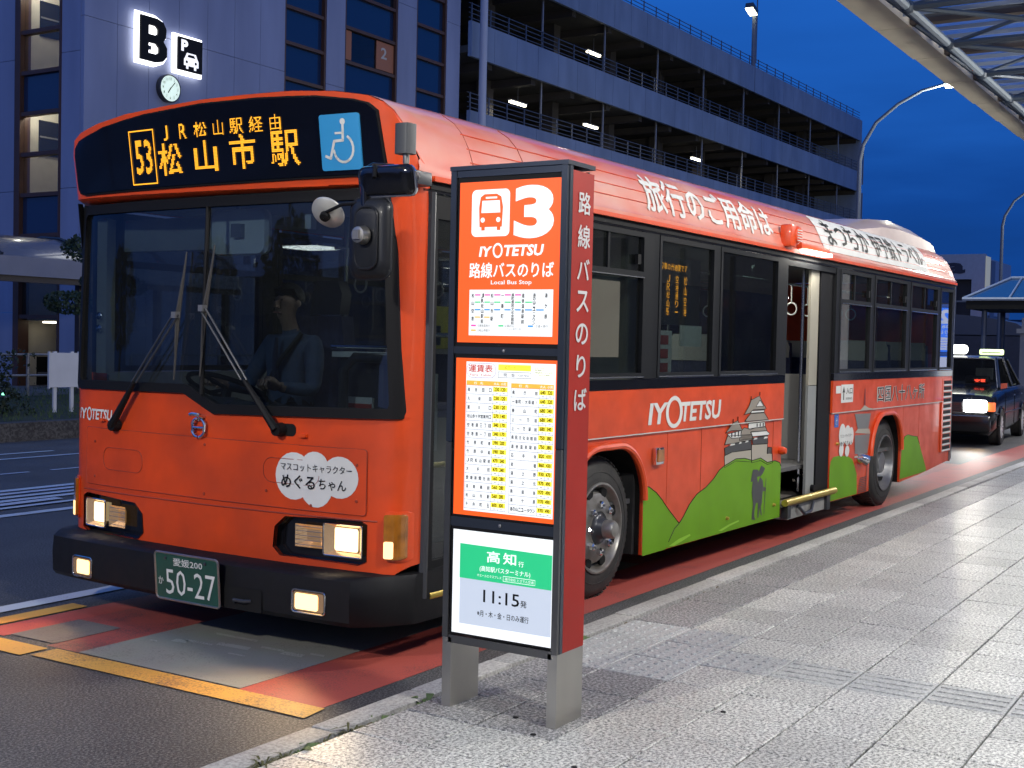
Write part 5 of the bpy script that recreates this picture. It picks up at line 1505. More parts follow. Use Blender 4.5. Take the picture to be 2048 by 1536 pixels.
# ---- far side, tail, floor: simple but real
sheet('far_side_panel', [[(.12, .21), (L - .02, .21), (L - .02, 1.30), (.12, 1.30)]], farm, ORANGE, bus, 0, .02)
for x0, x1 in ((.30, 1.45), (1.6, 2.9), (3.05, 4.35), (4.5, 5.8), (5.95, 7.25), (7.4, 8.6), (8.75, 9.8)):
    side_window(x0, x1, 1.305, 2.22, (W, 1), split=1.93, mid=(x0 + x1) / 2, g=BGLS)
for x0, x1 in ((.12, .295), (1.455, 1.595), (2.905, 3.045), (4.355, 4.495), (5.805, 5.945), (7.255, 7.395), (8.605, 8.745), (9.805, 10.09)):
    box('window_pillar', WF, bus, x0, x1, W - .03, W + .004, 1.302, 2.235)
box('far_head_band', ORANGE, bus, .12, 10.09, W - .03, W + .002, 2.236, 2.30)
tail = MB().loft([[(9.98 + .14 * math.sin(R(a)) + e, .0 + .14 * (1 - math.cos(R(a))), z) for a in (0, 30, 60, 90)] + [(10.12 + e, W - .14, z)] + [(9.98 + .14 * math.cos(R(a)) + e, W - .14 + .14 * math.sin(R(a)), z) for a in (30, 60, 90)] for z, e in ((.28, .02), (.9, .02), (1.3, .0), (1.9, -.03), (2.3, -.06))], closed=False, cap=False).build('tail_panel', ORANGE, bus, smooth=True)
box('rear_bumper', BUMPER, bus, 10.0, 10.20, .03, W - .03, .28, .50, bevel=.03)
box('corner_trim', GREY, bus, 9.984, 9.998, -.006, .02, .30, 2.25)
box('floor', mat('bus_floor', (.10, .10, .10), .7, var=.2), bus, .15, 9.9, .08, W - .05, .53, .56)
box('underbody', INK, bus, .1, 10.0, .12, W - .12, .24, .27)
box('underbody_side', INK, bus, 2.5, 7.0, .10, .14, .20, .30)
box('ceiling', mat('bus_ceiling', (.42, .41, .36), .6, var=.1), bus, .25, 9.9, .25, W - .25, 2.30, 2.33)
box('ceiling_cove', mat('bus_ceiling'), bus, .25, 9.9, .04, .25, 2.24, 2.30, M=None)
box('ceiling_cove', mat('bus_ceiling'), bus, .25, 9.9, W - .25, W - .04, 2.24, 2.30)
box('inner_side_wall', INT, bus, 1.45, 4.78, .032, .05, .93, 1.30)
box('inner_side_wall', INT, bus, 5.96, 9.9, .032, .05, .93, 1.30)
box('inner_side_wall', INT, bus, .2, 9.9, W - .05, W - .032, .56, 1.30)
# dashboard and driver's cab
DASH = mat('dashboard', (.03, .032, .036), .6)
MB().loft([[(.02 + x, y, z) for x, z in ((.05, .60), (.05, 1.16), (.14, 1.20), (.36, 1.14), (.45, .95), (.45, .60))] for y in (1.25, 2.30)]).build('dashboard', DASH, bus)
MB().loft([[(.02 + x, y, z) for x, z in ((.07, .45), (.07, 1.06), (.16, 1.10), (.24, 1.06), (.26, .45))] for y in (.16, 1.245)]).build('dashboard', DASH, bus)
stw = MB(); cx, cy, cz_ = .55, 1.72, 1.22
ctr = Vector((cx, cy, cz_)); ax1 = Vector((0, 1, 0)); ax2 = Vector((.80, 0, -.35)).normalized() * -1
stw.tube([ctr + (ax1 * math.cos(R(a)) + ax2 * math.sin(R(a))) * .23 for a in range(0, 361, 15)], .014, 8, cap=False)
for a in (200, 340, 90): stw.tube([ctr, ctr + (ax1 * math.cos(R(a)) + ax2 * math.sin(R(a))) * .22], .012, 6)
stw.tube([ctr, ctr + Vector((-.12, 0, -.35))], .03, 8)
stw.build('steering_wheel', BLACK, bus, smooth=True)
FB = mat('fare_box_grey', (.20, .21, .21), .45)
fbx = box('fare_box', DGREY, bus, .80, 1.15, .78, 1.10, .56, 1.42, bevel=.02)
box('fare_box_lid', WHITE, fbx, .76, 1.0, .76, 1.12, 1.42, 1.45)
tube('fare_box_handle', CHROME, fbx, [(.76, .70, 1.30), (.76, .70, 1.48), (.78, 1.14, 1.48)], .01, 6)
box('paper_notice', WHV, fbx, .776, .798, .84, 1.06, 1.06, 1.20)
box('paper_notice', mat('red_print', (.45, .05, .04), .5), fbx, .770, .775, .84, 1.06, 1.14, 1.165)
tube('partition_rail', DGREY, bus, [(.7, .55, .56), (.7, .55, 1.35), (.72, .62, 1.42), (.72, .92, 1.42), (.7, .98, 1.35), (.7, .98, .9)], .028, 10)
box('notice_board_white', WHV, bus, .93, .95, .52, .76, .92, 1.34)
for k in range(4): box('notice_print', mat('red_print'), bus, .922, .929, .53, .75, .98 + .08 * k, 1.0 + .08 * k)
tube('grab_pole', mat('dark_pole', (.02, .03, .06), .4), bus, [(.75, .45, .56), (.75, .45, 2.28)], .03, 10)
box('yellow_device', mat('yellow_box', (.50, .42, .06), .5), bus, .66, .72, .28, .46, 1.48, 1.70, bevel=.008)
box('device_window', DGREY, bus, .655, .66, .295, .36, 1.50, 1.60)
tube('grab_pole', CHROME, bus, [(.35, .25, .5), (.32, .22, 1.3), (.40, .25, 1.5)], .014, 8)
box('back_panel_sign', WHV, bus, 1.0, 1.02, .35, .47, 1.80, 2.02)
box('cab_partition', mat('partition_brown', (.16, .10, .09), .6), bus, 1.36, 1.40, .95, 1.22, .56, 2.25)
box('sun_visor', INT, bus, .16, .20, 1.35, 2.15, 1.98, 2.16, bevel=.01)
# inner mirror of pale plastic
im = MB().loft([[(.10 + d, 1.18 + a * s, 2.07 + b * s) for a, b in rrect(-.20, .20, -.13, .11, .05, 4)] for d, s in ((-.02, .94), (.0, 1), (.03, .96))]).build('inner_mirror', mat('mirror_back', (.75, .77, .74), .4, var=.1), bus, smooth=True)
tube('mirror_stem', GREY, im, [(.12, 1.22, 2.12), (.12, 1.22, 2.27)], .012, 6)
box('camera_unit', WHITE, bus, .06, .10, .66, .70, 2.06, 2.13)
box('camera_unit', GREY, im, .05, .08, 1.13, 1.20, 2.03, 2.10)
for (y, z) in ((2.21, 1.62), (2.21, 1.55)):
    MB().lathe([(.001, -.02), (.022, -.01), (.022, .02)], 12, Matrix.Translation((.05, y, z)), 'x').build('pillar_camera', CHROME, bus)
box('pillar_trim', mat('pillar_trim_beige', (.30, .29, .24), .6), bus, .06, .12, 2.17, 2.25, 1.30, 2.16)
# seats
SEATB = mat('seat_fabric', (.05, .06, .14), .9, var=.4, vscale=30)
SEATW = mat('seat_cover', (.45, .45, .42), .8, var=.1)
def seat(x, y, rz=0):
    root = MB().box(-.20, .24, -.21, .21, .40, .50).build('seat', SEATB, bus, bevel=.03); root.location = (x, y, .56); root.rotation_euler = (0, 0, rz)
    b = MB().loft([[(x_, y_, z) for x_, y_ in ((.19 + l, -.21 * s), (.27 + l, -.20 * s), (.27 + l, .20 * s), (.19 + l, .21 * s))] for z, l, s in ((.48, 0, 1), (.80, .05, 1), (1.02, .09, .9))]).build('seat_back', SEATB, root, smooth=True)
    MB().loft([[(x_, y_, z) for x_, y_ in ((.185 + l, -.19 * s), (.28 + l, -.18 * s), (.28 + l, .18 * s), (.185 + l, .19 * s))] for z, l, s in ((.86, .058, 1), (.98, .08, .98), (1.05, .09, .8))]).build('head_cover', SEATW, root, smooth=True)
    tube('seat_leg', GREY, root, [(0, 0, 0), (0, 0, .4)], .03, 8)
    return root
for x in (7.0, 7.7, 8.4, 9.1):
    for y in (.32, W - .32, W - .75): seat(x, y)
for x in (2.9, 3.7, 4.5): seat(x, W - .32)
for x in (2.7, 3.5): seat(x, .32)
POLE = mat('grab_pole_steel', (.6, .6, .6), .2, metal=1)
for x, y in ((1.6, .55), (2.4, .55), (3.2, .55), (4.85, .62), (5.60, .16), (6.05, .80), (7.0, .6), (1.6, 1.75), (3.2, 1.7), (4.8, 1.7), (6.2, 1.7)):
    tube('grab_pole', POLE, bus, [(x, y, .56 if not (x == 5.60) else .32), (x, y, 2.30)], .016, 8)
for y in (.55, 1.75):
    tube('ceiling_rail', POLE, bus, [(1.5, y, 2.10), (9.5, y, 2.10)], .014, 8)
for k in range(16):
    x = 1.75 + .42 * k
    for y in (.55, 1.75):
        st = tube('hand_strap', mat('strap_grey', (.35, .35, .33), .6), bus, [(x, y, 2.09), (x, y, 1.93)], .008, 5)
        MB().tube([(x, y + .05 * math.cos(R(a)), 1.88 + .055 * math.sin(R(a))) for a in range(0, 361, 24)], .007, 6, cap=False).build('strap_ring', mat('strap_ring_white', (.6, .6, .58), .5), st, smooth=True)
tube('wheelchair_bar', POLE, bus, [(5.5, .16, .42), (5.6, .16, .46), (6.3, .2, .46)], .014, 8)
# machine and panels seen through the open door
tk = box('ticket_machine', mat('machine_grey', (.36, .36, .35), .5, var=.1), bus, 6.40, 6.62, .10, .66, .40, 1.26, bevel=.01)
box('machine_label', WHV, tk, 6.388, 6.396, .14, .62, .98, 1.22)
for k in range(5): box('machine_print', GREY, tk, 6.380, 6.387, .16, .60, .99 + .035 * k, 1.003 + .035 * k)
box('machine_print', mat('red_print'), tk, 6.380, 6.387, .16, .60, 1.175, 1.20)
box('partition_panel', mat('partition_grey', (.30, .30, .29), .6), bus, 5.9, 5.93, .1, .75, .56, 1.30)
box('partition_panel', mat('partition_cream', (.42, .40, .34), .6), bus, 2.42, 2.46, .08, .60, .56, 2.2)
# side display in the second window
SD = box('side_display', mat('display_case', (.02, .02, .025), .4), bus, 2.62, 3.34, .07, .10, 1.66, 2.10)
dm = MB(); ds = lambda u, v, o: (u, .07 - o, v)
led('停車の普通便です', 90, 12, 2.72, 3.12, 2.015, 2.06, ds, dm, .0, .004, 1.0)
for s, u in (('松山市駅', 2.69), ('ＪＲ松山駅', 2.84), ('空港通り一', 2.97), ('松山空港', 3.10)):
    n_ = len(s)
    for i, ch in enumerate(s):
        z1 = 1.985 - i * (.27 / n_); led(ch, 12, 12, u - .022, u + .022, z1 - .27 / n_ * .88, z1, ds, dm, .0, .004, 1.0)
dm.build('amber_lettering', mat('amber_led_dim', (.1, .04, 0), .5, emit=(1, .38, .02), strength=2.6), SD, fix=False)
bn = box('banner', WHV, bus, 2.70, 2.93, .075, .080, 1.32, 1.62)
for k in range(3): box('banner_print', mat('red_print'), bn, 2.76, 2.87, .070, .074, 1.35 + .09 * k, 1.41 + .09 * k)
box('window_notice', WHV, bus, 3.02, 3.36, .06, .064, 1.52, 1.66)
lamp('AREA', 'saloon_fill', (3.2, 1.2, 2.26), 20, (1, .95, .85), .5, rot=(0, 0, 0), parent=bus)  # both saloon lamps are added fill without fittings, to brighten the interior
lamp('AREA', 'saloon_fill', (6.0, .9, 2.26), 14, (1, .95, .85), .5, rot=(0, 0, 0), parent=bus)
lamp('AREA', 'cab_fill', (.9, 1.2, 2.24), 1.5, (.9, .95, 1), .3, rot=(0, 0, 0), parent=bus)  # added fill without a fitting, lifts the dark cab

# ---- wheels
TYRE = mat('tyre_rubber', (.020, .020, .020), .75, var=.5, vscale=7, c2=(.045, .042, .038), bump=.15, bscale=50)
RIM = mat('wheel_rim', (.42, .41, .39), .38, metal=.7, var=.35, vscale=9, c2=(.2, .18, .15))
RIMR = mat('rear_rim', (.30, .30, .30), .35, metal=.7, var=.4, vscale=6)
def wheel(x, y, rear=False, sgn=-1):
    """sgn -1: outer face towards -y"""
    T = Matrix.Translation((x, y, .425))
    s = -sgn
    t = MB().lathe([(.272, .0 * s), (.285, -.004 * s), (.31, -.0 * s), (.37, .004 * s), (.405, .02 * s), (.422, .045 * s), (.425, .09 * s), (.425, .19 * s), (.40, .24 * s), (.28, .25 * s)], 64, T, 'y').build('wheel', TYRE, bus, smooth=True)
    tread = MB()
    for k in range(64):
        a = 2 * math.pi * k / 64
        for yy in (.03, .12):
            tread.box(.421, .429, yy * s if s > 0 else yy * s - .07, (yy * s) + .07 if s > 0 else yy * s, -.012, .012, T @ Matrix.Rotation(a, 4, 'Y'))
    tread.build('tread', TYRE, t, fix=False)
    MB().tube([(x + .335 * math.cos(R(a)), y + .001 * s, .425 + .335 * math.sin(R(a))) for a in range(0, 361, 10)], .003, 5, cap=False).build('sidewall_ridge', TYRE, t, smooth=True)
    if not rear:
        MB().lathe([(.274, .0 * s), (.274, -.012 * s), (.262, -.014 * s), (.252, .0 * s), (.238, .045 * s), (.225, .05 * s), (.205, .015 * s), (.165, .0 * s), (.10, -.006 * s), (.095, .01 * s)], 56, T, 'y').build('rim', RIM, t, smooth=True)
        for k in range(8):
            a = 2 * math.pi * (k + .5) / 8
            MB().lathe([(.034, .018 * s), (.034, .0 * s), (.001, -.0 * s)], 12, T @ Matrix.Rotation(a, 4, 'Y') @ Matrix.Translation((.222, .012 * s, 0)), 'y').build('vent_hole', INK, t)
        for k in range(8):
            a = 2 * math.pi * k / 8
            M_ = T @ Matrix.Rotation(a, 4, 'Y') @ Matrix.Translation((.140, 0, 0))
            MB().lathe([(.024, .0), (.024, -.026 * s), (.017, -.034 * s), (.001, -.034 * s)], 6, M_, 'y').build('wheel_nut', CHROME, t)
            MB().lathe([(.008, -.03 * s), (.008, -.045 * s), (.001, -.046 * s)], 8, M_, 'y').build('wheel_stud', GREY, t)
        MB().lathe([(.094, .004 * s), (.094, -.004 * s), (.080, -.006 * s), (.066, -.02 * s), (.060, -.05 * s), (.058, -.052 * s)], 32, T, 'y').build('hub', DGREY, t, smooth=True)
        MB().lathe([(.056, -.03 * s), (.054, -.10 * s), (.044, -.115 * s), (.001, -.117 * s)], 28, T, 'y').build('hub_cap', RIM, t, smooth=True)
    else:
        MB().lathe([(.274, .0 * s), (.274, -.012 * s), (.262, -.012 * s), (.250, .02 * s), (.235, .09 * s), (.205, .14 * s), (.16, .15 * s), (.12, .15 * s), (.11, .06 * s), (.10, .02 * s), (.001, .015 * s)], 56, T, 'y').build('rim', RIMR, t, smooth=True)
        for k in range(8):
            a = 2 * math.pi * k / 8
            MB().lathe([(.02, .15 * s), (.02, .12 * s), (.001, .118 * s)], 6, T @ Matrix.Rotation(a, 4, 'Y') @ Matrix.Translation((.165, 0, 0)), 'y').build('wheel_nut', CHROME, t)
    return t
wheel(FXW, .06); wheel(RXW, .06, True); wheel(FXW, W - .06, sgn=1); wheel(RXW, W - .06, True, 1)
box('axle', INK, bus, FXW - .05, FXW + .05, .2, W - .2, .37, .47)
box('axle', INK, bus, RXW - .08, RXW + .08, .2, W - .2, .35, .50)
box('mud_flap', mat('mud_flap', (.02, .02, .02), .9, var=.5, vscale=12), bus, 2.40, 2.43, .06, .45, .21, .86)

# ---- mirrors at the door corner
mr_ = thing
mb_ = MB().loft([[(x, y, z) for x, y in rrect(-.315, -.245, -.225, -.145, .018, 3)] for z in (2.325, 2.455)]).build('speaker_box', mat('grey_box', (.06, .063, .068), .5), bus, smooth=True)
tube('speaker_stem', STEEL, bus, [(-.28, -.19, 2.335), (-.28, -.19, 2.29), (-.26, -.17, 2.262), (-.27, -.02, 2.262)], .014, 10)
box('mirror_bracket', DGREY, bus, -.22, .10, -.05, .03, 2.235, 2.30, bevel=.01)
tube('mirror_bracket', DGREY, bus, [(-.26, -.17, 2.262), (-.16, -.13, 2.262), (.0, -.03, 2.27)], .02, 10)
tube('mirror_arm', BLACKG, bus, [(-.28, -.12, 2.27), (-.30, -.03, 2.28), (-.31, .0, 2.265), (-.315, .012, 2.22), (-.315, .005, 2.05), (-.315, -.01, 1.965)], .018, 12)
def dish(name, cx, cy, cz_, w, h, d, tilt, yaw, m, r=.03, n=4, rim=None):
    M_ = Matrix.Translation((cx, cy, cz_)) @ Matrix.Rotation(R(yaw), 4, 'Z') @ Matrix.Rotation(R(tilt), 4, 'Y')
    prof = [(0, 1.0), (-.25, .965), (-.7, .88), (-1.0, .66)]
    rg = []
    for t_, s_ in prof:
        rg.append([tuple(M_ @ Vector((t_ * d, a * s_, b * s_))) for a, b in rrect(-w / 2, w / 2, -h / 2, h / 2, r, n)])
    o = MB().loft(rg).build(name, m, bus, smooth=True)
    tube('mirror_rim', rim or m, o, [tuple(M_ @ Vector((0, a, b))) for a, b in rrect(-w / 2, w / 2, -h / 2, h / 2, r, n) + [(w / 2, h / 2 - r)]], .0075 if rim else .005, 6)
    box('mirror_face', CHROME, o, .001, .004, -w / 2 + .012, w / 2 - .012, -h / 2 + .012, h / 2 - .012, M=M_)
    return o
big = dish('door_mirror', -.30, -.02, 1.965, .215, .36, .035, 0, 6, mat('mirror_housing', (.012, .013, .016), .42, coat=.15, spec=.3), .055, 5)
outline('mirror_groove', rrect(-.08, .04, 1.83, 2.10, .045), lambda u, v, o: (-.337 + .0 * u, u, v), mat('mirror_housing'), big, .006, 0)
MB().lathe([(.001, -.045), (.035, -.04), (.042, .0)], 18, Matrix.Translation((-.345, -.012, 1.975)), 'x').build('mirror_joint', STEEL, big, smooth=True)
box('mirror_joint_clamp', GREY, big, -.40, -.385, -.028, .004, 1.955, 1.995)
under = dish('kerb_mirror', -.31, -.115, 2.208, .29, .125, .022, -12, 4, BLACKG, .03, 4, rim=CHROME)
tube('mirror_stalk', BLACK, under, [(-.33, -.06, 2.275), (-.36, -.08, 2.22)], .01, 6)
rd = MB()
M_ = Matrix.Translation((-.30, .235, 2.085)) @ Matrix.Rotation(R(10), 4, 'Z') @ Matrix.Rotation(R(-38), 4, 'Y')
round_m = MB().lathe([(.001, -.022), (.03, -.022), (.062, -.012), (.078, .0), (.080, .008), (.074, .012), (.001, .010)], 36, M_, 'x').build('round_mirror', mat('round_mirror_back', (.55, .54, .50), .3, metal=.4, coat=.4), bus, smooth=True)
tube('round_mirror_stalk', BLACK, round_m, [(-.325, .225, 2.085), (-.335, .12, 2.115), (-.32, .02, 2.12)], .008, 8)
MB().lathe([(.001, -.045), (.022, -.04), (.026, -.018)], 12, M_, 'x').build('round_mirror_knob', BLACK, round_m, smooth=True)

# ================================================================ STOP STANDS
def stand(label, loc, colr, number, name_color, detail=True):
    t = thing('bus_stop_stand', label, 'bus stop sign', (loc[0], loc[1], PZ), 0, 'lit bus stop stands')
    # local: face at x=0 looking -x, y 0 (right, near kerbless side) .. -.507 ; z from pavement
    D = .195; Wd = .507; T0 = PZ
    fm = lambda u, v, o: (-o, u, v - T0)          # u: street y minus loc y; v: absolute height
    FR = mat('stand_frame', (.045, .055, .075), .32, metal=.6, coat=.3)
    box('leg', STEEL, t, .0, D, -.507, -.467, 0, .27)
    box('leg', STEEL, t, .0, D, -.04, 0, 0, .27)
    STL2 = mat('stand_lower_frame', (.16, .16, .16), .3, metal=.8, var=.2)
    for y0, y1 in ((-.507, -.482), (-.025, 0)):
        box('corner_post', FR, t, -.004, .012, y0, y1, 1.02, 2.045)
        box('corner_post', STL2, t, -.004, .012, y0, y1, .27, 1.017)
    for z0, z1 in ((2.02, 2.045), (1.356, 1.383), (.700, .735)):
        box('cross_bar', FR, t, .0, .02, -.482, -.025, z0, z1)
    box('cross_bar', STL2, t, .0, .02, -.482, -.025, .25, .28)
    box('top_cap', FR, t, -.006, D + .004, -.511, .004, 2.046, 2.062)
    sp = mat('stand_side_' + colr[0], colr[1], .5, spec=.25, var=.15)
    box('side_panel', sp, t, .035, D - .002, -.509, -.5, .271, 2.03)
    box('side_panel', sp, t, .035, D - .002, -.007, .002, .271, 2.03)
    box('side_frame', FR, t, .012, .034, -.509, -.49, .271, 2.045)
    box('side_frame', FR, t, .012, .034, -.02, .002, .271, 2.045)
    box('back_panel', STL2, t, D - .01, D, -.49, -.02, .27, 2.04)
    # lit panels
    EO = mat('lit_' + colr[0], tuple(q * .3 for q in colr[2]), .4, emit=colr[2], strength=colr[3])
    EW = mat('lit_white', (.25, .25, .25), .4, emit=(.93, .97, 1), strength=1.0)
    EW2 = mat('lit_white_soft', (.2, .2, .2), .4, emit=(.66, .76, .95), strength=.74)
    box('inner_frame', BLACK, t, .002, .016, -.478, -.030, .285, 2.018)
    Y0 = .736 - loc[1] * 0
    def U(y): return y - (-1.243) - .507   # photo y (street) -> local
    U = lambda y: y + .736 - .0
    def P(name, pts, m, off, par=t): return sheet(name, [[(U(a), b) for a, b in pts]], fm, m, par, off, smooth=False)
    def Q(name, y0, y1, z0, z1, m, off, par=t): return P(name, [(y0, z0), (y1, z0), (y1, z1), (y0, z1)], m, off, par)
    def TX(name, s, y0, y1, z0, z1, m, off, bold=.01, par=t, shear=0, align='fit', mb=None):
        return text(name, s, U(y0), U(y1), z0, z1, fm, m, par, off, bold, shear, mb=mb, align=align)
    p1 = Q('light_panel', -.776, -1.219, 1.519, 2.120, EO, .0)
    P('pictogram_plate', [(a, b) for a, b in rrect(-1.0, -.832, 1.915, 2.090, .02)], EW, .002, p1)
    y = lambda a: -.832 - .168 * a
    z = lambda b: 1.915 + .175 * b
    # bus pictogram
    bus_o = [(y(.22), z(.20)), (y(.20), z(.62)), (y(.24), z(.84)), (y(.34), z(.90)), (y(.66), z(.90)), (y(.78), z(.84)), (y(.83), z(.62)), (y(.81), z(.20))]
    P('pictogram', bus_o, EO, .004, p1)
    P('pictogram_window', [(y(.27), z(.50)), (y(.29), z(.76)), (y(.75), z(.76)), (y(.77), z(.50))], EW, .006, p1)
    Q('pictogram_window', y(.38), y(.68), z(.80), z(.84), EW, .006, p1)
    for a in (.31, .72): P('pictogram_lamp', circ(y(a), z(.35), .0095, 12), EW, .006, p1)
    for a in (.27, .68): Q('pictogram_wheel', y(a), y(a + .09), z(.13), z(.20), EO, .004, p1)
    TX('stop_number', number, -1.020, -1.190, 1.904, 2.098, EW, .004, .045, p1)
    if detail:
        TX('operator_lettering', 'IY', -.872, -.925, 1.840, 1.878, EW, .004, .035, p1, shear=.12)
        sheet('operator_ring', [[(U(a), b) for a, b in circ(-.952, 1.862, .022, 20, .028)], [(U(a), b) for a, b in circ(-.952, 1.862, .015, 20, .020)][::-1]], fm, EW, p1, .004, smooth=False)
        TX('operator_lettering', 'TETSU', -.978, -1.148, 1.840, 1.882, EW, .004, .035, p1, shear=.04)
    else:
        TX('operator_lettering', '高速・特急', -.85, -1.15, 1.84, 1.885, EW, .004, .03, p1)
    TX('stop_lettering', '路線バスのりば' if detail else 'バスのりば', -.827, -1.195, 1.760, 1.818, EW, .004, .022, p1)
    TX('stop_lettering', 'Local Bus Stop' if detail else 'Bus Stop', -.925, -1.102, 1.732, 1.752, EW, .004, .012, p1)
    mp_ = Q('route_map', -.829, -1.193, 1.546, 1.717, EW, .002, p1)
    KI = mat('lit_ink', (.006, .006, .008), .7, spec=.1)
    if detail:
        colsy = [-.846, -.889, -.932, -.978, -1.023, -1.067, -1.115, -1.165]
        names = ['松山空港', 'JR松山駅前', '松山市駅', '一番町', '県町県民文化会館前', '道後温泉駅前', '湯の山ニュータウン', '湯ヶ原']
        w = MB()
        for c_, nm in zip(colsy, names):
            n_ = len(nm); h = .115 / max(n_, 4)
            for i, ch in enumerate(nm):
                TX('', ch, c_ + .006, c_ - .006, 1.703 - i * (.115 / n_) - min(h, .016), 1.703 - i * (.115 / n_), KI, .004, .03, mb=w)
        w.build('map_lettering', KI, mp_, fix=False)
        for zz, cc, n_ in ((1.695, (.75, .05, .35), 5), (1.668, (.06, .55, .20), 6), (1.640, (.02, .25, .60), 7), (1.612, (.85, .45, .08), 2)):
            mm = mat('route_%d' % int(cc[0] * 100), cc, .5, emit=cc, strength=.6)
            w = MB()
            for i in range(n_):
                a, b = colsy[i] - .009, colsy[i + 1] + .009
                w.add([fm(U(a), zz, .004), fm(U(b), zz, .004), fm(U(b), zz + .005, .004), fm(U(a), zz + .005, .004)], [(0, 1, 2, 3)])
            w.build('route_line', mm, mp_, fix=False)
        w = MB()
        for s, a, b, zz in (('②道後温泉行', -.868, -.925, 1.578), ('③松山市駅行', -.868, -.925, 1.560), ('⑤湯の山', -.988, -1.03, 1.578), ('ニュータウン行', -1.0, -1.06, 1.566), ('⑦湯ヶ原行', -1.122, -1.175, 1.578)):
            TX('', s, a, b, zz, zz + .010, KI, .004, 0, mb=w)
        w.build('map_lettering', KI, mp_, fix=False)
        for a, zz, cc in ((-.84, 1.580, (.75, .05, .35)), (-.84, 1.562, (.85, .45, .08)), (-.962, 1.580, (.06, .55, .2)), (-1.09, 1.580, (.02, .25, .6))):
            Q('route_key', a, a - .022, zz, zz + .006, mat('route_%d' % int(cc[0] * 100)), .004, mp_)
    else:
        for k in range(4): Q('route_line', -.86, -1.16, 1.57 + .035 * k, 1.578 + .035 * k, EO, .004, mp_)
    p2 = Q('light_panel', -.774, -1.218, .866, 1.460, EO, .0)
    wt = Q('fare_sheet', -.822, -1.212, .884, 1.447, EW, .002, p2)
    if detail:
        RI = mat('lit_red_ink', (.6, .06, .04), .5, emit=(.6, .06, .04), strength=.35)
        YE = mat('lit_yellow', (.9, .8, .05), .5, emit=(1, .86, .04), strength=.9)
        OR = mat('lit_table_orange', (.9, .35, .05), .5, emit=(1, .33, .03), strength=.95)
        w = MB(); TX('', '運賃表', -.833, -.942, 1.408, 1.437, RI, .004, .02, mb=w); TX('', 'Fare Table', -.84, -.935, 1.394, 1.402, RI, .004, 0, mb=w)
        w.build('fare_title', RI, wt, fix=False)
        outline('title_border', [(U(a), b) for a, b in rrect(-.955, -.825, 1.388, 1.442, .024)], fm, mat('lilac', (.5, .35, .6), .5), wt, .0009, .003)
        Q('fare_tab', -.966, -1.108, 1.418, 1.440, YE, .004, wt)
        outline('fare_tab_border', [(U(-.966), 1.391), (U(-1.108), 1.391), (U(-1.108), 1.412), (U(-.966), 1.412)], fm, GREY, wt, .0008, .003)
        P('fare_note', [(a, b) for a, b in rrect(-1.210, -1.120, 1.397, 1.438, .008)], mat('lit_cream', (.8, .8, .6), .5, emit=(.85, .9, .7), strength=.9), .004, wt)
        w = MB()
        for s, a, b, z0, z1 in (('ICカード', -.995, -1.045, 1.423, 1.436), ('Contactless Fares', -1.05, -1.104, 1.431, 1.436), ('IC Card', -1.065, -1.09, 1.422, 1.428), ('現　金', -.99, -1.04, 1.395, 1.408), ('Cash Fares', -1.055, -1.10, 1.398, 1.405), ('ICカードは', -1.125, -1.165, 1.428, 1.434), ('割引運賃より', -1.125, -1.165, 1.420, 1.426), ('10円割引となります', -1.125, -1.20, 1.411, 1.417), ('しくみです専門', -1.125, -1.19, 1.402, 1.408)):
            TX('', s, a, b, z0, z1, KI, .006, 0, mb=w)
        ROWS1 = [('南吉田口', 230, 120), ('久保田', 230, 120), ('富久口', 230, 120), ('松山赤十字営業所口', 270, 140), ('空港通三丁目', 340, 170), ('空港通一丁目', 340, 170), ('竹原町東', 390, 200), ('竹原中組', 390, 200), ('ＪＲ松山駅前', 470, 240), ('大手町', 470, 240), ('愛媛新聞社前', 560, 280), ('済美高前', 560, 280), ('松山市駅', 560, 280), ('千舟町五', 600, 300)]
        ROWS2 = [('県庁前', 640, 320), ('一番町(大街道)', 640, 320), ('勝山町', 680, 340), ('上一万前', 680, 340), ('上一万駅前', 680, 340), ('県民文化会館前', 750, 380), ('道後温泉駅前', 750, 380), ('石手寺', 820, 410), ('岩堰', 860, 430), ('湯之野', 930, 470), ('湯之元', 970, 490), ('奥道後', 970, 490), ('湯ヶ原', 970, 490), ('湯の山ニュータウン', 970, 490)]
        num = MB()
        for rows, ya, yb, yc, zt, zb, in ((ROWS1, -.826, -.945, -1.008, 1.358, .893), (ROWS2, -1.024, -1.145, -1.206, 1.354, .890)):
            Q('table_header', ya, yc, zt, zt + .018, OR, .004, wt)
            wh = MB()
            for s, a, b in (('行　先', ya - .035, ya - .075), ('大人', yb - .004, yb - .028), ('小児', yb - .036, yb - .058)):
                TX('', s, a, b, zt + .004, zt + .014, EW, .006, .01, mb=wh)
            wh.build('header_lettering', EW, wt, fix=False)
            st_ = (zt - zb) / 14
            for i, (nm, f1_, f2_) in enumerate(rows):
                z1 = zt - st_ * i
                Q('fare_cell', yb, yc, z1 - st_ * .62, z1 - .003, YE, .004, wt)
                n_ = len(nm)
                wd = (yb + .006) - (ya - .006)
                for j, ch in enumerate(nm):
                    cw = min(.011, abs(wd) / n_ * .9)
                    cy = (ya - .006 - cw / 2) + (wd + cw) * (j / (n_ - 1) if n_ > 1 else .5)
                    TX('', ch, cy + cw / 2, cy - cw / 2, z1 - st_ * .70, z1 - st_ * .70 + .0145, KI, .005, .03, mb=w)
                TX('', str(f1_), yb - .006, yb - .028, z1 - st_ * .58, z1 - st_ * .12, KI, .006, .03, mb=num)
                TX('', str(f2_), yb - .036, yb - .056, z1 - st_ * .58, z1 - st_ * .12, KI, .006, .03, mb=num)
                TX('', str(f1_ + 10), yb - .012, yb - .022, z1 - st_ * .86, z1 - st_ * .70, KI, .005, 0, mb=num)
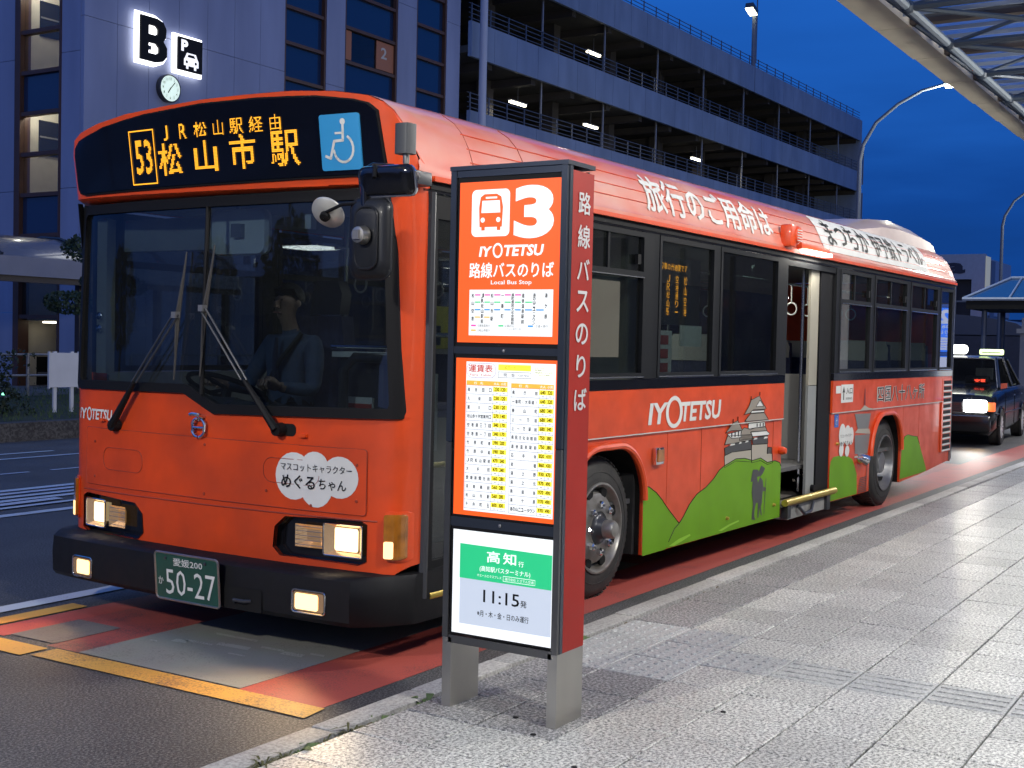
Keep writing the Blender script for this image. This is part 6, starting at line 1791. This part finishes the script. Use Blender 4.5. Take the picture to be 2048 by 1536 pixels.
                TX('', str(f2_ + 10), yb - .042, yb - .052, z1 - st_ * .86, z1 - st_ * .70, KI, .005, 0, mb=num)
            ln = MB()
            for i in range(15):
                z1 = zt - st_ * i
                ln.add([fm(U(ya), z1, .0045), fm(U(yc), z1, .0045), fm(U(yc), z1 + .0012, .0045), fm(U(ya), z1 + .0012, .0045)], [(0, 1, 2, 3)])
            for yy in (ya, yb, yc, (yb + yc) / 2):
                ln.add([fm(U(yy), zb, .0048), fm(U(yy) - .0012, zb, .0048), fm(U(yy) - .0012, zt, .0048), fm(U(yy), zt, .0048)], [(0, 1, 2, 3)])
            ln.build('table_rule', mat('table_rule_blue', (.15, .18, .35), .5), wt, fix=False)
        w.build('fare_lettering', mat('fare_ink', (.012, .012, .03), .7, spec=.1), wt, fix=False)
        num.build('fare_number', mat('fare_number_ink', (.07, .04, .003), .7, spec=.1), wt, fix=False)['kind'] = 'stuff'
    # bottom notice
    p3 = Q('light_panel', -.777, -1.220, .413, .808, EW, .0)
    if detail:
        Q('notice_sheet', -.812, -1.214, .452, .630, EW2, .002, p3)
        GR = mat('lit_green', (.02, .45, .18), .5, emit=(.01, .40, .15), strength=.80)
        gn = P('notice_header', [(-.811, .626), (-1.215, .624), (-1.215, .752), (-.811, .757)], GR, .003, p3)
        TX('notice_lettering', '高', -.934, -.992, .697, .741, EW, .005, .02, gn)
        TX('notice_lettering', '知', -1.006, -1.063, .697, .741, EW, .005, .02, gn)
        TX('notice_lettering', '行', -1.073, -1.096, .695, .716, EW, .005, .01, gn)
        TX('notice_lettering', '(高知駅バスターミナル)', -.903, -1.125, .658, .682, EW, .005, .01, gn)
        TX('notice_lettering', 'ホエールエクスプレス', -.892, -1.0, .640, .650, EW, .005, .0, gn)
        outline('notice_box', [(U(-1.008), .634), (U(-1.146), .634), (U(-1.146), .653), (U(-1.008), .653)], fm, EW, gn, .0009, .005)
        TX('notice_lettering', '運行会社 とさでん交通', -1.015, -1.14, .638, .649, EW, .005, .0, gn)
        TX('departure_time', '11:15', -.921, -1.080, .545, .592, KI, .005, .008, p3)
        TX('departure_time', '発', -1.085, -1.112, .546, .572, KI, .005, .012, p3)
        TX('notice_lettering', '※月・木・金・日のみ運行', -.895, -1.122, .490, .514, KI, .005, .012, p3)
    for k in range(2):    # small screws
        MB().lathe([(.001, -.004), (.006, -.003), (.006, .0)], 8, Matrix.Translation((-.001, -.25, 1.37 if k else .718)), 'x').build('screw', GREY, t)
    # side lettering, one glyph under the other
    sm = lambda u, v, o: (u, -.509 - o, v - T0)
    SV = mat('side_lettering_silver', (.60, .58, .57), .55)
    for ch, z0, z1 in (('路', 1.996, 2.078), ('線', 1.873, 1.958), ('バ', 1.757, 1.835), ('ス', 1.639, 1.718), ('の', 1.520, 1.598), ('り', 1.399, 1.482), ('ば', 1.277, 1.359)):
        x0, x1 = (.085, .155) if ch == 'り' else (.075, .168)
        text('side_lettering', ch, x0, x1, z0, z1, sm, SV, t, .002, .02)
    lamp('AREA', 'panel_glow', (-.03, -.25, .55), .9, (.95, .97, 1), .35, rot=(0, R(90), 0), parent=t, size_y=.4)
    lamp('AREA', 'panel_glow', (-.03, -.25, 1.6), .9, colr[2] if not detail else (1, .6, .4), .9, rot=(0, R(90), 0), parent=t, size_y=.4)
    return t
stand('lit orange bus stop stand with a white 3 and fare table on the pavement', (-.728, -.736), ('red', (.36, .022, .014), (1, .115, .012), 1.0), '3', None)
stand('second lit stand with blue face, mirrored in the rear bus windows', (13.1, -.736), ('blue', (.02, .08, .35), (.02, .16, .85), 2.2), '2', None, detail=False)

# ================================================================ TAXI
tx = thing('taxi', 'black taxi with lit headlights and glowing roof signs behind the bus', 'taxi', (16.45, .60, 0), R(3.2))
CARB = mat('taxi_black_paint', (.005, .005, .006), .2, coat=.35, spec=.4)
TW = 1.62
def cs(x, w, z0, zs, z1, yc=TW / 2):
    """lower body section: half width w, sill z0, shoulder zs, deck z1"""
    return [(x, yc - w * .90, z0), (x, yc - w, z0 + .12), (x, yc - w, zs - .06), (x, yc - w * .97, zs), (x, yc - w * .86, z1), (x, yc - w * .4, z1 + .02), (x, yc + w * .4, z1 + .02), (x, yc + w * .86, z1), (x, yc + w * .97, zs), (x, yc + w, zs - .06), (x, yc + w, z0 + .12), (x, yc + w * .90, z0)]
MB().loft([cs(.0, .70, .30, .56, .58), cs(.05, .76, .22, .70, .72), cs(.14, .79, .18, .80, .82), cs(.5, .805, .18, .85, .88), cs(1.25, .81, .18, .90, .94), cs(2.6, .81, .18, .92, .93), cs(3.7, .81, .20, .92, .95), cs(4.35, .79, .22, .88, .92), cs(4.50, .74, .30, .75, .80)]).build('body', CARB, tx, smooth=True)
TG = glass('taxi_glass', (.25, .28, .30), 1.0, .01, .01)
A_ = [(1.20, .93, .10), (1.80, 1.40, .20), (3.10, 1.42, .20), (3.75, .96, .12)]
rings = [[(1.16, TW / 2 - .70, .92), (1.16, TW / 2 + .70, .92)]]
def gh(x, z, w): return (x, TW / 2 - w, z), (x, TW / 2 + w, z)
roofp = MB().loft([[(x, TW / 2 - w, z), (x, TW / 2 - w * .7, z + .035), (x, TW / 2 + w * .7, z + .035), (x, TW / 2 + w, z)] for x, z, w in ((1.78, 1.395, .56), (2.0, 1.425, .575), (2.9, 1.43, .575), (3.15, 1.40, .56))]).build('roof', CARB, tx, smooth=True)
for s in (-1, 1):
    yc = TW / 2
    P_ = lambda x, z, w: (x, yc + s * w, z)
    for pts in ([P_(1.14, .92, .72), P_(1.80, 1.41, .565)], [P_(2.48, .92, .76), P_(2.50, 1.42, .58)], [P_(3.78, .94, .72), P_(3.13, 1.41, .565)]):
        tube('roof_pillar', CARB, tx, pts, .032, 8)
    g_ = MB(); g_.add([P_(1.22, .93, .745), P_(2.46, .93, .765), P_(2.48, 1.40, .585), P_(1.84, 1.39, .575)], [(0, 1, 2, 3)]); g_.build('side_window', TG, tx)
    g_ = MB(); g_.add([P_(2.52, .93, .765), P_(3.70, .94, .745), P_(3.12, 1.39, .575), P_(2.52, 1.40, .585)], [(0, 1, 2, 3)]); g_.build('side_window', TG, tx)
    tube('window_trim', CHROME, tx, [P_(1.20, .928, .765), P_(2.5, .928, .785), P_(3.72, .935, .765)], .008, 6)
    tube('side_trim', mat('taxi_trim', (.04, .04, .045), .3, metal=.5), tx, [P_(.3, .52, .812), P_(4.3, .52, .812)], .012, 6)
    for x in (2.36, 3.35):
        box('door_handle', CHROME, tx, x, x + .13, yc + s * .805 - .012, yc + s * .805 + .012, .78, .80)
    outline('door_gap', [(1.35, .25), (1.32, .88)], lambda u, v, o, s=s, yc=yc: (u, yc + s * .812, v), INK, tx, .004, 0, closed=False, n=4)
    outline('door_gap', [(2.48, .25), (2.48, .88)], lambda u, v, o, s=s, yc=yc: (u, yc + s * .812, v), INK, tx, .004, 0, closed=False, n=4)
    fmm = MB().loft([[(.60 + d, yc + s * .82 + s * .10 * a_, z) for a_, z in ((0, .93), (1, .95), (1, 1.03), (0, 1.02))] for d in (0, .07)]).build('fender_mirror', CHROME, tx, smooth=True)
    # head lamp, indicator, fog lamp
    y0, y1 = (yc - .70, yc - .34) if s < 0 else (yc + .34, yc + .70)
    hl = box('headlight', mat('taxi_headlight', (1, 1, 1), .3, emit=(1, .98, .95), strength=22), tx, -.012, .05, y0, y1, .55, .755, bevel=.035)
    tube('headlight_bezel', CHROME, hl, [(-.012, y0, .565), (-.012, y1, .565)], .008, 6)
    ya, yb = (yc - .815, yc - .71) if s < 0 else (yc + .71, yc + .815)
    box('indicator', mat('taxi_indicator', (.6, .15, .04), .3, emit=(1, .17, .04), strength=1.0), tx, .02, .16, ya, yb, .575, .72, bevel=.015)
    ya, yb = (yc - .66, yc - .42) if s < 0 else (yc + .42, yc + .66)
    box('fog_lamp', mat('taxi_fog', (1, .6, .1), .3, emit=(1, .50, .07), strength=3), tx, -.01, .04, ya, yb, .335, .41, bevel=.02)
    lamp('SPOT', 'taxi_headlight_beam', (-.06, (y0 + y1) / 2, .65), 75, (1, .97, .92), .04, rot=aim((-1, 0, -.055)), spot=75, blend=.8, parent=tx)
    lamp('SPOT', 'taxi_fog_beam', (-.06, (ya + yb) / 2, .36), 16, (1, .55, .12), .04, rot=aim((-1, 0, -.3)), spot=110, blend=.9, parent=tx)
    for x in (.83, 3.55):
        T = Matrix.Translation((x, yc + s * .822, .30))
        wl_ = MB().lathe([(.19, .0), (.20, .012 * s), (.285, .012 * s), (.30, -.02 * s), (.30, -.17 * s), (.19, -.19 * s)], 40, T, 'y').build('wheel', TYRE, tx, smooth=True)
        MB().lathe([(.195, .0), (.185, .008 * s), (.17, -.03 * s), (.05, -.02 * s), (.001, -.012 * s)], 40, T, 'y').build('rim', mat('taxi_rim', (.35, .35, .35), .4, metal=.3), wl_, smooth=True)
        sp_ = MB()
        for k in range(14):
            a = 2 * math.pi * k / 14
            sp_.box(.03, .185, min(-.018 * s, .006 * s), max(-.018 * s, .006 * s), -.010, .010, T @ Matrix.Rotation(a, 4, 'Y'))
        sp_.build('rim_spokes', mat('taxi_spoke', (.75, .75, .75), .3, metal=.3), wl_)
        lip_ = [(x + .335 * math.cos(R(a)), yc + s * .82, .30 + .335 * math.sin(R(a))) for a in range(0, 181, 15)]
        tube('arch_lip', CARB, tx, lip_, .014, 6)
        MB().lathe([(.33, .8125 * s), (.001, .813 * s)], 30, Matrix.Translation((x, yc, .30)), 'y').build('wheel_well', INK, tx)
g_ = MB(); g_.add([(1.14, TW / 2 - .68, .93), (1.14, TW / 2 + .68, .93), (1.78, TW / 2 + .53, 1.405), (1.78, TW / 2 - .53, 1.405)], [(0, 1, 2, 3)]); g_.build('windscreen', TG, tx)
g_ = MB(); g_.add([(3.80, TW / 2 - .66, .95), (3.80, TW / 2 + .66, .95), (3.15, TW / 2 + .53, 1.405), (3.15, TW / 2 - .53, 1.405)], [(0, 1, 2, 3)]); g_.build('rear_window', TG, tx)
tube('window_trim', GREY, tx, [(1.12, TW / 2 - .70, .935), (1.77, TW / 2 - .555, 1.415), (1.77, TW / 2 + .555, 1.415), (1.12, TW / 2 + .70, .935)], .010, 6)
box('grille', mat('taxi_grille', (.10, .10, .10), .3, metal=.8), tx, -.015, .03, TW / 2 - .32, TW / 2 + .32, .57, .71)
for k in range(5): box('grille_bar', CHROME, tx, -.022, -.014, TW / 2 - .31, TW / 2 + .31, .585 + .027 * k, .59 + .027 * k)
box('bumper', CARB, tx, -.06, .08, .04, TW - .04, .24, .52, bevel=.04)
tube('bumper_trim', CHROME, tx, [(-.062, .08, .50), (-.066, TW / 2, .50), (-.062, TW - .08, .50)], .008, 6)
box('licence_plate', mat('taxi_plate', (.02, .10, .07), .4), tx, -.07, -.062, TW / 2 - .17, TW / 2 + .17, .31, .47)
for s in (-1, 1):
    MB().box(1.42, 1.70, TW / 2 + s * .32 - .19, TW / 2 + s * .32 + .19, .98, 1.12).build('seat', DGREY, tx, bevel=.03)
    box('headrest', mat('seat_cover'), tx, 2.1, 2.18, TW / 2 + s * .34 - .14, TW / 2 + s * .34 + .14, 1.05, 1.25)
mt = box('meter_display', INK, tx, 1.27, 1.30, TW / 2 - .52, TW / 2 - .28, .99, 1.09)
dm = MB(); led('空車', 30, 14, TW / 2 - .31, TW / 2 - .49, 1.01, 1.07, lambda u, v, o: (1.27 - o, u, v), dm, .01, .006, 1.0)
dm.build('red_lettering', mat('red_led', (.2, 0, 0), .5, emit=(1, .07, .03), strength=2.2), mt, fix=False)
lamp_base = box('roof_sign', mat('roof_sign_green', (.8, .9, .5), .4, emit=(.78, 1, .42), strength=1.8), tx, 2.0, 2.10, .15, .55, 1.48, 1.58, bevel=.03)
box('sign_stripe', GREY, lamp_base, 1.990, 1.998, .20, .50, 1.515, 1.53)
MB().loft([[(2.0 + d, 1.05 + a * s_, 1.56 + b * s_) for a, b in rrect(-.30, .28, -.075, .09, .07, 6)] for d, s_ in ((0, .85), (.02, 1), (.12, 1), (.14, .85))]).build('roof_sign', mat('roof_sign_white', (.9, .9, .8), .4, emit=(1, 1, .90), strength=3.5), tx, smooth=True)

# ================================================================ DRIVER
def person_driver(loc):
    t = thing('person', 'seated driver in pale blue shirt behind the bus steering wheel', 'person', loc, R(0))
    SH = mat('pale_blue_shirt', (.07, .11, .20), .85, var=.35, vscale=9, bump=.5, bscale=14); SK = mat('skin', (.38, .24, .17), .55, var=.1); TR = mat('dark_trousers', (.02, .022, .03), .8)
    HAIR = mat('hair', (.012, .010, .010), .6)
    # joints (facing -x), seat height 0
    J = {'pelvis': (.05, 0, .10, .14), 'waist': (.08, 0, .24, .125), 'chest': (.10, 0, .43, .15), 'neck0': (.08, 0, .555, .062), 'neck1': (.06, 0, .625, .045),
         'shL': (.09, .17, .51, .075), 'elL': (-.03, .27, .24, .048), 'wrL': (-.28, .215, .27, .032), 'shR': (.09, -.17, .51, .075), 'elR': (-.03, -.27, .24, .048), 'wrR': (-.28, -.215, .27, .032),
         'hipL': (.02, .10, .06, .10), 'knL': (-.42, .13, .10, .075), 'anL': (-.50, .13, -.32, .045), 'toL': (-.64, .13, -.36, .04), 'hipR': (.02, -.10, .06, .10), 'knR': (-.42, -.13, .10, .075), 'anR': (-.50, -.13, -.32, .045), 'toR': (-.64, -.13, -.36, .04),
         'chin': (.02, 0, .69, .058), 'head0': (.03, 0, .75, .076), 'head1': (.035, 0, .81, .084)}
    E_ = [('pelvis', 'waist'), ('waist', 'chest'), ('chest', 'neck0'), ('neck0', 'neck1'), ('chest', 'shL'), ('shL', 'elL'), ('elL', 'wrL'), ('chest', 'shR'), ('shR', 'elR'), ('elR', 'wrR'),
          ('pelvis', 'hipL'), ('hipL', 'knL'), ('knL', 'anL'), ('anL', 'toL'), ('pelvis', 'hipR'), ('hipR', 'knR'), ('knR', 'anR'), ('anR', 'toR'), ('neck1', 'chin'), ('chin', 'head0'), ('head0', 'head1')]
    ks_ = list(J)
    me = bpy.data.meshes.new('body'); me.from_pydata([J[k][:3] for k in ks_], [(ks_.index(a), ks_.index(b)) for a, b in E_], [])
    o = bpy.data.objects.new('body', me); col.objects.link(o)
    md = o.modifiers.new('skin', 'SKIN'); md.use_smooth_shade = True
    for i, k in enumerate(ks_):
        sv = me.skin_vertices[0].data[i]; sv.radius = (J[k][3], J[k][3]); sv.use_root = k == 'pelvis'
    o.modifiers.new('sub', 'SUBSURF').levels = 2
    dg = bpy.context.evaluated_depsgraph_get()
    nm = bpy.data.meshes.new_from_object(o.evaluated_get(dg))
    bpy.data.objects.remove(o)
    o = bpy.data.objects.new('body', nm); col.objects.link(o); o.parent = t
    nm.materials.clear()
    for m_ in (SH, SK, TR): nm.materials.append(m_)
    for p in nm.polygons:
        c = p.center
        p.use_smooth = True
        p.material_index = 1 if (c.z > .60 or (c.x < -.25 and c.z > .2 and abs(c.y) > .16)) else (2 if c.z < .17 else 0)
    # face
    MB().loft([[(.03 - .085 - d, a * s, .745 + b * s) for a, b in ((-.014, -.02), (.014, -.02), (.008, .03), (-.008, .03))] for d, s in ((-.01, 1), (.02, .6))]).build('nose', SK, t, smooth=True)
    for s in (-1, 1):
        MB().lathe([(.001, -.003), (.004, -.002), (.006, 0), (.001, .006)], 12, Matrix.Translation((-.046, s * .030, .775)), 'x').build('eye', INK, t)
        box('eyebrow', HAIR, t, -.050, -.043, s * .032 - .012, s * .032 + .012, .797, .800)
        MB().lathe([(.001, -.008), (.022, 0), (.001, .008)], 12, Matrix.Translation((.035, s * .088, .755)), 'y').build('ear', SK, t, smooth=True)
    box('mouth', mat('lips', (.30, .12, .10), .5), t, -.062, -.05, -.024, .024, .698, .705)
    hm = MB(); rnd = []
    for i in range(9):
        ph = R(90 - 12 * i)
        rnd.append([(.052 + .098 * math.cos(ph) * math.cos(R(a)), .092 * math.cos(ph) * math.sin(R(a)), max(.842 if 110 < a < 250 else .70, .785 + .100 * math.sin(ph))) for a in range(0, 360, 20)])
    hm.loft(rnd, cap=True).build('hair', HAIR, t, smooth=True)
    tube('tie', mat('dark_tie', (.02, .025, .06), .6), t, [(-.055, 0, .55), (-.065, 0, .45), (-.06, 0, .30)], [.010, .018, .022], 6)
    tube('seat_belt', mat('belt_black', (.015, .015, .015), .7), t, [(.02, -.13, .58), (-.06, -.04, .42), (-.06, .08, .25), (-.02, .15, .14)], .016, 6)
    # hands on the wheel with separate fingers
    for s in (-1, 1):
        h = MB(); w_ = Vector((-.285, s * .215, .272))
        h.tube([w_, w_ + Vector((-.05, s * .0, .02)), w_ + Vector((-.085, 0, .03))], [.030, .038, .032], 10)
        for k in range(4):
            b = w_ + Vector((-.085, s * (-.026 + .018 * k), .03)); l = (.8, 1, .95, .75)[k]
            h.tube([b, b + Vector((-.035 * l, 0, .004)), b + Vector((-.05 * l, 0, -.022)), b + Vector((-.03 * l, 0, -.04))], [.010, .0095, .009, .007], 7)
        h.tube([w_ + Vector((-.03, -s * .03, .0)), w_ + Vector((-.06, -s * .045, -.01)), w_ + Vector((-.085, -s * .04, -.02))], [.012, .011, .008], 7)
        h.build('hand', SK, t, smooth=True)
    return t
kb = R(-1.0816)
def busw(x, y, z): return (x * math.cos(kb) - y * math.sin(kb), x * math.sin(kb) + y * math.cos(kb), z)
person_driver(busw(.98, 1.70, .97))
ds_ = MB().box(-.24, .26, -.24, .24, .30, .44).build('driver_seat', SEATB, bus, bevel=.04); ds_.location = (1.0, 1.70, .50)
MB().loft([[(.24 + l, -.23 * s, z), (.36 + l, -.22 * s, z), (.36 + l, .22 * s, z), (.24 + l, .23 * s, z)] for z, l, s in ((.42, 0, 1), (.85, .05, 1), (1.16, .08, .7))]).build('seat_back', SEATB, ds_, smooth=True)
MB().loft([[(.27 + l, -.12 * s, z), (.36 + l, -.12 * s, z), (.36 + l, .12 * s, z), (.27 + l, .12 * s, z)] for z, l, s in ((1.17, .08, 1), (1.30, .1, 1), (1.38, .1, .7))]).build('head_rest', DGREY, ds_, smooth=True)

# ================================================================ across the forecourt behind the photographer (seen mirrored in the glass)
tb = thing('added_building', 'unseen dark low building added for the windscreen to mirror', 'building', (-34, 10, 0))  # out of view; added so the windscreen does not mirror only bright sky
box('wall', mat('added_building_wall', (.06, .065, .08), .7, var=.2), tb, -8, 0, 0, 34, 0, 6)
for k in range(10):
    box('window', SPAN, tb, .0, .02, 1 + 3.3 * k, 3.2 + 3.3 * k, 2.2, 4.4)
for k, (x, y) in enumerate(((-22, 18), (-24, 27), (-20, 38))):
    tr = thing('tree', ('nearest dark tree mirrored in the windscreen', 'middle dark tree mirrored in the windscreen', 'farthest dark tree mirrored in the windscreen')[k], 'tree', (x, y, 0), 0, 'trees across the forecourt')
    tube('trunk', mat('bark'), tr, [(0, 0, 0), (.1, 0, 1.5), (0, .1, 3)], [.2, .16, .1], 8)
    mb = MB(); leaf_cloud(mb, 0, 0, 4.2, 2.2, 2.2, 1.9, 2200, .32, 20 + k); mb.build('crown', LEAFD, tr, fix=False)

sb_ = thing('station_building', 'long station front with dark glazing behind the photographer, mirrored in the side windows', 'building', (-30, -12, 0))
box('wall', mat('station_wall', (.20, .19, .18), .7, var=.2), sb_, 0, 80, -8, 0, 0, 6.5)
for k in range(24):
    box('window', SPAN, sb_, 1 + 3.3 * k, 3.9 + 3.3 * k, .0, .05, .3, 3.2)
    box('mullion', DGREY, sb_, 3.95 + 3.3 * k, 4.1 + 3.3 * k, .0, .12, 0, 4.2)
for k in (3, 9, 15):
    box('lit_window', mat('station_room', (.7, .65, .5), .6, emit=(1, .9, .68), strength=.7), sb_, 1.1 + 3.3 * k, 3.8 + 3.3 * k, .06, .08, 1.2, 3.1)
